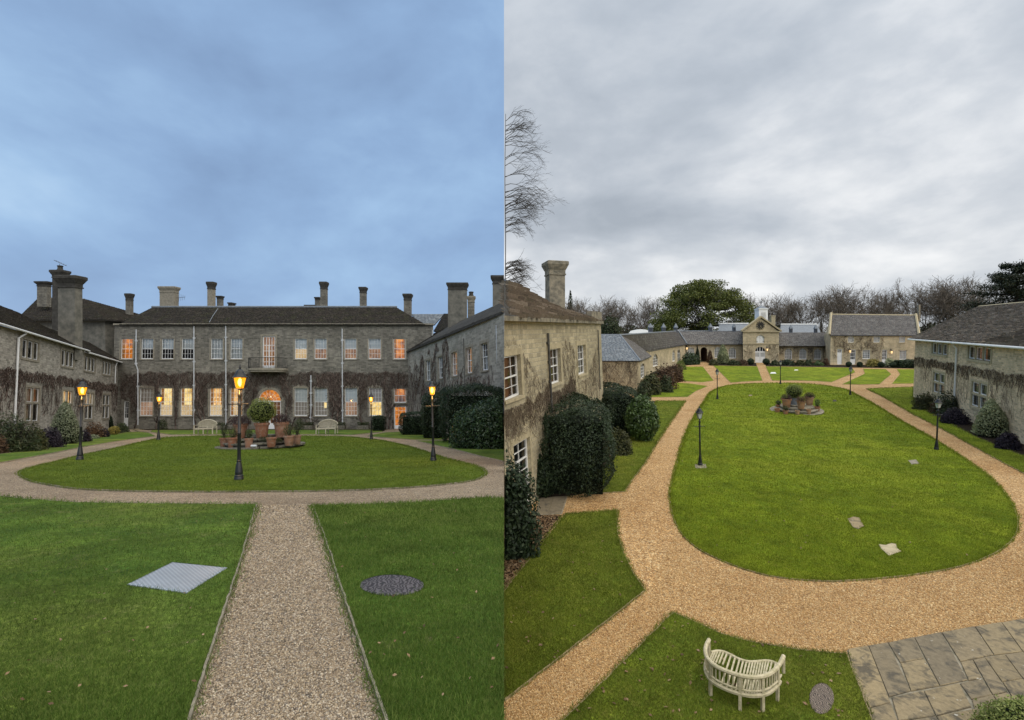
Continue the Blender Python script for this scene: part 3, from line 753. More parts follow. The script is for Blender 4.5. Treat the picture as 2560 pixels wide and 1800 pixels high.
def sash(F, parent, rc, cols, ru, rl, up, lo, wm='white_paint', sill='stone_trim', panes=False, n=-.10, glass='glass', split=.5, fw=.05, bar=.022, arch=None, sillw=.08, label=None, name='window'):
    a0, a1, b0, b1 = rc; m = MB(); bm = b0+(b1-b0)*(1-split)
    m.fbox(F, a0, a0+fw, b0, b1, n-.04, n+.03); m.fbox(F, a1-fw, a1, b0, b1, n-.04, n+.03)
    m.fbox(F, a0+fw, a1-fw, b1-fw, b1, n-.04, n+.028); m.fbox(F, a0+fw, a1-fw, b0, b0+fw*1.5, n-.04, n+.032)
    if rl and ru: m.fbox(F, a0+fw, a1-fw, bm-.025, bm+.025, n-.03, n+.026)
    w = a1-a0-2*fw
    xs = [a0+fw+w*i/cols for i in range(cols+1)]
    tops = [bm+.025+(b1-fw-bm-.025)*i/ru for i in range(ru+1)] if ru else []
    lows = [b0+fw*1.5+(bm-.025-b0-fw*1.5)*i/rl for i in range(rl+1)] if rl else []
    lo_b, hi_b = (lows[0] if rl else bm), (tops[-1] if ru else bm)
    for x in xs[1:-1]: m.fbox(F, x-bar/2, x+bar/2, lo_b, hi_b, n-.012, n+.014)
    for ys in (tops, lows):
        for y in ys[1:-1]: m.fbox(F, a0+fw, a1-fw, y-bar/2, y+bar/2, n-.010, n+.012)
    o = m.build(name, M[wm], parent, world=True)
    if label: o['label'] = label
    if panes:
        for ys in (tops, lows):
            for j in range(len(ys)-1):
                for i in range(cols):
                    g = MB(); g.face([F.pt(xs[i], ys[j], n-.016), F.pt(xs[i+1], ys[j], n-.016), F.pt(xs[i+1], ys[j+1], n-.016), F.pt(xs[i], ys[j+1], n-.016)]); g.build('pane', M[glass], o, world=True)
    else:
        g = MB(); g.face([F.pt(a0+fw, b0+fw, n-.016), F.pt(a1-fw, b0+fw, n-.016), F.pt(a1-fw, b1-fw, n-.016), F.pt(a0+fw, b1-fw, n-.016)]); g.build('pane', M[glass], o, world=True)
    def back(nm, y0, y1, mt, dn):
        g = MB(); g.face([F.pt(a0-.05, y0, n-dn), F.pt(a1+.05, y0, n-dn), F.pt(a1+.05, y1, n-dn), F.pt(a0-.05, y1, n-dn)]); g.build(nm, M[mt], o, world=True)
    def nm(mt): return 'lit_room' if mt.startswith('lit') else 'room' if 'room' in mt else 'blind' if 'blind' in mt else 'curtain'
    if up == lo: back(nm(up), b0-.05, b1+.05, up, .16)
    else: back(nm(up), bm, b1+.05, up, .16); back(nm(lo), b0-.05, bm, lo, .165)
    if (up.startswith('lit_o') or up.startswith('lit_a') or up.startswith('lit_y')) and name == 'window':
        ww = (a1-a0)*.17
        for x0, x1 in ((a0-.02, a0+ww), (a1-ww, a1+.02)):
            g = MB(); g.face([F.pt(x0, b0-.02, n-.13), F.pt(x1, b0-.02, n-.13), F.pt(x1+(.04 if x0 < a0 else 0), b1+.02, n-.13), F.pt(x0-(0 if x0 < a0 else .04), b1+.02, n-.13)]); g.build('curtain', M['lit_drape'], o, world=True)
        if up == lo and up != 'lit_orange': g = MB(); yb = b0+(b1-b0)*.40; g.face([F.pt(a0, b0, n-.11), F.pt(a1, b0, n-.11), F.pt(a1, yb, n-.11), F.pt(a0, yb, n-.11)]); g.build('net_curtain', M['lit_cream'], o, world=True)
    if sill:
        s = MB(); s.fbox(F, a0-sillw, a1+sillw, b0-.10, b0-.004, -.14, .07); s.build('sill', M[sill], o, world=True)
    return o
def vines(name, label, F, a0, a1, b0, b1, holes, n, mat, thick=(.010, .026), seg=.16, lean=0.0, seed=3, nof=.03, topn=.35, group=None, long=(3, 12), env=None, wig=.22, trunks=()):
    rng = np.random.default_rng(seed); A, B, ra, rb = [], [], [], []
    def blocked(a, b):
        if a < a0 or a > a1 or b < b0: return True
        bt = b1+topn*math.sin(a*1.7+seed)*.5+topn*math.sin(a*5.3)*.35
        if env is not None: bt = env(a)
        if b > bt: return True
        return any(h[0]-.06 < a < h[1]+.06 and h[2]-.06 < b < h[3]+.05 for h in holes)
    for i in range(n):
        a = a0+(a1-a0)*rng.random(); b = b0+(b1-b0)*rng.random()**.85; thk = thick[0]+(thick[1]-thick[0])*rng.random()**3
        d = math.pi/2+lean+rng.normal()*.55
        if rng.random() < .15: d = rng.choice([0.1, math.pi-.1])+rng.normal()*.25
        L = int(rng.integers(*long)); no = nof*(.4+1.2*rng.random())
        for k in range(L):
            d += rng.normal()*wig; d += (math.pi/2+lean-d)*.10
            a2 = a+math.cos(d)*seg; b2 = b+math.sin(d)*seg
            if blocked(a, b) or blocked(a2, b2): a, b = a2, b2; continue
            n2 = nof*(.4+1.2*rng.random()); A.append(F.pt(a, b, no)); B.append(F.pt(a2, b2, n2)); r0 = thk*(1-.75*k/L); ra.append(r0); rb.append(thk*(1-.75*(k+1)/L)); a, b, no = a2, b2, n2
    def stem(a, b, d, r, L):
        no = nof+r*.5
        for k in range(L):
            d += rng.normal()*.16; d += (math.pi/2-d)*.08; a2, b2 = a+math.cos(d)*.3, b+math.sin(d)*.3
            if a2 < a0 or a2 > a1 or b2 > b1+.1: return
            if not any(h[0] < a2 < h[1] and h[2] < b2 < h[3] for h in holes): A.append(F.pt(a, b, no)); B.append(F.pt(a2, b2, no)); ra.append(r); rb.append(r*.92)
            a, b, r = a2, b2, r*.95
            if r > .014 and rng.random() < .35: stem(a, b, d+rng.choice([-1, 1])*(.5+.5*rng.random()), r*.6, L-k)
    for ta in trunks: stem(ta, .0, math.pi/2, .075, 22)
    V, Fc = tubes_np(np.array(A), np.array(B), ra, rb, 3)
    o = thing(name, F.pt((a0+a1)/2, 0), label, 'creeper', group)
    mesh_np('stems', V, Fc, M[mat], o, world=True); return o
def pipe(parent, F, pts, r, mat, n=.07, brackets=True):
    m = MB(); m.tube([F.pt(a, b, n) for a, b in pts], r, 8)
    o = m.build('downpipe', M[mat], parent, world=True, smooth=True)
    if brackets:
        (a, b0), (a_, b1) = pts[0], pts[-1]
        for f in (.12, .36, .60, .85):
            bb = b0+(b1-b0)*f; k = 0
            while k < len(pts)-2 and not (min(pts[k][1], pts[k+1][1]) <= bb <= max(pts[k][1], pts[k+1][1])): k += 1
            q = (bb-pts[k][1])/(pts[k+1][1]-pts[k][1]+1e-9); aa = pts[k][0]+(pts[k+1][0]-pts[k][0])*q
            m = MB(); m.fbox(F, aa-r*2.1, aa+r*2.1, bb-r*1.2, bb+r*1.2, -.005, n+r*.4); m.build('pipe_bracket', M[mat], o, world=True)
    return o

def surround(F, h, r, w, head, mat, n=.022, amin=-1e9):
    for nm, a0, a1, b0, b1, nn in (('window_jamb', r[0]-w, r[0]-.003, r[2], r[3]+head, n), ('window_jamb', r[1]+.003, r[1]+w, r[2], r[3]+head, n), ('window_lintel', r[0], r[1], r[3]+.003, r[3]+head, n-.002)):
        if b1-b0 < .01 or (nm == 'window_lintel' and head < .02): continue
        q = MB(); q.fbox(F, max(a0, amin), a1, b0, b1, -.02, nn); q.build(nm, M[mat], h, world=True)

def fringe(name, site, xy, n, mat, h0, w0, dref, seed, lift=.03, spread=.035, inward=False):
    """longer uncut blades hanging over the edge of a lawn"""
    rng = np.random.default_rng(seed); a = np.array(xy); b = np.roll(a, -1, 0); vis = (a[:, 1] > .8) & (a[:, 1] < 70); a, b = a[vis], b[vis]
    L = np.linalg.norm(b-a, axis=1)/np.maximum(a[:, 1], 1.5); i = rng.choice(len(a), n, p=L/L.sum()); t = rng.random(n)[:, None]; p = a[i]+(b[i]-a[i])*t
    d = p[:, 1]; f = np.maximum(1, d/dref); p = p+rng.normal(size=(n, 2))*spread*np.minimum(f, 2.5)[:, None]**.7
    h = h0*np.minimum(f**.5, 2.2)*(.4+.9*rng.random(n)); w = w0*np.minimum(f, 6)*(.7+.6*rng.random(n)); an = rng.random(n)*3.14
    base = np.stack([p[:, 0], p[:, 1], -site.h+site.s*p[:, 1]+lift-.012], 1); dx = np.stack([np.cos(an)*w/2, np.sin(an)*w/2*.6, np.zeros(n)], 1)
    tip = base+np.stack([rng.normal(size=n)*h*.6, rng.normal(size=n)*h*.6, h], 1)
    V = np.stack([base-dx, base+dx, tip], 1).reshape(-1, 3)
    if site is LS: V[:, 0] = np.minimum(V[:, 0], -.001)
    else: V[:, 0] = np.maximum(V[:, 0], .001)
    o = mesh_np(name, V, np.arange(n*3).reshape(-1, 3), M[mat]); tag(o, 'short mown grass blades of the lawns', 'grass', kind='stuff'); return o
# ------------------------------------------------------------------ ground of the two courts
def quad_sheet(name, site, x0, x1, y0, y1, mat, lift):
    mb = MB(); mb.face([site.pt(x, y)+Vector((0, 0, lift)) for x, y in ((x0, y0), (x1, y0), (x1, y1), (x0, y1))])
    o = mb.build(name, M[mat]); o['kind'] = 'structure'; return o
quad_sheet('ground', LS, -900, 0, -60, 400, 'terrain', -.06)
quad_sheet('ground', RS, 0, 900, -60, 700, 'terrain', -.06)
def bank():
    """the earth bank where the two courts step past each other along x = 0"""
    ys = [-60+i*4 for i in range(116)]; mb = MB()
    for a, b in zip(ys[:-1], ys[1:]):
        za, zb, ra, rb = LS.z(0, a)-.07, LS.z(0, b)-.07, RS.z(0, a)-.07, RS.z(0, b)-.07
        mb.face([(0, a, za), (0, b, zb), (0, b, rb), (0, a, ra)])
    o = mb.build('earth_bank', M['terrain']); o['kind'] = 'structure'
bank()
quad_sheet('gravel_path', LS, -75, -.0005, -3, 49.5, 'gravel_left', 0)
quad_sheet('gravel_path', RS, .0005, 120, -3, 96, 'gravel_day', 0)
EDL = ('edging_wood', .02, .038); EDR = ('edging_wood_day', .026, .038)
def lawn(site, px, mat, edge, smooth=False):
    if smooth: px = smooth_closed(px)
    return sheet('lawn', site, px, mat, .035, edge=edge, wob=.008)
oval_L = smooth_closed([(396,1098),(303,1119),(200,1141),(130,1158),(69,1174),(50,1187),(74,1202),(119,1213),(200,1224),(316,1229),(470,1231),(640,1231),(860,1228),(1000,1222),(1100,1214),(1180,1203),(1211,1188),(1208,1179),(1192,1168),(1136,1153),(1090,1140),(1034,1121.5),(960,1104),(905,1096.5),(850,1092.5),(760,1091),(650,1090.5),(540,1090.5),(460,1092.5)], 5)
ovL, ovL_xy = lawn(LS, oval_L, 'turf_left_oval', EDL)
nearL, nearL_xy = lawn(LS, [(639,1265),(615,1346),(593,1425),(549,1551),(472,1798),(400,2060),(-900,2060),(-900,1200),(-300,1215),(0,1245),(67,1251),(186,1260),(373,1263)], 'turf_left', EDL)
nearR, nearR_xy = lawn(LS, [(785,1268),(810,1335),(834,1403),(878,1540),(927,1683),(969,1798),(1060,2060),(1259.5,2060),(1259.5,1251),(1207,1248),(1130,1254),(1043,1260),(920,1265)], 'turf_left', EDL)
lawn(LS, [(-700,1262),(-300,1213),(0,1158.5),(56,1148),(126,1135),(204,1119),(279,1106),(344,1096.6),(388,1091),(372,1083),(344,1080),(320,1081),(260,1091),(199,1104),(154,1115),(100,1124.5),(0,1137),(-300,1172),(-700,1215)], 'turf_left', EDL)
lawn(LS, [(376,1080.5),(432,1087.5),(540,1087),(760,1087),(880,1088),(958,1080),(950,1075.5),(380,1076)], 'turf_left', EDL)
lawn(LS, [(918,1091),(975,1096),(1036,1100.5),(1107,1100.5),(1125,1094),(1080,1082),(1000,1080.5),(962,1082)], 'turf_left', EDL)
lawn(LS, [(1042,1103),(1112,1102.5),(1180,1096),(1259.5,1104),(1259.5,1154.5),(1201,1141.5),(1146,1126.5),(1090,1114)], 'turf_left', EDL)
sheet('flower_bed', LS, [(-700,1214),(-300,1171),(0,1136),(100,1123.5),(154,1114),(199,1103),(260,1090),(320,1080),(316,1067),(286,1074),(0,1105),(-300,1138),(-700,1180)], 'soil', .02)
sheet('flower_bed', LS, [(330,1071),(370,1075.5),(380,1075.5),(950,1075),(980,1073.4),(960,1073.3),(350,1073.3)], 'soil', .02)
sheet('flower_bed', LS, [(1000,1080),(1080,1081.5),(1125,1093.5),(1180,1095.5),(1259.5,1103.5),(1259.5,1102),(1026,1074)], 'soil', .02)
def slab(parent, site, px, mat, top, name='paving_slab', shrink=.012):
    pts = [site.g(*p) for p in px]; c = sum(pts, Vector())/len(pts); z = Vector((0, 0, 1))
    pts = [p+(c-p).normalized()*shrink for p in pts]; mb = MB(); n = len(pts)
    inn = [p+(c-p).normalized()*.012 for p in pts]
    area = sum(pts[i].x*pts[(i+1) % n].y-pts[(i+1) % n].x*pts[i].y for i in range(n))
    if area < 0: pts = pts[::-1]; inn = inn[::-1]
    mb.face([p+z*top for p in inn])
    for i in range(n):
        j = (i+1) % n; mb.face([pts[i]+z*(top-.01), pts[j]+z*(top-.01), inn[j]+z*top, inn[i]+z*top]); mb.face([pts[i]-z*.05, pts[j]-z*.05, pts[j]+z*(top-.01), pts[i]+z*(top-.01)])
    return mb.build(name, M[mat], parent)
ps, _ = sheet('stone_path', LS, [(318,1067.5),(334,1069),(374,1081),(346,1080)], 'stone_plinth', .025)
for px in ([(320,1067.8),(333,1069.2),(345,1073),(330,1072.5)], [(330,1072.5),(345,1073),(358,1077),(339,1076.6)], [(339,1076.6),(358,1077),(371,1080.8),(347,1079.8)]): slab(ps, LS, px, 'paving', .05)

oval_R = smooth_closed([(1764.6,1000),(1774,984.5),(1794,972.5),(1826,964),(1870,960.5),(1935,958.8),(1996,959),(2054,963.5),(2109,973.5),(2141,988),(2190,1015),(2254,1054),(2334,1099),(2420,1154),(2480,1200),(2525,1255),(2543,1305),(2530,1348),(2476,1389),(2376,1422),(2231,1444),(2086,1454),(1963,1447),(1874,1428),(1785,1394),(1723,1355),(1687,1299),(1676,1238),(1690,1171),(1712,1093),(1740,1037)], 5)
ovR, ovR_xy = lawn(RS, oval_R, 'turf_day', EDR)
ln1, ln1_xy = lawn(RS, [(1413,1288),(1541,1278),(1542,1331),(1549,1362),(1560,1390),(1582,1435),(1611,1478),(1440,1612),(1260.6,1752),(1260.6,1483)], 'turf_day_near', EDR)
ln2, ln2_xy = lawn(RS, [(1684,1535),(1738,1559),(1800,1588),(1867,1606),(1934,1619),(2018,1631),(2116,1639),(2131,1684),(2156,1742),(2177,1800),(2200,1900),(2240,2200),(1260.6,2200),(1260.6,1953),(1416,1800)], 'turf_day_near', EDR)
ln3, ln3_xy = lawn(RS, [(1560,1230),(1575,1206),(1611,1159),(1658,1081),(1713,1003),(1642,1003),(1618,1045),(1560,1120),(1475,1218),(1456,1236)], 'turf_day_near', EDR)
lawn(RS, [(1690,957),(1730,960),(1769,966),(1740,978),(1718,993),(1612,993.5),(1640,976)], 'turf_day', EDR)
lawn(RS, [(1711,917),(1757,917),(1784,952),(1756,956),(1688,951.4),(1704,932)], 'turf_day', EDR)
lawn(RS, [(1784,914.5),(1893,916.5),(1906,952),(1870,953.6),(1827,957)], 'turf_day', EDR)
lawn(RS, [(1914.5,916.5),(2000,917.5),(2130,920),(2138,931),(2079,955.5),(2040,953),(1996,951.8),(1931,951.8)], 'turf_day', EDR)
lawn(RS, [(2158,922.5),(2214,923.4),(2228,935.7),(2198,961),(2150,961.8),(2106,961),(2162.5,934.7)], 'turf_day', EDR)
lawn(RS, [(2242,923.4),(2400,924),(2360,958),(2230,960),(2251,935.7)], 'turf_day', EDR)
ln4, ln4_xy = lawn(RS, [(2165.7,972.7),(2285,968),(2284,1010),(2335,1039),(2447,1097),(2560,1142),(2700,1190),(2700,1250),(2560,1184),(2512,1159),(2447,1123.5),(2383,1088),(2328,1059),(2286,1038),(2206,991.5)], 'turf_day', EDR)
sheet('flower_bed', RS, [(1260.6,1331),(1330,1288),(1345,1288),(1404,1289),(1260.6,1481)], 'soil', .02)
sheet('flower_bed', RS, [(1420,1240),(1456,1236),(1475,1217),(1560,1119),(1617,1044),(1640,1003),(1560,1003),(1512,1087),(1345,1247)], 'soil', .02)
sheet('flower_bed', RS, [(1612,993),(1640,975.5),(1690,956),(1688,951),(1703,931),(1711,916),(1712,906),(1622,934),(1600,981)], 'soil', .02)
sheet('flower_bed', RS, [(1712,906),(1712,914),(1750,911),(1751,905.6)], 'soil', .02)
sheet('flower_bed', RS, [(1771,905.6),(1783,913.5),(1892,915.5),(1890,907.5)], 'soil', .02)
sheet('flower_bed', RS, [(1912,907.5),(1915,915.5),(2000,916.5),(2130,919),(2300,922),(2300,912.5),(2076,912.5),(2070,905.6)], 'soil', .02)
sheet('flower_bed', RS, [(2284,993.5),(2284,1009),(2335,1038),(2447,1096),(2560,1141),(2700,1189),(2700,1172.5)], 'soil', .02)
# stone doorstep path and the flagged terrace in the near corner
ps, _ = sheet('stone_path', RS, [(1350,1244),(1419,1241.5),(1405,1286),(1338,1288)], 'stone_plinth_day', .02)
for px in ([(1352,1246),(1384,1244),(1370,1286),(1340,1287)], [(1384,1244),(1417,1243),(1403,1285),(1370,1286)]): slab(ps, RS, px, 'paving', .045)
def terrace():
    t, _ = sheet('terrace', RS, [(2118,1627),(2286,1596),(2436,1571),(2560,1553),(2800,1520),(2900,2000),(2240,2000),(2177,1800),(2156,1742),(2131,1684)], 'stone_plinth_day', .015)
    Z = lambda x, y: (1600+x*.4181, 1500+y*.4181)
    q = [[(1243,300),(1365,280),(1500,625),(1375,655),(1330,580),(1270,440)], [(1365,280),(1480,262),(1620,555),(1490,590)], [(1480,262),(1640,230),(1700,360),(1555,385)],
         [(1555,385),(1700,360),(1795,525),(1620,555)], [(1640,230),(1800,200),(1960,490),(1795,525)], [(1800,200),(2000,165),(2118,338),(1915,378)], [(2000,165),(2160,140),(2290,318),(2118,338)],
         [(2160,140),(2300,118),(2430,298),(2290,318)], [(2300,118),(2700,60),(2800,240),(2430,298)], [(1915,378),(1990,365),(2045,478),(1965,492)], [(1990,365),(2060,352),(2200,560),(2110,578)],
         [(2060,352),(2180,334),(2290,480),(2165,498)], [(2180,334),(2290,318),(2400,460),(2290,480)], [(2290,318),(2430,298),(2560,440),(2400,460)], [(2430,298),(2800,240),(2900,400),(2560,440)], [(1375,655),(1500,625),(1545,740),(1410,780),(1385,718)],
         [(1500,592),(1695,552),(1770,705),(1545,735)], [(1695,552),(1910,508),(1985,650),(1770,705)], [(1910,508),(2045,478),(2110,580),(1980,605)], [(1980,605),(2110,578),(2180,690),(2010,700)],
         [(2165,498),(2290,480),(2400,640),(2270,660)], [(2110,580),(2200,560),(2270,660),(2180,690)], [(2290,480),(2560,440),(2680,600),(2400,640)], [(1545,740),(1770,705),(1850,850),(1600,900)], [(1770,705),(2010,660),(2090,830),(1850,850)],
         [(2010,700),(2270,662),(2400,830),(2090,850)], [(2270,662),(2680,602),(2900,800),(2400,830)], [(2560,440),(2900,400),(3000,560),(2680,600)]]
    for f in q: slab(t, RS, [Z(*p) for p in f], 'paving', .04, shrink=.010)
terrace()
def plate(name, site, label, px, mat, cat, top=.048, group=None):
    pts = [site.g(*p) for p in px]; HOLES.append([(p.x, p.y) for p in pts]); c = sum(pts, Vector())/len(pts); z = Vector((0, 0, 1)); n = len(pts)
    o = thing(name, c, label, cat, group)
    area = sum(pts[i].x*pts[(i+1) % n].y-pts[(i+1) % n].x*pts[i].y for i in range(n))
    if area < 0: pts = pts[::-1]
    mb = MB(); inn = [p+(c-p)*.05 for p in pts]; mb.face([p+z*top for p in inn])
    mb.build('cover_plate', M[mat], o, world=True)
    mb = MB()
    for i in range(n):
        j = (i+1) % n; mb.face([pts[i]+z*(top-.004), pts[j]+z*(top-.004), inn[j]+z*(top+.003), inn[i]+z*(top+.003)]); mb.face([pts[i], pts[j], pts[j]+z*(top-.004), pts[i]+z*(top-.004)])
    mb.build('frame', M[mat], o, world=True); return o
def ell(cx, cyy, rx, ry, k=28): return [(cx+rx*math.cos(2*math.pi*i/k), cyy+ry*math.sin(2*math.pi*i/k)) for i in range(k)]
sq = plate('access_cover', LS, 'square grey chequer-plate access cover set in the grass left of the gravel path', [(318,1472),(466,1494),(568,1429),(431,1415)], 'chequer_plate', 'cover')
plate('manhole_cover', LS, 'round dark cast-iron manhole cover in the grass right of the gravel path', ell(980,1474,80,26.5), 'cast_iron', 'cover')
plate('manhole_cover', RS, 'round brown cast-iron manhole cover in the grass between crescent bench and terrace', ell(2054,1752,31,39), 'cast_iron_day', 'cover')
plate('stone_cover', RS, 'small grey stone cover in the oval lawn above the pale ragged slab', [(2118,1300),(2134,1294),(2148,1297),(2160,1318),(2146,1326),(2132,1321)], 'paving', 'cover')
plate('stone_cover', RS, 'pale ragged stone slab in the oval lawn nearest the broad gravel', [(2196,1364),(2214,1366),(2228,1361),(2240,1363),(2243,1374),(2254,1382),(2240,1386),(2222,1393),(2213,1384),(2203,1376)], 'stone_trim_day', 'cover')
plate('stone_cover', RS, 'small brown cover in the oval lawn beside the right lamp post', [(2270,1153),(2290,1151),(2298,1161),(2279,1163)], 'stone_plinth_day', 'cover')
plate('stone_cover', RS, 'larger white slab in the far lawn left of the middle lamp', [(1925,934.5),(1941,934.5),(1938,931),(1928,931)], 'white_paint_day', 'cover')
plate('stone_cover', RS, 'smaller white slab in the far lawn right of the middle lamp', [(1985,926.6),(1996,926.6),(1994,924.6),(1987,924.6)], 'white_paint_day', 'cover')
plate('stone_cover', RS, 'small grey drain cover in the oval lawn left of the potted planter', [(1871,991),(1881,991),(1880,988),(1873,988)], 'paving', 'cover')
plate('stone_cover', RS, 'small dark drain cover in the oval lawn right of the potted planter', [(2081,1005),(2092,1005),(2090,1001),(2083,1001)], 'stone_dark', 'cover')
pad = [RS.g(*p) for p in ((1737,1163),(1764,1162),(1767,1172),(1739,1173))]; o = thing('stone_pad', sum(pad, Vector())/4, 'pale square stone pad under the near left daytime lamp post', 'stone pad'); mb = MB()
mb.box8([p-Vector((0, 0, .02)) for p in pad[::-1]]+[p+Vector((0, 0, .045)) for p in pad[::-1]]); mb.build('pad', M['stone_plinth_day'], o, world=True)
# turf blades, loose pebbles, fallen leaves
blades('grass', LS, nearL_xy, 110000, 'blade_left', .032, .0055, 4.0, None, 21)
blades('grass', LS, nearR_xy, 85000, 'blade_left', .032, .0055, 4.0, None, 22)
blades('grass', LS, ovL_xy, 110000, 'blade_oval', .03, .011, 10.0, None, 23)
blades('grass', RS, ovR_xy, 180000, 'blade_day', .045, .016, 14.0, None, 24)
blades('grass', RS, ln1_xy, 50000, 'blade_olive', .045, .013, 10.0, None, 25)
blades('grass', RS, ln2_xy, 100000, 'blade_olive', .045, .012, 9.0, None, 26)
blades('grass', RS, ln3_xy, 25000, 'blade_olive', .035, .010, 14.0, None, 27)
blades('grass', RS, ln4_xy, 25000, 'blade_olive', .035, .010, 14.0, None, 28)
for o in [o for o in col.objects if o.name.startswith('grass')]: tag(o, 'short mown grass blades of the lawns', 'grass')
for k_, (st_, q_, n_, mt_, h_, w_, dr_) in enumerate(((LS, nearL_xy, 9000, 'blade_left', .045, .006, 4), (LS, nearR_xy, 9000, 'blade_left', .045, .006, 4), (LS, ovL_xy, 12000, 'blade_oval', .045, .011, 10), (RS, ovR_xy, 14000, 'blade_day', .07, .018, 14), (RS, ln1_xy, 6000, 'blade_olive', .06, .014, 10), (RS, ln2_xy, 8000, 'blade_olive', .06, .013, 9), (RS, ln3_xy, 5000, 'blade_olive', .06, .016, 14), (RS, ln4_xy, 5000, 'blade_olive', .06, .016, 14))):
    fringe('grass', st_, q_, n_, mt_, h_, w_, dr_, 140+k_)
for k_, (st_, px_, mt_) in enumerate(((LS, [(318,1472),(466,1494),(568,1429),(431,1415)], 'blade_left'), (LS, ell(980,1474,81,27.5), 'blade_left'), (RS, ell(2054,1752,32,40), 'blade_olive'), (RS, [(2118,1298),(2150,1294),(2160,1320),(2130,1326)], 'blade_day'), (RS, [(2196,1366),(2236,1360),(2252,1384),(2216,1392)], 'blade_day'))):
    fringe('grass', st_, [(q.x, q.y) for q in (st_.g(*p) for p in px_)], 420, mt_, .045, .006 if st_ is LS else .014, 5 if st_ is LS else 10, 160+k_, spread=.022)
def pebbles(name, site, poly_px, n, size, cols, mat, seed, dref):
    rng = np.random.default_rng(seed); poly = [(q.x, q.y) for q in (site.g(*p) for p in poly_px)]
    p = scatter(site, poly, n, dref, rng); n = len(p)
    oct_ = np.array([[1, 0, 0], [-1, 0, 0], [0, 1, 0], [0, -1, 0], [0, 0, 1], [0, 0, -1.]])
    f = np.array([[0, 2, 4], [2, 1, 4], [1, 3, 4], [3, 0, 4], [2, 0, 5], [1, 2, 5], [3, 1, 5], [0, 3, 5]])
    s = size*(.55+.9*rng.random(n))*np.clip((p[:, 1]/dref), 1, 3.0)**.6; sc = np.stack([s, s*(.6+.4*rng.random(n)), s*(.4+.3*rng.random(n))], 1)
    a = rng.random(n)*6.28; ca, sa = np.cos(a), np.sin(a)
    q = oct_[None]*sc[:, None]*(1+.25*rng.normal(size=(n, 6, 1))); x = q[..., 0]*ca[:, None]-q[..., 1]*sa[:, None]; y = q[..., 0]*sa[:, None]+q[..., 1]*ca[:, None]
    tl = rng.normal(size=(n, 1))*.35; z = q[..., 2]+x*tl
    V = np.stack([x+p[:, :1], y+p[:, 1:2], z+(-site.h+site.s*p[:, 1:2])+s[:, None]*.25], -1).reshape(-1, 3)
    F = (f[None]+(np.arange(n)*6)[:, None, None]).reshape(-1, 3)
    o = mesh_np(name, V, F, M[mat]); o['kind'] = 'stuff'; return o
def m_pebble(name, cols):
    s = NT(name); c = s.ramp(s.rnd(), [(i/(len(cols)-1), q) for i, q in enumerate(cols)]); return s.fin(c, .75, s.bump(s.noise(s.world(), 300, 3), .3, .002), .35)
m_pebble('pebble_left', [(.07, .056, .044), (.33, .245, .15), (.48, .385, .265), (.21, .148, .09), (.60, .515, .395), (.15, .127, .107), (.40, .305, .20)])
m_pebble('pebble_day', [(.24, .125, .045), (.56, .335, .13), (.70, .47, .22), (.40, .215, .075), (.78, .60, .34), (.33, .19, .08), (.58, .365, .155)])
tag(pebbles('gravel', LS, [(640,1262),(784,1262),(836,1403),(879,1540),(929,1683),(967,1796),(1058,2060),(404,2060),(474,1796),(551,1551),(595,1425)], 62000, .0068, None, 'pebble_left', 31, 3.2), 'loose tan pebbles of the straight gravel path', 'gravel')
tag(pebbles('gravel', RS, [(1620,1480),(1690,1330),(1730,1370),(1800,1408),(1900,1440),(2086,1462),(2300,1442),(2480,1396),(2545,1340),(2600,1300),(2700,1530),(2430,1568),(2118,1624),(2030,1628),(1870,1602),(1684,1530),(1416,1796),(1264,1945),(1264,1756)], 70000, .013, None, 'pebble_day', 32, 10.0), 'loose golden pebbles of the broad gravel path', 'gravel')
def fallen(site, poly_px, n, size, seed, lift=.05):
    rng = np.random.default_rng(seed); poly = [(q.x, q.y) for q in (site.g(*p) for p in poly_px)]; p = scatter(site, poly, n, 8, rng)
    C = np.stack([p[:, 0], p[:, 1], -site.h+site.s*p[:, 1]+lift], 1); V, F = leaves_np(C, size, rng, .6, 3.0)
    return tag(mesh_np('fallen_leaves', V, F, M['leaf_fallen']), 'dry brown fallen leaves scattered on bed and grass', 'leaves', kind='stuff')
fallen(RS, [(1262,1340),(1330,1290),(1402,1290),(1262,1480)], 2600, .075, 41, .035)
fallen(RS, [(1420,1240),(1460,1234),(1480,1210),(1560,1122),(1600,1080),(1540,1060),(1400,1200)], 900, .08, 42, .04)
fallen(RS, [(1684,1540),(1800,1592),(2016,1634),(2112,1642),(2170,1798),(1420,1798)], 90, .075, 43, .06)
fallen(RS, [(1410,1290),(1540,1282),(1608,1478),(1262,1748),(1262,1486)], 70, .07, 44, .06)
fallen(RS, oval_R, 60, .07, 45, .06)
fallen(LS, [(620,1275),(560,1500),(470,1790),(-100,1790),(-60,1260)], 60, .03, 46, .06)
fallen(LS, [(800,1275),(880,1530),(970,1790),(1256,1790),(1256,1260)], 50, .03, 47, .06)
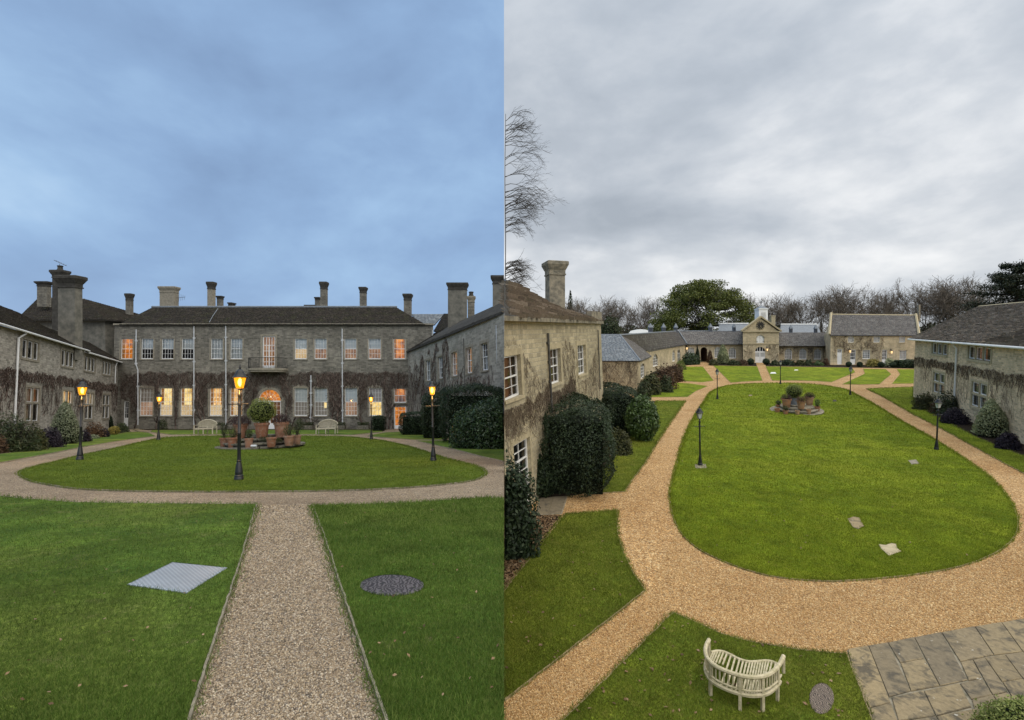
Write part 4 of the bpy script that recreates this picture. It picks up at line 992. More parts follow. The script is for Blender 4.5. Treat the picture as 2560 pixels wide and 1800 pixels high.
# ------------------------------------------------------------------ left court: the manor house
def manor():
    h = thing('manor_house', LS.g(657, 1073), 'long two-storey grey stone manor house with dark stone-tiled roof and glowing windows', 'house')
    F = Frame(LS.g(270, 1073), LS.g(1100, 1073), LS.U); hit = F.rect
    up = [hit(x0, x1, 846.5, 897.5) for x0, x1 in ((302,332),(353,383),(403.5,434),(453.5,483.5),(527,557),(576,606),(736.5,767),(786,816.5),(861,891),(921,952),(983.5,1013.5))]
    lo = [hit(x0, x1, 970, 1039.5) for x0, x1 in ((349,382),(400,431),(451,481),(524,555),(575,606),(736,768),(786,818),(862,893),(923,954))]
    bal = hit(656, 688, 840, 922); ard = hit(645, 702, 973, 1072.6); r5 = hit(985, 1015, 971, 1006.5); rd = hit(985, 1016, 1015.5, 1072.6); sd_ = hit(309, 321, 1003, 1066)
    top = F.hit(600, 812)[1]; aR = F.hit(1060, 1000)[0]
    aL = F.hit(284, 900)[0]
    m = MB(); wall(m, F, aL, aR+1.0, -.3, top, up+lo+[bal, ard, r5, rd, sd_], .17)
    bs = F.hit(670, 1003)[1]; arch_fill(m, F, ard[0], ard[1], bs, ard[3])
    W = m.build('wall', M['stone_house'], h, world=True)
    b = MB(); back = Vector((-2.2, 9, 9*LS.s))
    prism(b, [F.pt(aL, 0), F.pt(aR+1, 0), F.pt(aR+1, 0)+back, F.pt(aL, 0)+back], LS.U, -.3, top-.02, skip=(0,), top=True); b.build('rear_wall', M['stone_house'], h, world=True)
    # window surrounds and the band under the eaves
    t = MB(); t.fbox(F, aL, aR+1.05, top-.05, top+.10, -.2, .22); t.build('cornice', M['stone_trim'], h, world=True)
    for r in lo[5:]+lo[:1]:
        q = MB(); n = 10
        for i in range(n):
            f0, f1 = i/n, (i+1)/n; A = [(r[0]-.16+(r[1]-r[0]+.32)*f, r[3]+.02+.32*math.sin(math.pi*f)**.7) for f in (f0, f1)]
            q.box8([F.pt(A[0][0], r[3]+.005, .035), F.pt(A[1][0], r[3]+.005, .035), F.pt(A[1][0], r[3]+.005, -.02), F.pt(A[0][0], r[3]+.005, -.02), F.pt(A[0][0], A[0][1], .035), F.pt(A[1][0], A[1][1], .035), F.pt(A[1][0], A[1][1], -.02), F.pt(A[0][0], A[0][1], -.02)])
        q.build('window_head', M['stone_trim'], h, world=True)
    for r in up+lo+[r5]:
        surround(F, h, r, .13, 0, 'stone_trim')
    su = [('lit_orange','lit_orange'),('blind_blue','dark_room'),('blind_blue','dark_room'),('blind_blue','dark_room'),('net_blue','net_blue'),('net_blue','net_blue'),('blind_blue','lit_cream'),('blind_blue','lit_brick'),('blind_blue','lit_brick'),('blind_blue','lit_brick'),('lit_orange','lit_orange')]
    for r, (u, l) in zip(up, su): sash(F, h, r, 3 if u == 'lit_orange' else 4, 2, 2, u, l)
    sl = [('net_grey','lit_pink'),('lit_yellow','lit_yellow'),('lit_yellow','lit_yellow'),('lit_amber','lit_amber'),('lit_amber','lit_cream'),('blind_blue','net_grey'),('blind_blue','net_grey'),('blind_blue','lit_pink'),('net_grey','lit_yellow')]
    for i, (r, (u, l)) in enumerate(zip(lo, sl)):
        w = sash(F, h, r, 4, 3, 3, u, l)
        if i == 6:
            q = MB(); c = (r[0]+r[1])/2; q.fbox(F, c+.22, c+.48, r[2]+.75, r[2]+1.25, -.235, -.23); q.build('lamp_shade', M['lit_yellow'], w, world=True)
        if i == 3:
            for (fa, fb) in ((.2,.62),(.55,.66),(.3,.42),(.62,.38),(.75,.5),(.42,.55)):
                q = MB(); a = r[0]+(r[1]-r[0])*fa; bb = r[2]+(r[3]-r[2])*fb; q.fbox(F, a-.05, a+.05, bb-.06, bb+.06, -.24, -.235); q.build('candle_lamp', M['wall_lamp_glow'], w, world=True)
    # balcony: french door, slab, railings
    surround(F, h, bal, .18, .18, 'stone_trim', .05)
    d = sash(F, h, bal, 4, 1, 4, 'lit_brick', 'lit_brick', split=.28, sill=None, name='french_door', fw=.10, bar=.05)
    q = MB(); am = (bal[0]+bal[1])/2; q.fbox(F, am-.05, am+.05, bal[2], bal[3]-.9, -.13, -.06); q.fbox(F, bal[0]+.07, bal[1]-.07, bal[2]+.02, bal[2]+.32, -.125, -.07); q.build('door_stile', M['white_paint'], d, world=True)
    sb = hit(623, 720, 922, 931); K = 14; ac = (sb[0]+sb[1])/2; rx = (sb[1]-sb[0])/2
    q = MB(); arc = [(ac-rx*math.cos(math.pi*i/K), 1.15*math.sin(math.pi*i/K)**.6) for i in range(K+1)]
    for (s0, zb, zt) in ((.94, sb[2], sb[2]+.16), (1.0, sb[2]+.16, sb[3]+.02)):
        pts = [(ac+(a-ac)*s0, n*s0) for a, n in arc]
        q.face([F.pt(a, zt, n) for a, n in pts]); q.face([F.pt(a, zb, n) for a, n in pts[::-1]])
        for i in range(K): q.face([F.pt(pts[i][0], zb, pts[i][1]), F.pt(pts[i+1][0], zb, pts[i+1][1]), F.pt(pts[i+1][0], zt, pts[i+1][1]), F.pt(pts[i][0], zt, pts[i][1])])
    bl = q.build('balcony', M['stone_trim'], h, world=True)
    rt = F.hit(671, 896)[1]; K2 = 34
    for i in range(K2+1):
        x, n = ac-rx*.95*math.cos(math.pi*i/K2), 1.08*math.sin(math.pi*i/K2)**.6
        q = MB(); q.tube([F.pt(x, sb[3]+.02, n), F.pt(x, rt, n)], .012, 4); q.build('baluster', M['black_iron'], bl, world=True)
    for z in (rt, sb[3]+.10):
        q = MB(); q.tube([F.pt(ac-rx*.95*math.cos(math.pi*i/K2), z, 1.08*math.sin(math.pi*i/K2)**.6) for i in range(K2+1)], .022, 5); q.build('handrail', M['black_iron'], bl, world=True)
    # arched garden door with fanlight
    am = (ard[0]+ard[1])/2; rr = (ard[1]-ard[0])/2; n = -.10; q = MB(); ht = ard[3]-bs
    for (f, w) in ((1.0, .05), (.62, .022), (.32, .022)):
        pts = [F.pt(am-rr*f*math.cos(math.pi*i/16), bs+ht*f*math.sin(math.pi*i/16), n) for i in range(17)]; q.tube(pts, w*(1.3 if f == 1 else .6), 4)
    for i in range(1, 8):
        a = math.pi*i/8; q.tube([F.pt(am-rr*.32*math.cos(a), bs+ht*.32*math.sin(a), n), F.pt(am-rr*math.cos(a), bs+ht*math.sin(a), n)], .014, 4)
    fl = q.build('fanlight', M['white_paint'], h, world=True)
    g = MB(); g.face([F.pt(ard[0], bs, n-.15), F.pt(ard[1], bs, n-.15), F.pt(ard[1], ard[3]+.02, n-.15), F.pt(ard[0], ard[3]+.02, n-.15)]); g.build('lit_room', M['lit_orange'], fl, world=True)
    q = MB(); q.fbox(F, am-.07, am+.07, bs+.35, bs+.5, -.24, -.235); q.build('hall_lamp', M['wall_lamp_glow'], fl, world=True)
    dr = sash(F, h, (ard[0], ard[1], ard[2], bs), 6, 0, 6, 'lit_dim', 'lit_dim', split=0.0, sill=None, name='garden_door', fw=.08)
    q = MB(); q.fbox(F, am-.08, am+.08, ard[2], bs-.05, -.13, -.055); q.fbox(F, ard[0]+.08, ard[1]-.08, ard[2]+.02, ard[2]+.55, -.12, -.065); q.fbox(F, ard[0]-.0, ard[1]+.0, bs-.06, bs+.06, -.15, -.05); q.build('door_rails', M['white_paint'], dr, world=True)
    q = MB(); 
    for i in range(16):
        a0_, a1_ = math.pi*i/16, math.pi*(i+1)/16
        A = [(am-(rr+e)*math.cos(a), bs+(ht+e)*math.sin(a)) for a in (a0_, a1_) for e in (.0, .22)]
        q.box8([F.pt(*A[0], -.02), F.pt(*A[1], -.02), F.pt(*A[3], -.02), F.pt(*A[2], -.02), F.pt(*A[0], .04), F.pt(*A[1], .04), F.pt(*A[3], .04), F.pt(*A[2], .04)])
    q.build('arch_surround', M['stone_trim'], h, world=True)
    sash(F, h, r5, 3, 1, 1, 'lit_orange', 'lit_dim')
    dd = sash(F, h, (rd[0], rd[1], rd[2]+.02, rd[3]), 3, 0, 5, 'lit_amber', 'lit_orange', split=0.0, sill=None, name='side_door', fw=.09)
    q = MB(); q.fbox(F, rd[0]+.09, rd[1]-.09, rd[2]+.03, rd[2]+.36, -.13, -.06); q.build('door_rail', M['white_paint'], dd, world=True)
    d2 = sash(F, h, sd_, 2, 0, 4, 'dark_room', 'dark_room', split=0.0, sill=None, name='side_door', fw=.06)
    q = MB(); q.fbox(F, sd_[0]+.06, sd_[1]-.06, sd_[2]+.02, sd_[2]+.8, -.13, -.06); q.build('door_rail', M['white_paint'], d2, world=True)
    for x0, x1, y0, y1, jog in ((342,342,824,1062,346),(486,486,816,1063,None),(565.5,566,814,1062,None),(856,857,822,1063,None),(778,778,938,1062,None)):
        p0, p1 = F.hit(x0, y0), F.hit(x1, y1)
        pts = [p0, p1] if not jog else [p0, F.hit(341, 910), F.hit(jog, 925), F.hit(jog, y1)]
        pipe(h, F, pts, .055, 'white_pipe')
    # roof
    y0 = 48.4+.08*9.9-.3; yr = 53.0; yb = 57.5
    E0, E1, R0, R1 = P(298, 811.5, y0), P(1063, 811.5, y0), P(382, 768.5, yr), P(990, 768.5, yr)
    tile_roof(h, E0, E1, R0, R1, .22, .36, .045, 'tiles_left', 5)
    zb = E0.z; B0, B1 = Vector((E0.x*1.02, yb, zb)), Vector((E1.x-1.5, yb, zb))
    tile_roof(h, B1, B0, R1, R0, .4, .6, .045, 'tiles_left', 6)
    tile_roof(h, B0, E0, R0, R0+Vector((.01, 0, 0)), .3, .4, .045, 'tiles_left', 7); tile_roof(h, E1, B1, R1, R1+Vector((.01, 0, 0)), .3, .4, .045, 'tiles_left', 8)
    strip(h, [R0+Vector((-.1, 0, .05)), R1+Vector((.1, 0, .05))], .11, 'lead', 'ridge_capping')
    strip(h, [P(545, 771, yr-.4), P(532, 790, yr-2.4), P(523, 806, y0+.4)], .03, 'lead', 'lightning_cable')
    # lower rear roof on the left and the blue slate roof on the right
    tile_roof(h, P(240, 812, 54.5), P(360, 812, 54.5), P(256, 787.5, 57), P(366, 787.5, 57), .25, .4, .04, 'tiles_left', 9)
    strip(h, [P(256, 787, 57), P(366, 787, 57)], .07, 'lead', 'ridge_capping')
    tile_roof(h, P(1050, 812, 55.2), P(1086, 812, 55.2), P(1028, 785, 59), P(1110, 785, 59), .22, .4, .03, 'slate_blue', 10)
    tile_roof(h, P(1084, 828, 53.5), P(1130, 835, 50), P(1110, 784, 57), P(1135, 784, 55), .25, .4, .04, 'tiles_left', 11)
    for x0, x1, t, bt, y, mt, kw in ((318,338,734,792,55,'stone_house',{}),(405,453,717,768,53.4,'stone_trim',{'dr':.5}),(522,543,705,768,53.3,'stone_trim',{}),(545,562,740,768,56,'stone_render',{}),(803,822,705,768,53.3,'stone_house',{}),(789,803,743,768,56,'stone_render',{}),(901,919,718,768,53.3,'stone_house',{}),(1011,1031,735,790,54.5,'stone_house',{})):
        chimney(h, x0, x1, t, bt, y, mt, 'stone_dark' if x0 != 405 else 'stone_trim', **kw)
    for x0, x1, t, bt in ((575,584,757,768),(765,790,763,768)):
        q = MB(); a, b = P(x0, bt, 56), P(x1, t, 56); q.box(a.x, b.x, 55.6, 56.4, a.z-.5, b.z-.15); q.box(a.x-.05, b.x+.05, 55.5, 56.5, b.z-.14, b.z); q.build('roof_vent', M['stone_dark'], h, world=True)
    q = MB(); p = P(441, 745, 53.4); q.tube([p, p+Vector((.9, 0, .1))], .02, 4); 
    for i in range(4): q.tube([p+Vector((.25+.2*i, 0, -.35+.06*i)), p+Vector((.3+.2*i, 0, .45-.06*i))], .014, 4)
    q.build('aerial', M['dark_pipe'], h, world=True)
    holes = [(r[0]-.12, r[1]+.12, r[2]-.1, r[3]+.12) for r in lo+[r5, rd, sd_]]+[(ard[0]-.3, ard[1]+.3, 0, bs+.2), (ard[0]+.1, ard[1]-.1, bs, ard[3]+.3)]
    bt = F.hit(600, 931)[1]
    vines('wall_creeper', 'leafless brown creeper covering the ground floor of the manor house', F, F.hit(300, 1000)[0], F.hit(1022, 1000)[0], .9, bt, holes, 4600, 'vine_bark', (.009, .026), .17, 0, 51, .05, .25, trunks=[F.hit(p, 1070)[0] for p in (338, 392, 441, 491, 505, 515, 565, 620, 715, 728, 777, 826, 846, 905, 912, 964, 972, 978)])
    # stone troughs at the foot of the wall
    for i, (x0, x1, l) in enumerate(((838,866,'low stone trough against the wall just right of the right bench'),(897,925,'low stone trough against the wall behind the far right lamp'),(760,786,'dark low stone trough at the left end of the right bench'),(532,560,'low stone trough at the right end of the left bench'))):
        r = hit(x0, x1, 1063, 1072.8); o = thing('stone_trough', F.pt((r[0]+r[1])/2, 0, .4), l, 'trough')
        q = MB(); q.fbox(F, r[0], r[1], 0, r[3], .12, .60); q.build('trough', M['stone_plinth'], o, world=True)
        rng = np.random.default_rng(60+i); n = 350; C = np.stack([rng.random(n)*(r[1]-r[0]), rng.random(n)*.4, rng.random(n)*.3], 1); C = np.array([F.pt(r[0]+c[0], r[3]+c[2], .16+c[1]) for c in C])
        V, Fc = leaves_np(C, .1, rng); mesh_np('plants', V, Fc, M['leaf_scrub'], o, world=True)
    return h, F
HOUSE, FM = manor()
def left_wing():
    base = lambda px: (px, 1028+(714-px)*.1064)
    F = Frame(LS.g(*base(-160)), LS.g(*base(291)), LS.U)
    h = thing('cottage_wing', LS.g(*base(150)), 'grey stone wing on the far left with stone-tiled roof, big chimney and mullioned windows', 'house')
    te = F.hit(100, 843)[1]; te2 = F.hit(260, 895)[1]; aS = F.hit(208.5, 950)[0]
    upw = [F.rect(54, 97, 851, 898), F.rect(153, 185, 877, 917), F.rect(211, 238, 892, 929), F.rect(256, 278, 904, 937)]
    low = [F.rect(64, 98, 968, 1054), F.rect(155, 180, 976, 1050), F.rect(211, 233, 983, 1049), F.rect(256, 274, 987, 1046)]
    for l in (upw, low):     # keep a common head and sill height along the wall
        b0 = sum(r[2] for r in l)/len(l); b1 = sum(r[3] for r in l)/len(l); l[:] = [(r[0], r[1], b0*.7+r[2]*.3, b1*.7+r[3]*.3) for r in l]
    m = MB(); wall(m, F, 0, aS, -.3, te, [r for r in upw+low if r[1] < aS], .14); wall(m, F, aS, F.L-.02, -.3, te2, [r for r in upw+low if r[0] > aS], .14)
    m.build('wall', M['stone_rubble'], h, world=True)
    ins = Vector((-7, -1.0, 0)); b = MB(); prism(b, [F.pt(0, 0), F.pt(F.L, 0), F.pt(F.L, 0)+ins, F.pt(0, 0)+ins], LS.U, -.3, te2-.03, skip=(0,)); b.build('rear_wall', M['stone_rubble'], h, world=True)
    def mullion(r, lights, rows, mats, nm='window'):
        a0, a1, b0, b1 = r; w = (a1-a0)/lights; q = MB(); st = .11
        q.fbox(F, a0-.12, a0+.03, b0-.10, b1+.12, -.14, .03); q.fbox(F, a1-.03, a1+.12, b0-.10, b1+.12, -.14, .03); q.fbox(F, a0+.03, a1-.03, b1-.02, b1+.12, -.14, .028); q.fbox(F, a0+.03, a1-.03, b0-.12, b0+.02, -.14, .05)
        for i in range(1, lights): q.fbox(F, a0+w*i-st/2, a0+w*i+st/2, b0+.02, b1-.02, -.13, .01)
        rb = [b0+(b1-b0)*f for f in ((0, 1) if rows == 1 else (0, .55, 1))]
        if rows == 2: q.fbox(F, a0+.03, a1-.03, rb[1]-.06, rb[1]+.06, -.13, .008)
        o = q.build(nm, M['stone_trim'], h, world=True)
        k = 0
        for j in range(rows):
            for i in range(lights):
                x0, x1 = a0+w*i+.05, a0+w*(i+1)-.05; y0, y1 = rb[j]+.05, rb[j+1]-.05; f = MB(); t = .035
                f.fbox(F, x0, x0+t, y0, y1, -.10, -.05); f.fbox(F, x1-t, x1, y0, y1, -.10, -.05); f.fbox(F, x0+t, x1-t, y1-t, y1, -.10, -.05); f.fbox(F, x0+t, x1-t, y0, y0+t, -.10, -.05)
                f.build('casement', M['white_paint'], o, world=True)
                g = MB(); g.face([F.pt(x0, y0, -.08), F.pt(x1, y0, -.08), F.pt(x1, y1, -.08), F.pt(x0, y1, -.08)]); g.build('pane', M['glass'], o, world=True)
                g = MB(); g.face([F.pt(x0-.04, y0-.04, -.2), F.pt(x1+.04, y0-.04, -.2), F.pt(x1+.04, y1+.04, -.2), F.pt(x0-.04, y1+.04, -.2)]); mt = mats[k % len(mats)]; g.build('lit_room' if 'lit' in mt else 'room', M[mt], o, world=True); k += 1
    for r in upw: mullion(r, 3, 1, ['dark_room', 'dark_room', 'dark_room'])
    for r, ms in zip(low, (['dark_room', 'dark_room', 'net_grey', 'lit_dim'], ['lit_amber', 'net_grey', 'lit_cream', 'lit_amber'], ['dark_room', 'dark_room', 'lit_dim', 'lit_cream'], ['dark_room', 'dark_room', 'dark_room', 'dark_room'])): mullion(r, 2, 2, ms)
    # roofs: eaves follow the wall, ridge set back
    def up(a, b, n): return F.pt(a, b, n)
    ov = .28; E0, E1 = up(0, te+.03, ov), up(aS-.1, te+.03, ov)
    R0 = P(-70, 705, F.pt(0, 0).y+4.2); R1 = P(160, 815, F.pt(aS, 0).y-.5)
    R0 = up(-.5, te+2.9, -4.2); R1 = up(aS-.1, te+2.9, -4.2)
    tile_roof(h, E0, E1, R0, R1, .20, .34, .05, 'tiles_left', 15, singles=300)
    tile_roof(h, up(aS, te2+.03, ov), up(F.L, te2+.03, ov), up(aS, te2+1.9, -2.4), up(F.L, te2+1.9, -2.4), .20, .32, .045, 'tiles_left', 16)
    back = MB(); back.face([R0, R1, up(aS, te, -8.2), up(0, te, -8.2)]); back.build('roof', M['stone_dark'], h, world=True)
    gend = MB(); gend.face([up(aS-.1, te, 0), up(aS-.1, te2-.2, 0), up(aS-.1, te2-.2, -4.2), R1]); gend.build('gable_wall', M['stone_render'], h, world=True)
    for a0, a1, tb, dz in ((0, aS, te, 0), (aS, F.L-.05, te2, 0)):
        q = MB(); q.tube([F.pt(a0, tb-.04, ov+.05), F.pt(a1, tb-.04, ov+.05)], .07, 8); q.build('gutter', M['white_paint'], h, world=True, smooth=True)
    p0, p1, p2 = F.hit(54, 834), F.hit(42, 845), F.hit(36, 1050)
    mb = MB(); mb.tube([F.pt(p0[0], te-.05, ov), F.pt(p1[0], p1[1], .08), F.pt(p1[0], .05, .08)], .06, 8); mb.build('downpipe', M['white_paint'], h, world=True, smooth=True)
    q = F.hit(289, 908); mb = MB(); mb.tube([F.pt(q[0]-.3, te2-.1, .2), F.pt(q[0]-.3, te2-.5, .08), F.pt(q[0]-.3, q[1]-1.9, .08)], .05, 8); mb.build('downpipe', M['white_paint'], h, world=True, smooth=True)
    # the big external stack at the end of the taller roof, standing on the wall face
    q = F.hit(186, 960); yb = F.pt(q[0], 0).y
    chimney(h, 155, 216, 690, 870, F.pt(aS, 0).y-1.2, 'stone_render', 'stone_dark', dr=.55, capf=.17)
    bq = MB(); a0, a1 = aS-2.1, aS+.15; bq.fbox(F, a0, a1, -.2, te+.5, -.6, .10); 
    chimney(h, 138, 178, 676, 800, 46, 'stone_dark', 'stone_dark', dr=.7, pot=True, capf=.16)
    chimney(h, 98, 134, 704, 745, 52, 'stone_house', 'stone_dark', dr=.5)
    c = P(149, 662, 46); q = MB(); q.tube([P(149, 676, 46), c+Vector((0, 0, .1))], .02, 4); q.tube([c+Vector((-.5, 0, .42)), c+Vector((.62, 0, -.1))], .018, 4)
    for i in range(5): q.tube([c+Vector((-.4+.22*i, -.15, .37-.1*i)), c+Vector((-.36+.22*i, .15, .39-.1*i))], .012, 4)
    q.build('aerial', M['dark_pipe'], h, world=True)
    # taller rear block with pyramid roof
    y = 50.2; m = MB(); a, b_ = P(205, 800, y), P(264, 800, y); zb = P(0, 915, y).z
    fr = [(a.x, y), (b_.x, y), (b_.x+.9, y+3.2), (a.x-4, y+5)]
    prism(m, [Vector((p[0], p[1], zb)) for p in fr], (-.03, .02, 1), 0, a.z-zb); m.build('rear_block', M['stone_render'], h, world=True)
    G = Frame(Vector((b_.x, y, zb)), Vector((b_.x+.9, y+3.2, zb)), (-.03, .02, 1)); w = G.rect(274, 282, 842, 888); w = (1.2, 2.3, w[2], w[3]); sash(G, h, w, 3, 2, 2, 'net_blue', 'net_blue', n=.06)
    m = MB(); e0_ = P(44, 802, 50.4); prism(m, [Vector((e0_.x, 50.4, zb)), Vector((b_.x-.3, 50.4, zb)), Vector((b_.x-.3, 58, zb)), Vector((e0_.x, 58, zb))], (0, 0, 1), 0, e0_.z-zb); m.build('rear_block', M['stone_render'], h, world=True)
    ap0, ap1 = P(97, 744, 56), P(212, 748, 56); e0, e1 = P(40, 800, 49.6), P(266, 799, 49.6); e2 = e1+Vector((.9, 3.6, .0))
    tile_roof(h, e0, e1, ap0, ap1, .22, .36, .05, 'tiles_left', 17); tile_roof(h, e1, e2+Vector((1.2, 4, 0)), ap1, ap1+Vector((.02, 0, 0)), .22, .36, .05, 'tiles_left', 18)
    strip(h, [ap0, ap1], .08, 'lead', 'ridge_capping')
    holes = [(r[0]-.2, r[1]+.2, r[2]-.2, r[3]+.22) for r in low]
    bt = F.hit(150, 940)[1]; be = F.hit(60, 918)[1]
    vines('wall_creeper', 'leafless brown creeper banding the stone wing on the far left', F, .2, F.L-.1, 1.2, bt, holes, 1500, 'vine_bark', (.008, .03), .15, 0, 52, .045, .2, long=(3, 10))
    bb = F.hit(150, 985)[1]
    vines('wall_creeper', 'dense upper band of bare creeper stems below the small upper windows on the far left', F, .2, F.L-.1, bb, bt, holes, 1200, 'vine_bark', (.010, .032), .14, 0, 53, .06, .15, long=(3, 8))
    return h, F
LW, FL = left_wing()
def right_wing():
    F = Frame(LS.g(1023, 1073), LS.g(1276, 1103.6), LS.U); CLAMP[0] = 'left'
    h = thing('stone_wing', F.pt(F.L/2, 0), 'grey stone wing on the right of the evening court behind the tall dark hedge', 'house')
    top = F.hit(1140, 833)[1]
    ws = [F.rect(1064.5, 1076.5, 901, 951), F.rect(1095, 1107, 891, 946), F.rect(1129, 1143, 880, 940), F.rect(1165, 1180, 869, 933), F.rect(1203, 1220, 856, 926)]
    b0 = sum(r[2] for r in ws)/5; b1 = sum(r[3] for r in ws)/5; ws = [(r[0], r[1], b0, b1) for r in ws]
    m = MB(); wall(m, F, 0, F.L, -.3, top, ws, .22); m.build('wall', M['stone_house_brightened'], h, world=True)
    A, B = F.pt(0, 0), F.pt(F.L, 0); b = MB(); prism(b, [A, B, Vector((-.002, A.y+1, LS.z(0, A.y+1)))], LS.U, -.3, top-.03, skip=(0,)); b.build('rear_wall', M['stone_house_brightened'], h, world=True)
    for v in list(b.v): pass
    for r, (u, l) in zip(ws, (('net_blue', 'net_blue'), ('net_blue', 'dark_room'), ('lit_brick', 'lit_brick'), ('lit_brick', 'lit_brick'), ('dark_room', 'net_blue'))):
        sash(F, h, r, 3, 2, 2, u, l, n=-.16); surround(F, h, r, .2, .18, 'stone_trim')
    t = MB(); t.fbox(F, 0, F.L-.01, top-.02, top+.14, -.25, .16); t.build('cornice', M['stone_dark'], h, world=True)
    E0, E1 = F.pt(0.2, top+.15, .05), F.pt(F.L-.01, top+.15, .05)
    R1 = F.pt(F.L-.01, top+.15, .05)+Vector((0.004, 4.0, .0)); R1 = Vector((.4, E1.y+3.2, (900-753)/FP*(E1.y+3.2))); R0 = P(1098, 826, E0.y+3.5)
    tile_roof(h, E0, E1, R0, R1, .22, .36, .05, 'tiles_left', 19)
    chimney(h, 1121, 1169, 708, 815, 44, 'stone_render', 'stone_dark', dr=.5, capf=.17); chimney(h, 1170, 1187, 741, 792, 47, 'stone_house', 'stone_trim', pot=True)
    chimney(h, 1232, 1275, 690, 765, 34.2, 'stone_render', 'stone_dark', dr=.5, capf=.28, capw=1.25)
    for px, y0, y1, r, mt in ((1243.5, 813, 962, .045, 'white_pipe'), (1161, 846, 970, .025, 'dark_pipe'), (1108, 862, 950, .025, 'dark_pipe')):
        p, q = F.hit(px, y0), F.hit(px, y1); pipe(h, F, [p, (p[0], q[1])], r, mt, brackets=mt == 'white_pipe')
    q = MB(); q.tube([P(1081, 826, 49), P(1081, 848, 49), P(1070, 858, 48.2)], .06, 6); q.build('downpipe', M['white_pipe'], h, world=True)
    holes = [(r[0]-.25, r[1]+.25, r[2]-.15, r[3]+.3) for r in ws]; bt = F.hit(1030, 925)[1]
    env = lambda a: bt+(1.5*math.sin(min(a/F.L, .7)*2.2)+.5*math.sin(a*3)-.15*a*(a > F.L*.55))
    vines('wall_creeper', 'leafless creeper fanning up the stone wing above the tall hedge on the right', F, .1, F.L-.4, 1.0, bt+1.4, holes, 1300, 'vine_bark', (.010, .03), .17, -.25, 54, .05, env=env, long=(4, 14))
right_wing(); CLAMP[0] = None
# ------------------------------------------------------------------ lamp posts
LAMP = {}
def lamp_post(site, px, row, label, lit, group, yaw=0.0, scale=1.0):
    loc = site.g(px, row)+Vector((0, 0, .03)); rot = site.rot @ Matrix.Rotation(yaw, 3, 'Z')
    o = thing('lamp_post', loc, label, 'lamp post', group, rot); o.scale = (scale,)*3
    u = .00192; Z = lambda y: (1528-y)*u
    key = lit
    if key not in LAMP:
        parts = []
        def part(nm, mb, mt, smooth=True): parts.append((nm, mb.build(nm, M[mt], o, smooth=smooth), None))
        b = MB(); b.lathe([(.108, 0), (.11, Z(1500)), (.098, Z(1490)), (.1, Z(1470)), (.084, Z(1460)), (.09, Z(1440)), (.086, Z(1420)), (.062, Z(1330)), (.05, Z(1300)), (.056, Z(1296)), (.056, Z(1286)), (.044, Z(1280))], 12); part('base', b, 'black_iron')
        b = MB(); b.lathe([(.042, Z(1280)), (.038, Z(950)), (.043, Z(945)), (.043, Z(935)), (.037, Z(930)), (.036, Z(590)), (.048, Z(585)), (.048, Z(555)), (.04, Z(550)), (.038, Z(480)), (.046, Z(470)), (.046, Z(440)), (.03, Z(430)), (.024, Z(395)), (.05, Z(385)), (.052, Z(376))], 12); part('post', b, 'black_iron')
        b = MB(); b.tube([(-.235, 0, Z(570)), (.235, 0, Z(570))], .012, 8)
        for s in (-1, 1): b.lathe([(.0, -.02), (.02, -.012), (.02, .012), (0, .02)], 8, (s*.235, 0, Z(570)))
        part('ladder_bar', b, 'black_iron')
        f = MB(); t, bt = .145, .085; zt, zb = Z(232), Z(374)
        for sx, sy in ((-1, -1), (1, -1), (1, 1), (-1, 1)): f.tube([(sx*bt*.72, sy*bt*.72, zb), (sx*t*.72, sy*t*.72, zt)], .008, 5)
        for r_, z_ in ((t, zt), (bt, zb)):
            c = [(sx*r_*.72, sy*r_*.72, z_) for sx, sy in ((-1, -1), (1, -1), (1, 1), (-1, 1), (-1, -1))]; f.tube(c, .009, 5)
        part('lantern_frame', f, 'black_iron')
        for i in range(4):
            g = MB(); a = [(sx, sy) for sx, sy in ((-1, -1), (1, -1), (1, 1), (-1, 1))]; p, q = a[i], a[(i+1) % 4]; k = .70
            g.face([(p[0]*bt*k, p[1]*bt*k, zb), (q[0]*bt*k, q[1]*bt*k, zb), (q[0]*t*k, q[1]*t*k, zt), (p[0]*t*k, p[1]*t*k, zt)]); part('pane', g, 'lamp_glass_lit' if lit else 'lamp_glass_day', False)
        r_ = MB(); r_.lathe([(.165, Z(236)), (.168, Z(226)), (.13, Z(205)), (.115, Z(180)), (.10, Z(178)), (.085, Z(150)), (.05, Z(130)), (.018, Z(124))], 12); part('lantern_roof', r_, 'black_iron')
        r_ = MB(); r_.lathe([(.015, Z(126)), (.026, Z(115)), (.03, Z(100)), (.018, Z(88)), (.01, Z(80)), (.012, Z(72)), (.002, Z(62))], 8); part('finial', r_, 'black_iron')
        if lit:
            b = MB(); b.lathe([(.005, Z(345)), (.035, Z(325)), (.05, Z(290)), (.035, Z(255)), (.004, Z(240))], 8); part('bulb', b, 'bulb')
        LAMP[key] = parts
    else:
        for nm, src, _ in LAMP[key]:
            c = src.copy(); col.objects.link(c); c.parent = o
    if lit:
        ld = bpy.data.lights.new('lamp_light', 'POINT'); ld.energy = 34; ld.color = (1, .48, .10); ld.shadow_soft_size = .12
        lo = bpy.data.objects.new('lamp_light', ld); col.objects.link(lo); lo.location = loc+site.U*Z(300)*scale+Vector((0, -.22, -.05))
    return o
GL = 'lit lamp posts round the evening lawn'
lamp_post(LS, 597, 1203, 'tall lit black lamp post nearest the camera on the oval lawn', True, GL)
lamp_post(LS, 199.5, 1152, 'lit black lamp post on the left edge of the oval lawn, before the cone-shaped shrub', True, GL, .3)
lamp_post(LS, 396, 1101, 'small lit black lamp post far left on the oval lawn, left of the left bench', True, GL)
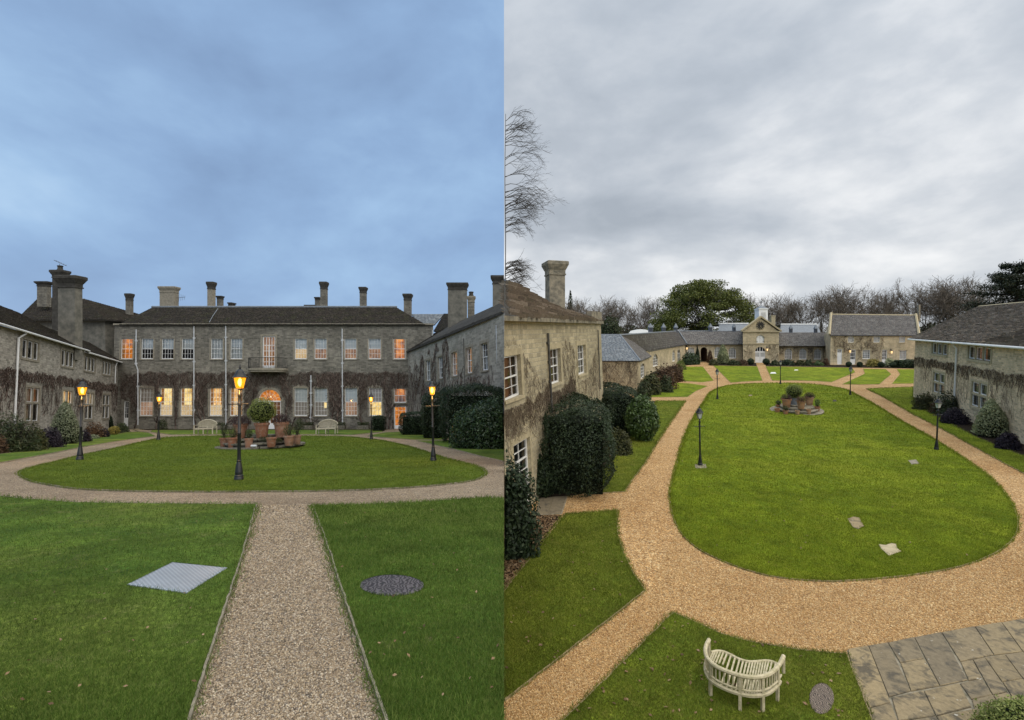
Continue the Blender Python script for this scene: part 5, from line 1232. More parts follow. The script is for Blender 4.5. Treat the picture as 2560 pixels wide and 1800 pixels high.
lamp_post(LS, 928.5, 1100, 'small lit black lamp post far right on the oval lawn, right of the right bench', True, GL)
lamp_post(LS, 1083.5, 1154, 'lit black lamp post on the right edge of the oval lawn, before the dark hedge', True, GL, .2)
GR = 'unlit lamp posts round the daytime lawn'
lamp_post(RS, 1750.5, 1165, 'unlit black lamp post at the left edge of the daytime oval lawn, nearest the camera', False, GR)
lamp_post(RS, 1793.5, 998.7, 'unlit black lamp post at the far left bend of the daytime oval lawn', False, GR)
lamp_post(RS, 1951, 961, 'unlit black lamp post behind the daytime planter, farthest from the camera', False, GR)
lamp_post(RS, 2125.5, 988, 'unlit black lamp post at the far right of the daytime lawn before the zigzag paths', False, GR)
lamp_post(RS, 2341, 1125.5, 'unlit black lamp post at the right edge of the daytime lawn, before the purple shrub', False, GR)
sl = [RS.g(*p) for p in ((1736,1163),(1762,1162),(1766,1172),(1738,1173))]
# ------------------------------------------------------------------ garden benches by the manor wall
def arch_bench(px0, px1, row, label):
    c = LS.g((px0+px1)/2, row); w = (px1-px0)/FP*c.y/2
    o = thing('garden_bench', c+Vector((0, .3, .02)), label, 'bench', 'pale benches by the manor wall', LS.rot)
    def part(nm, mb): mb.build(nm, M['teak_pale'], o)
    for x in (-w+.03, 0, w-.03):
        for y, h in ((-.26, .44 if x == 0 else .64), (.26, .5)):
            m = MB(); m.box(x-.03, x+.03, y-.03, y+.03, 0, h); part('leg', m)
    for i in range(5):
        m = MB(); m.box(-w+.02, w-.02, -.27+.11*i, -.18+.11*i, .42, .445); part('seat_slat', m)
    for s in (-1, 1):
        m = MB(); m.box(s*(w-.03)-.035, s*(w-.03)+.035, -.3, .28, .64, .67); part('armrest', m)
    top = lambda x: .70+.32*math.cos(min(1, abs(x)/w)*math.pi/2)**.6
    m = MB(); m.tube([(-w+2*w*i/20, .27, top(-w+2*w*i/20)) for i in range(21)], .038, 6); part('top_rail', m)
    m = MB(); m.box(-w, w, .25, .29, .5, .55); part('back_rail', m)
    for i in range(1, 22):
        x = -w+2*w*i/22; m = MB(); m.box(x-.018, x+.018, .258, .282, .55, top(x)); part('back_slat', m)
    m = MB(); m.box(-w+.02, w-.02, -.28, -.25, .34, .42); part('apron', m)
arch_bench(483, 531.5, 1087, 'pale arched-back garden bench against the manor wall, left of the planter')
arch_bench(789, 838.5, 1086.5, 'pale arched-back garden bench against the manor wall, right of the planter')
# ------------------------------------------------------------------ tiered planters
def planter(site, px, row_side, rad, label, mat, seed):
    c = site.g(px, row_side); o = thing('planter_plinth', c, label, 'plinth', None, site.rot); rng = random.Random(seed)
    z = 0.0
    for (r0, r1, h, n) in ((rad*.62, rad, .13, 16), (rad*.45, rad*.80, .17, 13), (rad*.1, rad*.63, .17, 10), (.02, rad*.36, .12, 6)):
        core = MB(); core.lathe([(r1*.93, z-.01), (r1*.93, z+h*.72)], 28); core.build('core', M['soil'], o)
        for i in range(n):
            a0 = 2*math.pi*i/n+.012/r1+rng.random()*.02; a1 = 2*math.pi*(i+1)/n-.012/r1; m = MB(); k = 4; e = rng.uniform(-.012, .012); zz = z+h+rng.uniform(-.008, .008); rr = r1*rng.uniform(.985, 1.01)
            for j in range(k):
                b0, b1 = a0+(a1-a0)*j/k, a0+(a1-a0)*(j+1)/k; C = lambda r, b, zq: Vector((r*math.cos(b), r*math.sin(b), zq))
                m.face([C(rr, b0, zz), C(rr, b1, zz), C(r0, b1, zz), C(r0, b0, zz)]); m.face([C(rr, b0, zz-.07), C(rr, b1, zz-.07), C(rr, b1, zz), C(rr, b0, zz)]); m.face([C(rr, b1, zz-.07), C(rr, b0, zz-.07), C(r0, b0, zz-.07), C(r0, b1, zz-.07)])
            for b in (a0, a1): m.face([C(rr, b, zz-.07), C(rr, b, zz), C(r0, b, zz), C(r0, b, zz-.07)])
            m.build('coping_stone', M[mat], o)
            m = MB()
            for j in range(k):
                b0, b1 = a0+(a1-a0)*j/k, a0+(a1-a0)*(j+1)/k; m.face([C(rr*.955, b0, z-.02), C(rr*.955, b1, z-.02), C(rr*.955, b1, zz-.07), C(rr*.955, b0, zz-.07)])
            m.build('riser_stone', M['stone_dark' if site is LS else 'stone_plinth_day'], o)
        z += h
    return c
def pot(site, c, xy, zb, r, h, label, mat, plant=None, pn=600, ph=.3, pr=None, leaf=.05, shape='ball', seed=1, group=None, lead=False):
    loc = c+site.rot @ Vector((xy[0], xy[1], zb)); o = thing('potted_plant', loc, label, 'potted plant' if plant else 'flower pot', group, site.rot)
    if not plant: o.name = 'flower_pot'
    m = MB()
    prof = [(r*.68, 0), (r*.70, .01), (r*.9, h*.80), (r*.9, h*.82), (r, h*.83), (r*1.02, h*.9), (r, h), (r*.88, h), (r*.84, h*.86)]
    if lead: prof = [(r*1.0, 0), (r*1.02, .05), (r*.97, .07), (r*.97, h*.92), (r*1.04, h*.94), (r*1.04, h), (r*.93, h), (r*.92, h*.88)]
    m.lathe(prof, 18, cap=False); m.build('pot', M[mat], o, smooth=True)
    m = MB(); m.lathe([(r*.86, h*.88), (.01, h*.90)], 14, cap=False); m.build('soil', M['soil'], o)
    if plant:
        rng = np.random.default_rng(seed); pr = pr or r
        C, nr = shape_pts(pn, shape, pr, pr, ph, rng, .45, .12); C[:, 2] += h*.92
        V, F = leaves_np(C, leaf, rng, .55, 0, nr*.6); mesh_np('foliage', V, F, M[plant], o)
        A = np.zeros((12, 3)); A[:, 2] = h*.85; a = rng.random(12)*6.28; B = np.stack([np.cos(a)*pr*.6, np.sin(a)*pr*.6, h+ph*(.4+.4*rng.random(12))], 1)
        V, F = tubes_np(A, B, np.full(12, .012), np.full(12, .005), 4); mesh_np('stems', V, F, M['bark'], o)
        if shape == 'ball' and pn > 2500:
            k = shape_core('ball', pr, pr, ph, .84); k.v = [(v[0], v[1], v[2]+h*.95) for v in k.v]; k.build('dark_core', M['hedge_core'], o)  # solid dark hull inside the ball of leaves
    return o
cL = planter(LS, 653, 1118.5, 1.93, 'three-tiered round stone plinth with pots on the evening lawn', 'stone_plinth', 3)
k = cL.y/FP
def LX(px, dy): return (px-CX)/FP*(cL.y+dy)-cL.x+.03*.4
def RX(px, dy): return (px-CX)/FP*(cR.y+dy)-cR.x+.03
z1, z3 = .13, .47
pot(LS, cL, (LX(653.5, -.62), -.62), z3, .33, .70, 'big terracotta pot with clipped green ball tree, centre of the evening plinth', 'terracotta', 'leaf_box_bright', 6000, 1.16, .62, .05, 'ball', 71)
pot(LS, cL, (LX(600, -.35), -.35), z3, .32, .68, 'big terracotta pot with dark plum heather, left of the ball tree', 'terracotta', 'leaf_plum', 1500, .48, .46, .045, 'dome', 72)
pot(LS, cL, (LX(702.5, -.38), -.38), z3, .34, .70, 'big terracotta pot with dark plum heather, right of the ball tree', 'terracotta', 'leaf_plum', 1500, .46, .44, .045, 'dome', 73)
for px, dy, r, h, pl, ph, pr, sd_, lb in ((559, -.55, .205, .40, 'leaf_scrub', .75, .16, 74, 'small terracotta pot with thin upright sprigs, leftmost on the evening plinth'), (580, -1.2, .235, .44, 'leaf_olive', .50, .27, 75, 'pale terracotta pot with bushy olive-green plant on the left of the evening plinth'),
        (621, -1.55, .19, .41, 'leaf_scrub', .42, .16, 76, 'terracotta pot with thin grey-green plant, just right of the near lamp post'), (677.5, -1.62, .225, .42, None, 0, 0, 77, 'empty terracotta pot at the front of the evening plinth below the ball tree'),
        (722, -1.15, .245, .45, 'leaf_olive', .52, .27, 78, 'pale terracotta pot with bushy olive plant on the right of the evening plinth'), (742, -.5, .19, .42, 'leaf_scrub', .75, .2, 79, 'terracotta pot with tall loose sprigs, rightmost on the evening plinth')):
    pot(LS, cL, (LX(px, dy), dy), z1, r, h, lb, 'terracotta', pl, 420, ph, pr, .05, 'ball', sd_)
for i, (px, dy, pl, lb) in enumerate(((636, .55, 'leaf_varieg', 'low pale-leaved clump behind the ball tree pot on the evening plinth'), (664, -.95, 'leaf_scrub', 'low trailing clump below the ball tree pot on the evening plinth'))):
    rng = np.random.default_rng(80+i); o = thing('trailing_plant', cL+LS.rot @ Vector((LX(px, dy), dy, z3-.12*i)), lb, 'plant'); C, nr = shape_pts(500, 'dome', .38, .2, .22, rng); V, F = leaves_np(C, .05, rng); mesh_np('foliage', V, F, M[pl], o)
for i, (px, dy, zz, pl, lb) in enumerate(((612, -1.0, .30, 'leaf_scrub', 'mossy clump on the middle tier left of the near lamp post'), (690, -1.12, .30, 'leaf_olive', 'mossy clump on the middle tier right of centre on the evening plinth'), (715, .1, .30, 'leaf_scrub', 'dark leafy clump behind the right-hand evening pots'), (590, .2, .30, 'leaf_scrub', 'dark leafy clump behind the left-hand evening pots'))):
    rng = np.random.default_rng(180+i); o = thing('trailing_plant', cL+LS.rot @ Vector((LX(px, dy), dy, zz)), lb, 'plant'); C, nr = shape_pts(450, 'dome', .30, .2, .20 if i < 2 else .5, rng); V, F = leaves_np(C, .05, rng); mesh_np('foliage', V, F, M[pl], o)
q = thing('spotlight', cL+LS.rot @ Vector((LX(634, -1.72), -1.72, z1)), 'small white spotlight at the front of the evening plinth', 'spotlight'); m = MB(); m.tube([(-.12, 0, .07), (.12, 0, .07)], .055, 10); m.build('housing', M['white_pipe'], q, smooth=True); m = MB(); m.box(-.03, .03, -.03, .03, -.0, .03); m.build('bracket', M['dark_pipe'], q)

cR = planter(RS, 1991, 1029, 1.80, 'three-tiered round stone plinth with pots on the daytime lawn', 'stone_plinth_day', 4)
kr = cR.y/FP
pot(RS, cR, (-.12, .1), .47, .36, .62, 'grey lead tub with clipped green ball shrub, centre of the daytime plinth', 'lead', 'leaf_box_bright', 4200, 1.05, .60, .06, 'ball', 91, lead=True)
for px, dy, r, h, lb, sd_ in ((1965, -.35, .34, .66, 'large tan pot with dark heather on the left of the daytime plinth', 92), (2001.5, -1.05, .29, .58, 'large tan pot with bronze heather at the front of the daytime plinth', 93), (2022, -.05, .31, .62, 'large tan pot with dark heather on the right of the daytime plinth', 94)):
    pot(RS, cR, (RX(px, dy), dy), .47, r, h, lb, 'terracotta_day', 'leaf_brown' if sd_ == 93 else 'leaf_plum', 1000, .42, .40, .05, 'dome', sd_)
for px, dy, r, h, pl, lb, sd_ in ((1942, -.45, .20, .32, None, 'empty terracotta pot leftmost on the daytime plinth', 95), (1963, -1.30, .20, .36, 'leaf_olive', 'terracotta pot with olive-green plant at front left of the daytime plinth', 96), (1992.5, -1.58, .16, .36, None, 'small empty terracotta pot at the very front of the daytime plinth', 97),
        (2021, -1.38, .16, .34, None, 'small terracotta pot at front right of the daytime plinth', 98), (2042, -.62, .20, .34, 'leaf_laurel_day', 'terracotta pot with spiky green plant rightmost on the daytime plinth', 99), (1945, .65, .2, .34, 'leaf_scrub', 'terracotta pot with grey-green plant at back left of the daytime plinth', 100)):
    pot(RS, cR, (RX(px, dy), dy), .13, r, h, lb, 'terracotta_day', pl, 260, .6 if sd_ == 99 else .38, .2, .07, 'ball', sd_)
# ------------------------------------------------------------------ evening court shrubs and hedges
S = shrub
S(LS, 'bamboo_shrub', 'large loose dark green shrub at the left edge by the white downpipe', 'shrub', -25, 92, 1043, 1132, 'dome', 5200, .13, 'leaf_scrub', None, .6, seed=101, amp=.25, shell=.8, asp=.3, twigs=120)
S(LS, 'grass_clump', 'russet feathery clump at the far left edge of the bed', 'shrub', -30, 18, 1090, 1135, 'dome', 1500, .12, 'leaf_brown', None, .6, seed=102, shell=.8, asp=.2, twigs=80)
S(LS, 'mixed_shrub', 'bronze-green shrub right of the large loose shrub on the far left', 'shrub', 72, 116, 1068, 1127, 'dome', 1700, .10, 'leaf_olive', None, .8, seed=103, shell=.7)
S(LS, 'purple_shrub', 'broad dark purple shrub left of the cone-shaped shrub', 'shrub', 96, 156, 1071, 1121, 'dome', 2600, .07, 'leaf_purple', 'purple_core', .8, seed=104)
S(LS, 'variegated_shrub', 'cone-shaped pale variegated shrub before the stone wing on the left', 'shrub', 126, 200, 1006, 1112, 'cone', 6000, .085, 'leaf_varieg', 'hedge_core', .9, seed=105, amp=.08)
S(LS, 'purple_shrub', 'small dark purple shrub behind the left lamp post', 'shrub', 196, 226, 1074, 1106, 'dome', 1300, .07, 'leaf_purple', 'purple_core', seed=106)
S(LS, 'brown_shrub', 'russet hydrangea-like shrub right of the left lamp post', 'shrub', 210, 262, 1060, 1095, 'dome', 1800, .10, 'leaf_brown', None, .7, seed=107, shell=.6, amp=.2)
S(LS, 'purple_shrub', 'little dark shrub between russet and yellow shrubs', 'shrub', 254, 273, 1071, 1094, 'dome', 700, .07, 'leaf_purple', 'purple_core', seed=108)
S(LS, 'golden_shrub', 'small golden-yellow shrub near the narrow side door', 'shrub', 273, 297, 1065, 1088, 'ball', 800, .09, 'leaf_yellow', None, seed=109)
S(LS, 'green_shrub', 'green fern-like shrub beside the narrow side door', 'shrub', 285, 322, 1056, 1082, 'dome', 1300, .11, 'leaf_scrub', None, .8, seed=110)
S(LS, 'climbing_shrub', 'slim dark upright shrub against the corner of the left wing', 'shrub', 270, 284, 1040, 1075, 'cone', 600, .1, 'leaf_yew', 'hedge_core', seed=111)
S(LS, 'pale_plant', 'low pale grey plant at the bed edge below the russet shrub', 'plant', 222, 246, 1087, 1098, 'dome', 400, .1, 'leaf_varieg', None, seed=112)
S(LS, 'wall_shrub', 'dark leafy shrub at the manor wall behind the far left lamp', 'shrub', 395, 418, 1046, 1075, 'dome', 700, .1, 'leaf_scrub', None, seed=113)
S(LS, 'dark_bush', 'clipped dark bush under the window right of the far right lamp', 'shrub', 932, 962, 1040, 1078, 'box', 1800, .10, 'leaf_yew', 'hedge_core', seed=114, deep=.6)
S(LS, 'wall_shrub', 'small green shrub at the manor wall just right of the planter', 'shrub', 738, 760, 1046, 1076, 'dome', 600, .1, 'leaf_scrub', None, seed=115)
S(LS, 'wall_shrub', 'leafy shrub at the manor wall between planter and garden door', 'shrub', 700, 728, 1050, 1076, 'dome', 600, .1, 'leaf_scrub', None, seed=116)
S(LS, 'yew_hedge', 'low clipped dark hedge beside the lit side door', 'hedge', 1004, 1072, 1031, 1088, 'box', 5500, .09, 'leaf_yew', 'hedge_core', seed=117, deep=1.6)
S(LS, 'yew_hedge', 'dark hedge rising behind the right lamp post', 'hedge', 1060, 1112, 985, 1097, 'box', 5500, .10, 'leaf_yew', 'hedge_core', seed=118, deep=1.8, amp=.2)
S(LS, 'yew_hedge', 'tall dark hedge against the right wing behind the laurel', 'hedge', 1104, 1259, 966, 1108, 'box', 18000, .08, 'leaf_yew', 'hedge_core', seed=119, deep=1.6, maxx=0, amp=.15)
S(LS, 'laurel_bush', 'big rounded glossy laurel bush at the right edge of the evening court', 'shrub', 1124, 1330, 1000, 1124, 'dome', 18000, .095, 'leaf_laurel', 'hedge_core', .62, seed=120, maxx=0, amp=.14)
# ------------------------------------------------------------------ right court: houses
def near_house():
    CLAMP[0] = 'right'
    F = Frame(RS.g(1260.6, 1329.4), RS.g(1512, 1086), RS.U)
    h = thing('stone_house', F.pt(F.L*.6, 0), 'golden stone house end at the left of the daytime court with mossy tiled roof', 'house')
    top = F.hit(1400, 804)[1]
    ws = [F.rect(1258, 1303, 889, 995), F.rect(1372, 1402, 872, 960), F.rect(1444, 1465, 862, 936)]
    b0 = sum(r[2] for r in ws)/3; b1 = sum(r[3] for r in ws)/3
    ws = [(max(r[0], .12), r[1], b0*.4+r[2]*.6, b1*.4+r[3]*.6) for r in ws]
    dr = F.rect(1286, 1328, 1100, 1250); dr = (dr[0], dr[1], .12, dr[3])
    m = MB(); wall(m, F, 0, F.L, -.3, top, ws+[dr], .22); m.build('wall', M['stone_golden'], h, world=True)
    A, B = F.pt(0, 0), F.pt(F.L, 0); C = Vector((.002, B.y+1.5, RS.z(0, B.y+1.5)))
    b = MB(); prism(b, [A, B, C], RS.U, -.3, top-.03, skip=(0,))
    b.v = [(max(v[0], .001), v[1], v[2]) for v in b.v]; b.build('rear_wall', M['stone_golden'], h, world=True)
    for i, r in enumerate(ws):
        sash(F, h, r, 3, 2, 2, 'brown_room' if i < 2 else 'curtain_day', 'brown_room' if i < 2 else 'curtain_day', 'white_paint_day', 'stone_trim_day', True, -.16, 'glass_day', fw=.045, bar=.022)
        surround(F, h, r, .2, .22, 'stone_trim_day', .02, 0)
    surround(F, h, dr, .2, .22, 'stone_trim_day', .02, 0)
    sash(F, h, dr, 2, 2, 4, 'dark_room', 'dark_room', 'white_paint_day', None, True, -.14, 'glass_day', split=.3, fw=.09, bar=.03, name='glazed_door')
    t = MB(); t.fbox(F, .0, F.L+.1, top-.05, top+.10, -.25, .16); t.fbox(F, F.L-2.6, F.L+.05, top+.10, top+.62, -.2, .08); t.build('parapet', M['stone_chimney_day'], h, world=True)
    E0, E1 = F.pt(0, top+.12, .14), F.pt(F.L-2.0, top+.12, .14)
    R0 = Vector((.004, E0.y+6.2, (900-700)/FP*(E0.y+6.2))); R1 = P(1375, 768, E1.y+4.0)
    tile_roof(h, E0, E1, R0, R1, .36, .50, .15, 'tiles_day', 25, singles=300)
    tile_roof(h, E1, F.pt(F.L, top+.12, .1), R1, R1+Vector((.05, 0, 0)), .30, .42, .06, 'tiles_day', 26)
    b = MB(); b.face([R0, R1, Vector((R1.x, R1.y+4, R1.z-2.4)), Vector((.004, R0.y+5, R0.z-3))]); b.build('roof', M['stone_dark'], h, world=True)
    strip(h, [R0, R1], .07, 'lead', 'ridge_capping')
    chimney(h, 1364, 1408, 655, 760, E1.y+2.0, 'stone_chimney_day', 'stone_chimney_day', dr=.8, capf=.33, rot=.25)
    for (x0, y0, y1) in ((1366, 833, 1030), (1492, 825, 968)):
        p, q = F.hit(x0, y0), F.hit(x0+14, y1); pipe(h, F, [p, (p[0], q[1])], .045 if x0 < 1400 else .03, 'dark_pipe', brackets=x0 < 1400)
    holes = [(r[0]-.15, r[1]+.15, r[2]-.2, r[3]+.2) for r in ws]+[dr]
    env = lambda a: b0+1.5+1.6*math.sin(a*.9+.6)*.5-.06*a
    vines('wall_creeper', 'bare twiggy creeper on the golden stone house left of the daytime court', F, .05, F.L-1.0, dr[3]-.5, b0+1.5, holes, 1100, 'vine_day', (.004, .011), .12, .35, 61, .04, env=env, long=(4, 14))
    vines('wall_creeper', 'dense mat of bare creeper low on the golden stone house', F, .05, F.L*.6, dr[3]+.2, b0-.1, holes, 1000, 'vine_day', (.005, .013), .12, .5, 62, .05, long=(4, 12))
    return F
near_house(); CLAMP[0] = None
def arched_win(F, h, r, cols, rows, spring, mats=('curtain_day', 'curtain_day'), door=False, wm='white_paint_day'):
    """sash under a round arch; the arch corners belong to the wall"""
    if door:
        sash(F, h, r, cols, rows[0], rows[1], 'curtain_day', 'white_paint_day', wm, None, False, -.12, 'glass_day', split=.55, fw=.14, bar=.06, name='door')
    else: sash(F, h, r, cols, rows[0], rows[1], mats[0], mats[1], wm, 'stone_trim_day', False, -.12, 'glass_day', fw=.12, bar=.065)
def stable():
    D = RS.depth(905)
    h = thing('stable_range', RS.g(1790, 905), 'long low golden stone stable range with slate roof and arched white windows', 'house')
    F = Frame(RS.g(1690, 905), RS.g(1858.5, 905), RS.U); top = F.hit(1790, 860)[1]; a0 = F.hit(1714, 900)[0]
    wn = [F.rect(1719.5, 1736.5, 868, 894), F.rect(1786, 1804, 867.5, 895), F.rect(1821.5, 1840, 868.5, 896)]; ps_ = F.rect(1751.5, 1768.5, 868, 904.5); ps_ = (ps_[0], ps_[1], 0, ps_[3])
    m = MB(); wall(m, F, a0-.3, F.L, -.3, top, wn+[ps_], .22)
    for r in wn+[ps_]: arch_fill(m, F, r[0], r[1], r[3]-(r[1]-r[0])*.5, r[3], 0, -.22)
    m.build('wall', M['stone_far'], h, world=True)
    for r in wn: arched_win(F, h, r, 4, (3, 3), 0)
    q = MB(); q.fbox(F, ps_[0], ps_[1], 0, ps_[3], -2.6, -2.5); q.fbox(F, ps_[0]-.1, ps_[0], 0, ps_[3], -2.5, -.22); q.fbox(F, ps_[1], ps_[1]+.1, 0, ps_[3], -2.5, -.22); q.build('passage', M['brown_door'], h, world=True)
    q = MB(); q.fbox(F, ps_[0]+.2, ps_[0]+.5, 0, 2.3, -2.4, -2.2); q.build('passage_door', M['curtain_day'], h, world=True)
    # left arm of the range and the hipped end bay
    GA = Frame(RS.g(1555, 955), RS.g(1714.5, 905), RS.U); ta = top
    w2 = [GA.rect(1632, 1645, 885, 916), GA.rect(1681, 1687.5, 875.5, 904)]; d2 = GA.rect(1693.5, 1701, 873, 908); d2 = (d2[0], d2[1], .05, d2[3])
    m = MB(); wall(m, GA, 0, GA.L-.02, -.3, ta, w2+[d2], .2)
    for r in w2+[d2]: arch_fill(m, GA, r[0], r[1], r[3]-(r[1]-r[0])*.35, r[3], 0, -.2)
    m.build('wall', M['stone_far'], h, world=True)
    for r in w2: arched_win(GA, h, r, 3, (2, 2), 0)
    arched_win(GA, h, d2, 2, (2, 1), 0, door=True)
    F3 = Frame(RS.g(1470, 980), RS.g(1599, 980), RS.U); F4 = Frame(RS.g(1599, 980), RS.g(1626, 961.5), RS.U); te = F3.hit(1560, 902)[1]
    m = MB(); wall(m, F3, 0, F3.L, -.3, te, [], .2); m.build('wall', M['stone_far'], h, world=True)
    wb = F4.rect(1601.5, 1612, 908, 946); m = MB(); wall(m, F4, 0, F4.L, -.3, te, [wb], .2); arch_fill(m, F4, wb[0], wb[1], wb[3]-.5, wb[3], 0, -.2); m.build('wall', M['stone_far'], h, world=True); arched_win(F4, h, wb, 3, (2, 2), 0)
    b = MB(); e4 = F4.pt(F4.L, 0); prism(b, [e4, e4+Vector((-3.5, .3, 0)), e4+Vector((-3.5, 2, .1))], RS.U, -.3, te-.05); b.build('return_wall', M['stone_far'], h, world=True)
    def tr(*a, **k): return tile_roof(h, *a, **k)
    rn = P(1550, 837.5, 56)
    tr(P(1470, 902, 50.1), P(1601, 902, 50.1), P(1500, 838, 56), rn, .30, .36, .02, 'slate_blue', 31)
    tr(P(1601, 902, 50.1), P(1629, 890.5, 56.2), rn, P(1588, 857, 60), .28, .34, .02, 'slate_day', 32)
    tr(P(1560, 887, 60.5), P(1717.5, 860.5, 93.4), rn, P(1694, 828, 98), .30, .36, .02, 'slate_day', 33)
    tr(P(1717, 860.3, 93.3), P(1859, 860.3, 93.3), P(1697, 828, 98.0), P(1860, 828, 98), .30, .36, .02, 'slate_day', 34)
    strip(h, [P(1500, 837.5, 56), rn, P(1694, 827.6, 98)], .10, 'lead', 'ridge_capping'); strip(h, [P(1694, 827.6, 98), P(1860, 827.6, 98)], .10, 'lead', 'ridge_capping')
    strip(h, [rn, P(1601, 901.5, 50.1)], .09, 'lead', 'hip_capping'); strip(h, [P(1697, 828, 98), P(1718, 859.5, 93.4)], .10, 'lead', 'valley_lead')
    b = MB(); b.face([P(1500, 838, 56), P(1694, 828, 98), P(1660, 840, 104), P(1470, 870, 62)]); b.face([P(1697, 828, 98), P(1860, 828, 98), P(1850, 850, 103), P(1690, 850, 103)]); b.build('rear_roof', M['slate_day'], h, world=True)
    strip(h, [P(1718, 861, 93.2), P(1858, 861, 93.2)], .06, 'black_iron', 'gutter'); strip(h, [P(1622, 879, 68), P(1717, 861, 93.2)], .06, 'black_iron', 'gutter'); strip(h, [P(1472, 903, 50), P(1601, 903, 50), P(1628, 891.5, 56.2)], .05, 'black_iron', 'gutter')
    for px in (1714.5, 1743, 1856.5): p = F.hit(px, 864); pipe(h, F, [p, (p[0], .1)], .09, 'black_iron', brackets=False)
    def vent(px, r0, r1, y, w):
        c = P(px, r1, y); hw = w/2/FP*y; zt = P(0, r0, y).z; hh = zt-c.z; q = MB(); q.box(c.x-hw*.8, c.x+hw*.8, y-hw*.8, y+hw*.8, c.z-.5, c.z+hh*.48); v = q.build('ridge_ventilator', M['lead_grey'], h, world=True)
        q = MB(); a = [Vector((c.x+s*hw*1.1, y+t*hw*1.1, c.z+hh*.46)) for s, t in ((-1,-1),(1,-1),(1,1),(-1,1))]; ap = Vector((c.x, y, zt))
        for i in range(4): q.face([a[i], a[(i+1) % 4], ap])
        q.face(a[::-1]); q.build('ventilator_cap', M['lead'], v, world=True)
        q = MB()
        for i in range(4): z = c.z+hh*(.06+.09*i); q.box(c.x-hw*.7, c.x+hw*.7, y-hw*.85, y-hw*.80, z, z+hh*.04)
        q.build('louvre', M['black_iron'], v, world=True)
    for px, y, w in ((1626, 79, 11), (1659, 87, 9.5), (1689.5, 96, 9), (1776, 98, 8.5), (1835, 98, 8)): vent(px, 807.5, 829 if px < 1700 else 828, y, w)
    # right-hand arm between the clock gate and the two-storey house
    F2 = Frame(RS.g(1945, 905), RS.g(2073, 905), RS.U); w3 = [F2.rect(x0, x1, 871.5, 898.8) for x0, x1 in ((1962, 1980.5), (1998, 2016.6), (2035, 2053.6))]; t2 = F2.hit(2000, 864)[1]
    m = MB(); wall(m, F2, 0, F2.L, -.3, t2, w3, .22)
    for r in w3: arch_fill(m, F2, r[0], r[1], r[3]-(r[1]-r[0])*.5, r[3], 0, -.22)
    m.build('wall', M['stone_far'], h, world=True)
    for r in w3: arched_win(F2, h, r, 4, (3, 3), 0)
    tr(P(1944, 864, 93.2), P(2074, 864.5, 93.2), P(1946, 831, 98), P(2072, 831, 98), .30, .36, .02, 'slate_day', 35)
    strip(h, [P(1944, 865, 93.1), P(2074, 865.4, 93.1)], .06, 'black_iron', 'gutter')
    b = MB(); b.face([P(1946, 831, 98), P(2072, 831, 98), P(2072, 850, 103), P(1946, 850, 103)]); b.build('rear_roof', M['slate_day'], h, world=True)
    for px in (1977, 2039): vent(px, 811, 831, 98, 7.5)
    vines('wall_creeper', 'thin bare creeper on the low stable wall right of the clock gate', F2, .1, F2.L-.1, .6, t2-.1, [(r[0]-.1, r[1]+.1, r[2]-.1, r[3]+.1) for r in w3], 330, 'vine_day', (.012, .035), .22, 0, 63, .08, .1)
    vines('wall_creeper', 'thin brown creeper on the windowless end of the stable range', F3, .3, F3.L-.1, .4, te-.1, [], 420, 'vine_day', (.008, .02), .18, 0, 64, .06, .1)
    def lampw(F_, px, row, nm):
        a, b_ = F_.hit(px, row); o = thing('wall_lantern', F_.pt(a, b_, .25), nm, 'wall lamp', 'lit wall lanterns of the stable court'); q = MB(); q.fbox(F_, a-.04, a+.04, b_+.15, b_+.5, -.01, .06); q.fbox(F_, a-.03, a+.03, b_+.42, b_+.48, .06, .3); q.build('bracket', M['black_iron'], o, world=True)
        q = MB(); q.lathe([(.08, -.28), (.15, .12)], 6, F_.pt(a, b_, .27)); q.build('glass', M['wall_lamp_glow'], o, world=True); q = MB(); q.lathe([(.19, .12), (.12, .24), (.03, .34)], 6, F_.pt(a, b_, .27)); q.build('lantern_roof', M['black_iron'], o, world=True)
    lampw(F, 1707+9, 870, 'lit wall lantern in the corner of the stable range')
    # clock gatehouse
    g = thing('clock_gatehouse', RS.g(1901, 907), 'small gabled stone gatehouse with clock, white cupola and white double doors', 'gatehouse')
    FG = Frame(RS.g(1857.5, 907), RS.g(1947, 907), RS.U); tg = FG.hit(1900, 829)[1]; L = FG.L
    dr = FG.rect(1888, 1913.5, 867, 907); dr = (dr[0], dr[1], 0, dr[3]); sh = FG.rect(1891, 1911, 837.5, 857.5)
    m = MB(); wall(m, FG, 0, L, -.3, tg, [dr, sh], .25); arch_fill(m, FG, dr[0], dr[1], dr[3]-(dr[1]-dr[0])*.48, dr[3], 0, -.25); arch_fill(m, FG, sh[0], sh[1], sh[3]-(sh[1]-sh[0])*.5, sh[3], 0, -.25)
    am = FG.hit(1901, 795); m.face([FG.pt(0, tg), FG.pt(L, tg), FG.pt(*am)], [(0, tg), (L, tg), am]); m.build('wall', M['stone_far'], g, world=True)
    bk = Vector((5.5, 11, 11*RS.s)); b = MB(); prism(b, [FG.pt(0, 0), FG.pt(L, 0), FG.pt(L, 0)+bk, FG.pt(0, 0)+bk], RS.U, -.3, tg, skip=(0,), top=False); b.build('side_wall', M['stone_far'], g, world=True)
    q = MB(); q.fbox(FG, -.1, L+.1, tg-.08, tg+.12, -.1, .28); q.build('cornice', M['stone_trim_day'], g, world=True); sc_ = FG.hit(1900, 859.5)[1]; q = MB(); q.fbox(FG, -.03, L+.03, sc_-.1, sc_+.1, -.1, .12); q.build('string_course', M['stone_trim_day'], g, world=True)
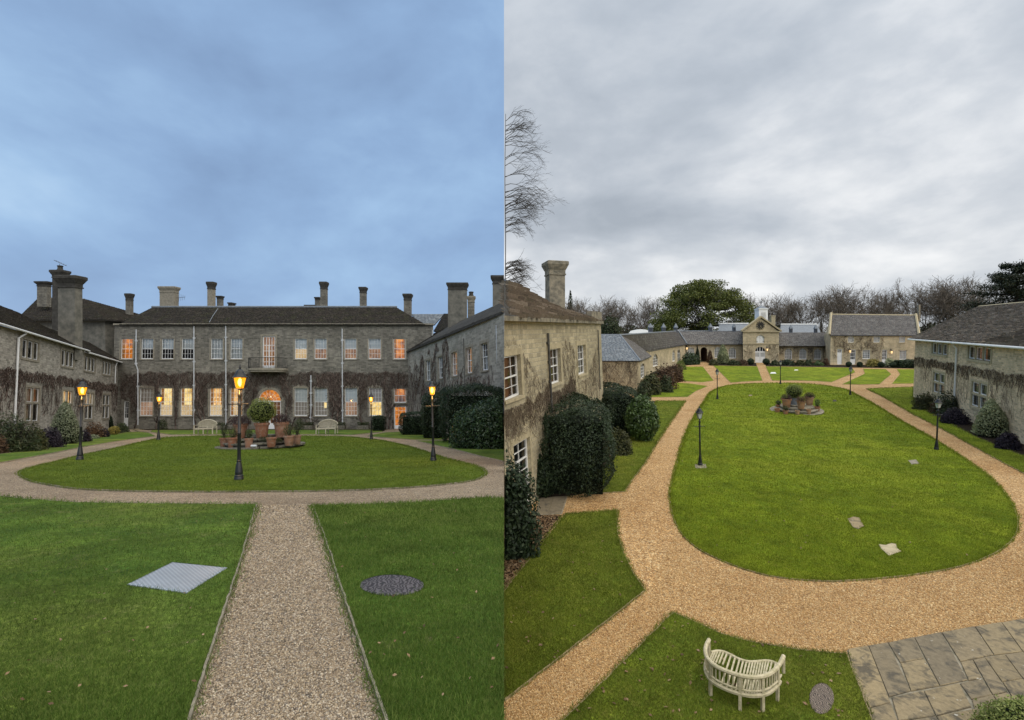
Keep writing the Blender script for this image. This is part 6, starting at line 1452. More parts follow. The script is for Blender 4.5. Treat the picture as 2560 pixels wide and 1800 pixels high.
    for s in (0, 1):
        a0_ = -.35 if s == 0 else L+.35; b0_ = tg-.02; q = MB(); p = [FG.pt(a0_, b0_, .32), FG.pt(am[0], am[1]+.12, .32)]; z = RS.U*.28
        q.box8([p[0], p[1], p[1]-FG.N*.5, p[0]-FG.N*.5, p[0]+z, p[1]+z, p[1]-FG.N*.5+z, p[0]-FG.N*.5+z]); q.build('gable_coping', M['stone_trim_day'], g, world=True)
        e = FG.pt(a0_, b0_+.1, 0); r_ = FG.pt(am[0], am[1]+.2, 0)
        tile_roof(g, e, e+bk, r_, r_+bk, .30, .36, .02, 'slate_day', 36+s)
    q = MB(); q.fbox(FG, sh[0]-.05, sh[1]+.05, sh[2]-.05, sh[3]+.05, -.20, -.16); sv = q.build('shutter', M['white_paint_day'], g, world=True)
    q = MB(); cm = (sh[0]+sh[1])/2; q.fbox(FG, cm-.015, cm+.015, sh[2], sh[3], -.16, -.15)
    for f in (.2, .72):
        for (x0, x1) in ((sh[0]-.1, sh[0]+.25), (sh[1]-.25, sh[1]+.1)): q.fbox(FG, x0, x1, sh[2]+(sh[3]-sh[2])*f, sh[2]+(sh[3]-sh[2])*f+.035, -.16, .03)
    q.build('hinge', M['black_iron'], sv, world=True)
    # double doors: glazed fan over panelled leaves
    bs = dr[3]-(dr[1]-dr[0])*.48; q = MB(); dm = (dr[0]+dr[1])/2; q.fbox(FG, dr[0], dr[1], bs-.08, bs+.08, -.2, -.1); q.fbox(FG, dm-.05, dm+.05, bs, dr[3], -.19, -.1)
    for f in (.25, .75): q.fbox(FG, dr[0]+(dr[1]-dr[0])*f-.03, dr[0]+(dr[1]-dr[0])*f+.03, bs, dr[3], -.18, -.11)
    fl = q.build('fanlight', M['white_paint_day'], g, world=True); q = MB(); q.fbox(FG, dr[0]-.05, dr[1]+.05, bs, dr[3]+.05, -.25, -.24); q.build('pane', M['dark_room'], fl, world=True)
    for s in (0, 1):
        x0, x1 = (dr[0], dm-.02) if s == 0 else (dm+.02, dr[1]); hz = dr[2]+.02; md = bs*.55; q = MB(); q.fbox(FG, x0, x1, hz, md, -.18, -.12); t = .1
        q.fbox(FG, x0, x0+t, md, bs-.08, -.18, -.12); q.fbox(FG, x1-t, x1, md, bs-.08, -.18, -.12); q.fbox(FG, x0+t, x1-t, bs-.2, bs-.08, -.18, -.12)
        for i in range(1, 3): xx = x0+t+(x1-x0-2*t)*i/3; q.fbox(FG, xx-.025, xx+.025, md, bs-.1, -.17, -.13)
        for i in range(1, 3): yy = md+(bs-md)*i/3; q.fbox(FG, x0+t, x1-t, yy-.025, yy+.025, -.17, -.13)
        d_ = q.build('door', M['white_paint_day'], g, world=True); q = MB(); q.fbox(FG, x0, x1, md, bs-.05, -.22, -.21); q.build('pane', M['curtain_day'], d_, world=True); q = MB(); q.fbox(FG, x0+.15, x1-.15, hz+.15, md-.12, -.118, -.105); q.build('panel', M['white_paint_day'], d_, world=True)
    # clock: dark dial, gilt hour marks, hands
    cc = FG.hit(1900.8, 813.5); r = .72; dial = MB(); c = FG.pt(*cc, .03); X, Y, Nn = FG.D, FG.U.normalized(), FG.N
    rim = lambda rr, a, n: c+X*rr*math.cos(a)+Y*rr*math.sin(a)+Nn*n
    for i in range(32):
        a0_, a1_ = 2*math.pi*i/32, 2*math.pi*(i+1)/32; dial.face([rim(0, 0, .06), rim(r, a0_, .06), rim(r, a1_, .06)]); dial.face([rim(r, a0_, -.03), rim(r, a1_, -.03), rim(r, a1_, .06), rim(r, a0_, .06)])
    ck = dial.build('clock', M['black_iron'], g, world=True)
    for i in range(12):
        a = 2*math.pi*i/12; q = MB(); t_ = Vector(-X*math.sin(a)+Y*math.cos(a)); u_ = X*math.cos(a)+Y*math.sin(a); p = rim(r*.86, a, .075)
        q.face([p-u_*.09-t_*.045, p+u_*.09-t_*.045, p+u_*.09+t_*.045, p-u_*.09+t_*.045]); q.build('hour_mark', M['stone_trim_day'], ck, world=True)
    for a, l in ((math.radians(-65), .55), (math.radians(-100), .38)): q = MB(); q.tube([rim(0, 0, .08), rim(l, a, .08)], .03, 4); q.build('clock_hand', M['stone_trim_day'], ck, world=True)
    # cupola
    y = FG.pt(am[0], 0).y+1.6; cb = P(1903, 800, y); hw = 11/FP*y; zt = P(0, 773, y).z; q = MB(); q.box(cb.x-hw, cb.x+hw, y-hw, y+hw, cb.z-1.2, zt); cu = q.build('cupola', M['white_paint_day'], g, world=True)
    q = MB(); q.box(cb.x-hw*1.12, cb.x+hw*1.12, y-hw*1.12, y+hw*1.12, zt-.12, zt+.06); q.build('cupola_cornice', M['white_paint_day'], cu, world=True)
    for i in range(8): z = cb.z+.1+i*.16; q = MB(); q.box(cb.x-hw*.5, cb.x+hw*.5, y-hw-.03, y-hw+.01, z, z+.07); q.build('louvre', M['curtain_day'], cu, world=True)
    q = MB(); a = [Vector((cb.x+s*hw*1.1, y+t*hw*1.1, zt+.06)) for s, t in ((-1,-1),(1,-1),(1,1),(-1,1))]; ap = Vector((cb.x, y, zt+.7))
    for i in range(4): q.face([a[i], a[(i+1) % 4], ap])
    q.tube([ap, ap+Vector((0, 0, 1.0))], .03, 4); q.tube([ap+Vector((-.35, 0, .7)), ap+Vector((.35, 0, .7))], .02, 4); q.build('cupola_roof', M['lead'], cu, world=True)
    lampw(FG, 1916.5, 873, 'lit wall lantern right of the white double doors of the clock gate')
    vines('wall_creeper', 'sparse bare creeper on the gatehouse wall beside the white double doors', FG, .1, L-.1, .4, sc_, [(dr[0]-.3, dr[1]+.3, 0, 9)], 150, 'vine_day', (.012, .035), .22, 0, 65, .08, .1)
    # two-storey house
    k = thing('slate_house', RS.g(2180, 912), 'two-storey stone house with grey slate roof and white doors at the back right', 'house')
    FH = Frame(RS.g(2075.5, 912), RS.g(2297, 912), RS.U); th = FH.hit(2180, 837)[1]; L = FH.L
    u3 = [FH.rect(x0, x1, 840.5, 856) for x0, x1 in ((2120, 2135), (2184, 2199.5), (2248, 2263))]; l2 = [FH.rect(2156.5, 2175, 875, 897.5), FH.rect(2249, 2266, 876, 899)]
    ds = [FH.rect(2093, 2105, 872.5, 911), FH.rect(2125.5, 2139, 874, 911), FH.rect(2205, 2217, 874.5, 911)]; ds = [(r[0], r[1], .05, r[3]) for r in ds]
    m = MB(); wall(m, FH, 0, L, -.3, th, u3+l2+ds, .2); m.build('wall', M['stone_far'], k, world=True)
    bk2 = Vector((4.5, 9, 9*RS.s)); b = MB(); prism(b, [FH.pt(0, 0), FH.pt(L, 0), FH.pt(L, 0)+bk2, FH.pt(0, 0)+bk2], RS.U, -.3, th, skip=(0,), top=False); b.build('side_wall', M['stone_far'], k, world=True)
    for r in u3: sash(FH, k, r, 4, 2, 2, 'blind_day', 'blind_day', 'white_paint_day', 'stone_trim_day', False, -.1, 'glass_day', fw=.07, bar=.04)
    for r in l2: sash(FH, k, r, 4, 2, 2, 'blind_day', 'blind_day', 'white_paint_day', 'stone_trim_day', False, -.1, 'glass_day', fw=.08, bar=.045)
    for i, r in enumerate(ds):
        d_ = sash(FH, k, r, 3 if i else 4, 1, 3 if i else 0, 'dark_room', 'dark_room', 'white_paint_day', None, False, -.1, 'glass_day', split=.22 if i else .2, fw=.10, bar=.05, name='door')
        q = MB(); q.fbox(FH, r[0]+.1, r[1]-.1, r[2]+.03, r[2]+(.35 if i else .78)*(r[3]-r[2]), -.13, -.06); q.build('door_panel', M['white_paint_day'], d_, world=True)
    for r in l2+ds[:1]+ds[2:]:
        q = MB(); n_ = 8; xa, xb = r[0]-.25, r[1]+.25
        for i in range(n_):
            f0, f1 = i/n_, (i+1)/n_; A = [(xa+(xb-xa)*f, r[3]+.05+.5*math.sin(math.pi*f)**.7) for f in (f0, f1)]; q.box8([FH.pt(A[0][0], r[3]+.02, .05), FH.pt(A[1][0], r[3]+.02, .05), FH.pt(A[1][0], r[3]+.02, -.02), FH.pt(A[0][0], r[3]+.02, -.02), FH.pt(*A[0], .05), FH.pt(*A[1], .05), FH.pt(*A[1], -.02), FH.pt(*A[0], -.02)])
        q.build('window_arch', M['stone_trim_day'], k, world=True)
    yE = FH.pt(0, th, .2).y; E0, E1 = P(2074, 837.5, yE), P(2298, 838, yE); R0, R1 = P(2079, 786, yE+5.2), P(2291, 788, yE+5.2)
    tile_roof(k, E0, E1, R0, R1, .32, .40, .025, 'slate_day', 38); b = MB(); b.face([R0, R1, R1+Vector((2, 5, -3.4)), R0+Vector((2, 5, -3.4))]); b.build('rear_roof', M['slate_day'], k, world=True)
    for e, r_ in ((E0, R0), (E1, R1)):
        q = MB(); q.face([e+Vector((.05, 0, -.1)), r_+Vector((.05, 0, 0)), r_+Vector((2, 5, -3.4))]); q.build('gable_wall', M['stone_far'], k, world=True)
        strip(k, [e+Vector((-.1, -.1, .1)), r_+Vector((-.1, 0, .22))], .2, 'stone_trim_day', 'gable_coping', 5)
    strip(k, [R0, R1], .12, 'stone_trim_day', 'ridge_capping'); strip(k, [E0+Vector((0, -.05, -.1)), E1+Vector((0, -.05, -.1))], .07, 'black_iron', 'gutter')
    chimney(k, 2291, 2299, 762, 790, yE+5.2, 'stone_chimney_day', 'stone_chimney_day', capw=1.25, dr=1.3)
    chimney(k, 2077, 2081, 780, 790, yE+5.2, 'stone_trim_day', 'stone_trim_day', capw=1.3)
    vines('wall_creeper', 'bare climbing plant spreading between the windows of the slate-roofed house', FH, .2, L*.6, .8, th-.2, [(r[0]-.1, r[1]+.1, r[2]-.1, r[3]+.1) for r in u3+l2+ds], 420, 'vine_day', (.012, .035), .22, 0, 66, .1, .1)
    lampw(FH, 2123, 877, 'lit wall lantern left of the arched glazed door of the slate house'); lampw(FH, 2226.5, 879, 'lit wall lantern right of the last white door of the slate house')
    # lead-roofed building behind and the white marquee
    z = thing('rear_building', P(2000, 830, 116), 'flat blue-grey lead roof showing behind the low stable wing', 'building'); gz = RS.z(0, 116)
    for (x0, x1, t_, b_) in ((1950, 2052, 812, 832), (1796, 1880, 810, 830)):
        q = MB(); A, B = P(x0, b_, 116), P(x1, b_, 116); C, D_ = P(x0+2, t_, 119), P(x1-9, t_, 119); q.face([A, B, D_, C]); q.face([C, D_, D_+Vector((0, 9, 0)), C+Vector((0, 9, 0))]); q.face([B, B+Vector((4, 15, 0)), D_+Vector((0, 9, 0)), D_]); q.build('roof', M['lead'], z, world=True)
        q = MB(); q.box(A.x+.1, B.x-.1, 116.2, 126, gz-.5, A.z); q.build('wall', M['stone_far'], z, world=True); strip(z, [C+Vector((0, 0, .1)), D_+Vector((0, 0, .1))], .15, 'white_paint_day', 'ridge_capping')
    chimney(z, 1921, 1936, 789, 803, 117, 'stone_trim_day', 'stone_trim_day', capw=1.15)
    z = thing('marquee', P(1600, 830, 120), 'low white marquee roof behind the left stable wing', 'marquee'); q = MB()
    for i in range(6):
        f0, f1 = i/6, (i+1)/6; q.face([P(1572+60*f0, 833, 118), P(1572+60*f1, 833, 118), P(1576+50*f1, 831-8*math.sin(math.pi*(.15+.7*f1)), 122), P(1576+50*f0, 831-8*math.sin(math.pi*(.15+.7*f0)), 122)])
    q.build('canopy', M['blind_day'], z, world=True)
    q = MB(); a, b_ = P(1574, 833, 118.2), P(1630, 833, 118.2); q.box(a.x, b_.x, 118.2, 125, RS.z(0, 118)-.3, a.z); q.build('wall', M['curtain_day'], z, world=True)
stable()
def right_cottage():
    F = Frame(RS.g(2283, 993), RS.g(2700, 1172), RS.U)
    h = thing('stone_cottage', F.pt(F.L/3, 0), 'pale rubble-stone cottage at the right edge with brown stone-tiled roof and white gutter', 'house')
    te = F.hit(2420, 857)[1]
    up = [F.rect(2330, 2369, 857, 886), F.rect(2420, 2478, 866, 902)]; lw = [F.rect(2333, 2362, 931, 985), F.rect(2428, 2468, 957, 1022)]
    for l in (up, lw): b0 = (l[0][2]+l[1][2])/2; b1 = (l[0][3]+l[1][3])/2; l[:] = [(r[0], r[1], b0, b1) for r in l]
    m = MB(); wall(m, F, 0, F.L, -.3, te, up+lw, .16); m.build('wall', M['stone_rubble_day'], h, world=True)
    A, B = F.pt(0, 0), F.pt(F.L, 0); ins = Vector((9, 1.0, .06)); b = MB(); prism(b, [A, B, B+ins, A+ins], RS.U, -.3, te-.02, skip=(0,)); b.build('side_wall', M['stone_rubble_day'], h, world=True)
    def mull(r, n, rows, mats):
        a0, a1, b0, b1 = r; w = (a1-a0)/n; q = MB(); q.fbox(F, a0-.16, a0+.03, b0-.12, b1+.14, -.16, .03); q.fbox(F, a1-.03, a1+.16, b0-.12, b1+.14, -.16, .03); q.fbox(F, a0+.03, a1-.03, b1-.02, b1+.14, -.16, .028); q.fbox(F, a0+.03, a1-.03, b0-.14, b0+.02, -.16, .06)
        for i in range(1, n): q.fbox(F, a0+w*i-.06, a0+w*i+.06, b0+.02, b1-.02, -.15, .01)
        rb = (b0, b1) if rows == 1 else (b0, b0+(b1-b0)*.52, b1)
        if rows == 2: q.fbox(F, a0+.03, a1-.03, rb[1]-.07, rb[1]+.07, -.15, .008)
        o = q.build('window', M['stone_trim_day'], h, world=True); k = 0
        for j in range(rows):
            for i in range(n):
                x0, x1, y0, y1 = a0+w*i+.06, a0+w*(i+1)-.06, rb[j]+.06, rb[j+1]-.06; t = .045; f = MB()
                f.fbox(F, x0, x0+t, y0, y1, -.12, -.06); f.fbox(F, x1-t, x1, y0, y1, -.12, -.06); f.fbox(F, x0+t, x1-t, y1-t, y1, -.12, -.06); f.fbox(F, x0+t, x1-t, y0, y0+t, -.12, -.06); f.build('casement', M['white_paint_day'], o, world=True)
                f = MB()
                for c in range(1, 3): xx = x0+(x1-x0)*c/3; f.fbox(F, xx-.008, xx+.008, y0+t, y1-t, -.095, -.085)
                for c in range(1, 5): yy = y0+(y1-y0)*c/5; f.fbox(F, x0+t, x1-t, yy-.008, yy+.008, -.094, -.086)
                f.build('leaded_light', M['dark_pipe'], o, world=True)
                g = MB(); g.face([F.pt(x0, y0, -.10), F.pt(x1, y0, -.10), F.pt(x1, y1, -.10), F.pt(x0, y1, -.10)]); g.build('pane', M['glass_day'], o, world=True)
                g = MB(); g.face([F.pt(x0-.05, y0-.05, -.24), F.pt(x1+.05, y0-.05, -.24), F.pt(x1+.05, y1+.05, -.24), F.pt(x0-.05, y1+.05, -.24)]); mt = mats[k % len(mats)]; g.build('lit_room' if 'lit' in mt else 'curtain', M[mt], o, world=True); k += 1
    mull(up[0], 3, 1, ['curtain_day']); mull(up[1], 3, 1, ['curtain_day', 'lit_dim', 'brown_room']); mull(lw[0], 2, 2, ['curtain_day']); mull(lw[1], 2, 2, ['curtain_day'])
    ov = .35; E0, E1 = F.pt(-.4, te+.05, ov), F.pt(F.L, te+.05, ov)
    R0 = P(2447, 767, E0.y+2.0); R1 = Vector((R0.x+(E1.x-E0.x)*.8, R0.y+(E1.y-E0.y)*.8, R0.z+(E1.z-E0.z)*.8))
    tile_roof(h, E0, E1, R0, R1, .34, .50, .10, 'tiles_day', 40, singles=300)
    Bk = F.pt(-.4, te+.05, -9.4); tile_roof(h, Bk, E0, R0, R0+Vector((.01, 0, 0)), .28, .4, .05, 'tiles_day', 41)
    b = MB(); b.face([R0, R1, R1+Vector((5, 1, -3)), R0+Vector((5, 1, -3))]); b.build('rear_roof', M['stone_dark'], h, world=True)
    strip(h, [R0, R1], .10, 'stone_trim_day', 'ridge_capping')
    q = MB(); q.tube([F.pt(-.45, te-.03, ov+.06), F.pt(F.L, te-.03, ov+.06)], .075, 8); q.build('gutter', M['white_paint_day'], h, world=True, smooth=True)
    a = F.hit(2396, 858)[0]; q = MB(); q.tube([F.pt(a, te-.08, ov), F.pt(a, te-.45, .09), F.pt(a, .3, .09)], .06, 8); q.build('downpipe', M['white_paint_day'], h, world=True, smooth=True)
    holes = [(r[0]-.25, r[1]+.25, r[2]-.3, r[3]+.25) for r in lw]; b_t = F.hit(2400, 910)[1]; b_b = F.hit(2400, 945)[1]
    vines('wall_creeper', 'dense band of bare brown creeper across the right-hand cottage', F, .05, F.L, b_b, b_t, holes, 1300, 'vine_day', (.007, .02), .13, 0, 67, .06, .12, long=(3, 8))
    vines('wall_creeper', 'loose hanging creeper stems below the band on the right-hand cottage', F, 2.0, F.L, .8, b_t, holes, 420, 'vine_day', (.006, .016), .16, 0, 68, .05, .1, long=(6, 16))
right_cottage()
# ------------------------------------------------------------------ crescent bench on the near grass
def crescent_bench():
    Z = lambda x, y: (1720+x*.20906, 1580+y*.20906)
    rail = [RS.g(*Z(*p), up=.60) for p in ((252,95),(218,160),(208,240),(240,330),(330,410),(480,480),(640,528),(780,545),(930,525),(1035,460),(1100,380),(1142,292))]
    xy = smooth_closed([(p.x, p.y) for p in rail], 4, closed=False)
    ctr = sum(rail, Vector())/len(rail); base = RS.pt(ctr.x, ctr.y, .035)
    o = thing('crescent_bench', base, 'pale weathered crescent-shaped wooden bench with curved back on the near grass', 'bench')
    def G(x, y, u): return Vector((x, y, RS.z(x, y)+.035+u))
    def part(nm, mb, sm=False): return mb.build(nm, M['teak_day'], o, world=True, smooth=sm)
    m = MB(); m.tube([G(x, y, .575) for x, y in xy], .036, 8); part('top_rail', m, True)
    n = len(xy)
    # back slats between top rail and lower rail
    m = MB(); m.tube([G(x, y, .345) for x, y in xy[3:-3]], .020, 6); part('back_rail', m, True)
    L = [0]
    for i in range(1, n): L.append(L[-1]+math.dist(xy[i], xy[i-1]))
    def at(s):
        for i in range(1, n):
            if L[i] >= s: f = (s-L[i-1])/(L[i]-L[i-1]+1e-9); return (xy[i-1][0]+(xy[i][0]-xy[i-1][0])*f, xy[i-1][1]+(xy[i][1]-xy[i-1][1])*f), (xy[i][0]-xy[i-1][0], xy[i][1]-xy[i-1][1])
        return xy[-1], (1, 0)
    def bar(c, d, w, t, u0, u1, nm):
        l = math.hypot(*d); dx, dy = d[0]/l, d[1]/l; m = MB(); P4 = [(c[0]+dx*a*w/2-dy*b*t/2, c[1]+dy*a*w/2+dx*b*t/2) for a, b in ((-1,-1),(1,-1),(1,1),(-1,1))]
        m.box8([G(*p, u0) for p in P4]+[G(*p, u1) for p in P4]); part(nm, m)
    ns = 26
    for i in range(ns):
        s = L[-1]*(.13+.74*i/(ns-1)); c, d = at(s); bar(c, d, .022, .014, .35, .565, 'back_slat')
    # seat: front edge from the picture, back edge follows the rail
    fr = [RS.g(*Z(*p), up=.30) for p in ((275,255),(350,240),(430,250),(520,290),(620,340),(730,368),(830,366),(930,357),(1010,368),(1075,398))]
    fxy = smooth_closed([(p.x, p.y) for p in fr], 4, closed=False)
    m = MB(); m.tube([G(x, y, .285) for x, y in fxy], .03, 6); part('seat_front_rim', m, True)
    m = MB(); m.tube([G(x, y+.0, .27) for x, y in xy[5:-4]], .035, 6); part('seat_back_rim', m, True)
    X0, X1 = fxy[0][0]+.03, fxy[-1][0]-.03; k = 21
    def interp(lst, x):
        best = None
        for i in range(1, len(lst)):
            a, b = lst[i-1], lst[i]
            if (a[0]-x)*(b[0]-x) <= 0 and a[0] != b[0]: f = (x-a[0])/(b[0]-a[0]); y = a[1]+(b[1]-a[1])*f; best = y if best is None else min(best, y)
        return best
    for i in range(k):
        x = X0+(X1-X0)*i/(k-1); sk = .10; y1 = interp(fxy, x)
        if y1 is None: continue
        lo = []
        y0 = interp(xy[4:-3], x); xb = x
        for _ in range(5):
            if y0 is None: break
            xb = x-.60*(y1-y0); y0 = interp(xy[4:-3], xb)
        if y0 is None or y1-y0 < .05:
            y0 = y1-.35; xb = x-.60*.35
            if xb < xy[9][0]: continue
        w = (X1-X0)/(k-1)*.31; m = MB(); P4 = [(xb-w, y0+.02), (xb+w, y0+.02), (x+w, y1-.02), (x-w, y1-.02)]; m.box8([G(*p, .272) for p in P4]+[G(*p, .296) for p in P4]); part('seat_slat', m)
    for s, u1 in ((.29, .56), (.50, .57), (.655, .57), (.84, .56)):
        c, d = at(L[-1]*s); bar(c, d, .05, .045, 0, u1, 'leg')
    for j in (2, -3): bar(fxy[j], (1, 0), .045, .05, 0, .28, 'leg')
    for e, u in ((0, 1), (-1, -2)):
        c = xy[e]; bar(c, (1, 0), .04, .04, .28, .57, 'arm_post')
crescent_bench()
# ------------------------------------------------------------------ daytime shrubs and hedges
S(RS, 'yew_hedge', 'tall clipped dark hedge against the golden stone house', 'hedge', 1342, 1512, 1000, 1236, 'box', 28000, .08, 'leaf_yew_day', 'hedge_core', seed=201, deep=2.6, amp=.18)
S(RS, 'yew_hedge', 'second dark hedge behind the tall clipped one by the house corner', 'hedge', 1484, 1584, 966, 1090, 'box', 14000, .095, 'leaf_yew_day', 'hedge_core', seed=202, deep=2.2, amp=.15)
S(RS, 'laurel_bush', 'bright glossy laurel bush at the path end of the dark hedges', 'shrub', 1566, 1645, 992, 1108, 'ball', 7000, .14, 'leaf_laurel_day', 'hedge_core', .8, seed=203)
S(RS, 'olive_shrub', 'small olive-brown shrub between dark hedge and laurel', 'shrub', 1512, 1580, 1072, 1140, 'dome', 3000, .10, 'leaf_olive', 'hedge_core', .8, seed=204)
S(RS, 'yew_bush', 'dark bushy shrub at the left edge below the glazed door', 'shrub', 1150, 1345, 1150, 1402, 'dome', 14000, .11, 'leaf_yew_day', 'hedge_core', .45, seed=205, minx=0, amp=.25)
S(RS, 'yew_bush', 'dark leafy shrub hanging beside the glazed door of the stone house', 'shrub', 1325, 1388, 1138, 1250, 'ball', 4000, .10, 'leaf_yew_day', 'hedge_core', .6, seed=206, amp=.25)
bl = [(1600,1652,930,988,'leaf_olive','low olive shrub at the near corner of the stable bay'),(1632,1692,915,975,'leaf_brown','russet shrub in the bed before the left stable wing'),(1660,1712,908,955,'leaf_brown','reddish twiggy shrub near the left stable door'),(1618,1668,925,972,'leaf_scrub','green shrub under the arched stable window'),(1650,1680,945,982,'leaf_scrub','dark green shrub at the lawn edge of the stable bed'),(1590,1625,955,1000,'leaf_scrub','low green shrub beside the laurel and stable bay'),(1690,1713,903,925,'leaf_box_bright','bright green clipped shrub at the end of the stable bed')]
for i, (x0, x1, t, b, mt, lb) in enumerate(bl): S(RS, 'bed_shrub', lb, 'shrub', x0, x1, t, b, 'dome', 2200, .20, mt, None if mt == 'leaf_brown' else 'hedge_core', .8, seed=210+i, amp=.25, shell=.6, twigs=150 if mt == 'leaf_brown' else 40)
S(RS, 'corner_shrub', 'dark green shrub in the corner left of the passage arch', 'shrub', 1702, 1748, 884, 912, 'dome', 2600, .26, 'leaf_laurel', 'hedge_core', .6, seed=221, amp=.2)
S(RS, 'climbing_shrub', 'dark climber by the downpipe left of the passage arch', 'shrub', 1737, 1750, 872, 910, 'cone', 900, .26, 'leaf_yew_day', 'hedge_core', seed=222)
S(RS, 'russet_shrub', 'russet climber on the right of the passage arch', 'shrub', 1768, 1782, 876, 908, 'cone', 800, .26, 'leaf_brown', None, seed=223)
S(RS, 'variegated_shrub', 'tall cone of pale variegated leaves before the stable windows', 'shrub', 1792, 1823, 863, 911, 'cone', 3500, .24, 'leaf_varieg_day', 'hedge_core', seed=224, amp=.08)
for i, (x0, x1, t, lb, mt) in enumerate(((1772,1796,899,'low grey-green shrub left of the variegated cone','leaf_olive'),(1822,1850,901,'low dark shrub right of the variegated cone','leaf_scrub'),(1846,1868,900,'low russet shrub by the gatehouse downpipe','leaf_brown'),(1928,1946,901,'low green shrub right of the clock gate door ball','leaf_scrub'),(1950,1984,898,'dark green shrub under the first arched window right of the gate','leaf_yew_day'),(1990,2012,901,'low green shrub under the second arched window right of the gate','leaf_olive'),(2012,2030,900,'low leafy shrub between the second and third arched windows','leaf_scrub'),(2036,2056,903,'low green plants under the third arched window','leaf_laurel_day'),(2058,2072,898,'russet upright shrub at the end of the low stable wing','leaf_brown'),(2168,2198,898,'golden-brown shrub between the slate house doors','leaf_yellow'),(2214,2238,895,'variegated yellow shrub right of the last white door','leaf_varieg_day'))):
    S(RS, 'border_shrub', lb, 'shrub', x0, x1, t, 914 if x0 < 2060 else 917, 'dome', 900, .24, mt, 'hedge_core' if mt != 'leaf_brown' else None, seed=230+i, amp=.2)
for i, (px, row, w, lb) in enumerate(((1877,912.5,16,'clipped dark ball shrub left of the clock gate doors'),(1915.5,912.5,16,'clipped dark ball shrub right of the clock gate doors'),(2122,917.5,13,'clipped dark ball shrub left of the arched glazed door'),(2149.5,918,13,'clipped dark ball shrub right of the arched glazed door'),(2203,919,14,'clipped dark ball shrub left of the last white door'),(2233,919.5,14,'clipped dark ball shrub right of the last white door'))):
    S(RS, 'topiary_ball', lb, 'topiary', px-w/2, px+w/2, row-w*1.02, row, 'ball', 1300, .16, 'leaf_yew_day', 'hedge_core', seed=250+i, amp=.04, group='clipped balls by the doors')
S(RS, 'low_hedge', 'long low clipped dark hedge before the right end of the slate house', 'hedge', 2240, 2310, 900, 920, 'box', 2600, .2, 'leaf_yew_day', 'hedge_core', seed=260, deep=.9)
S(RS, 'cottage_shrub', 'loose green-brown shrub at the near corner of the right-hand cottage', 'shrub', 2284, 2338, 980, 1026, 'dome', 2600, .12, 'leaf_olive', None, .7, seed=261, amp=.25, shell=.7, twigs=120)
S(RS, 'cottage_shrub', 'taller green shrub under the lower left window of the right-hand cottage', 'shrub', 2338, 2408, 984, 1042, 'dome', 3200, .12, 'leaf_scrub', None, .7, seed=262, amp=.25, shell=.7, twigs=120)
S(RS, 'russet_shrub', 'low russet shrub left of the right lamp head', 'shrub', 2326, 2362, 1006, 1036, 'dome', 900, .1, 'leaf_brown', None, seed=263, shell=.7)
S(RS, 'purple_shrub', 'broad dark purple shrub behind the right lamp post', 'shrub', 2354, 2422, 1020, 1062, 'dome', 3200, .09, 'leaf_purple', 'purple_core', .7, seed=264)
S(RS, 'variegated_shrub', 'egg-shaped pale variegated shrub under the large cottage window', 'shrub', 2438, 2520, 1000, 1096, 'cone', 6500, .10, 'leaf_varieg_day', 'hedge_core', .8, seed=265, amp=.07)
S(RS, 'purple_shrub', 'low dark purple shrub at the right edge before the egg-shaped shrub', 'shrub', 2491, 2550, 1083, 1126, 'dome', 2800, .09, 'leaf_purple', 'purple_core', .7, seed=266)
S(RS, 'mossy_wall_top', 'mossy green wall top in the bottom right corner of the terrace', 'shrub', 2440, 2720, 1756, 1880, 'dome', 9000, .04, 'leaf_box_bright', 'hedge_core', .5, seed=267, amp=.2)  # low dome of leaves standing for a mossy wall top
# ------------------------------------------------------------------ trees behind the daytime court
def place_tree(name, label, px, row_top, y, parts, H, group, zrot=0.0, sx=1.0, cat='tree'):
    x = (px-CX)/FP*y; g = RS.z(0, y); zt = (CY-row_top)/FP*y; h = zt-g
    o = thing(name, (x, y, g-.05), label, cat, group); o.rotation_euler = (0, 0, zrot); k = h/H; o.scale = (k*sx, k*sx, k)
    for nm, me in parts: c = bpy.data.objects.new(nm, me); col.objects.link(c); c.parent = o
    return o
PROTO = []
for i in range(6):
    H = 16; A, B, ra, rb = bare_tree(300+i, H, (.8, .95, .7, .85, 1.0, .75)[i], 5 if i % 2 else 4, .019, .32, 3 if i % 2 else 4, (2, 4) if i % 2 else (3, 4), rmin=.024 if i % 2 else .034, clear=(.25, .3, .22, .35, .28, .2)[i])
    tk = ra > .09
    parts = []
    for nm, s in (('trunk', tk), ('crown', ~tk)):
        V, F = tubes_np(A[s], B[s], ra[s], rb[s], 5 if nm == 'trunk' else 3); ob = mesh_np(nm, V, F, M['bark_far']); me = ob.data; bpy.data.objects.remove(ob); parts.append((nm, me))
    PROTO.append(parts)
spots = [(1432,748,150,0),(1452,742,140,1),(1472,740,152,2),(1492,744,139,3),(1512,737,146,4),(1530,739,154,0),(1548,742,141,5),(1566,746,150,1),(1588,742,143,2),(1606,745,152,3),(1624,741,147,4),(1640,739,139,5),
         (1862,727,146,0),(1880,738,152,1),(1904,742,146,3),(1926,748,150,2),(1944,736,141,5),(1962,730,150,4),(1984,732,146,1),(2004,738,153,2),(2026,724,146,3),(2048,722,152,0),(2070,712,142,4),(2092,706,150,0),(2112,712,146,1),(2134,718,153,5),(2154,734,142,3),(2172,738,150,2),
         (2200,722,146,4),(2224,717,152,0),(2246,724,143,1),(2268,726,150,5),(2290,698,146,2),(2312,689,152,3),(2334,687,142,4),(2356,696,150,0),(2378,688,146,1),(2400,686,153,2),(2420,692,143,4),(2440,690,150,5),(2462,690,146,3)]
words = ['spreading', 'narrow', 'rounded', 'forked', 'broad', 'slender']
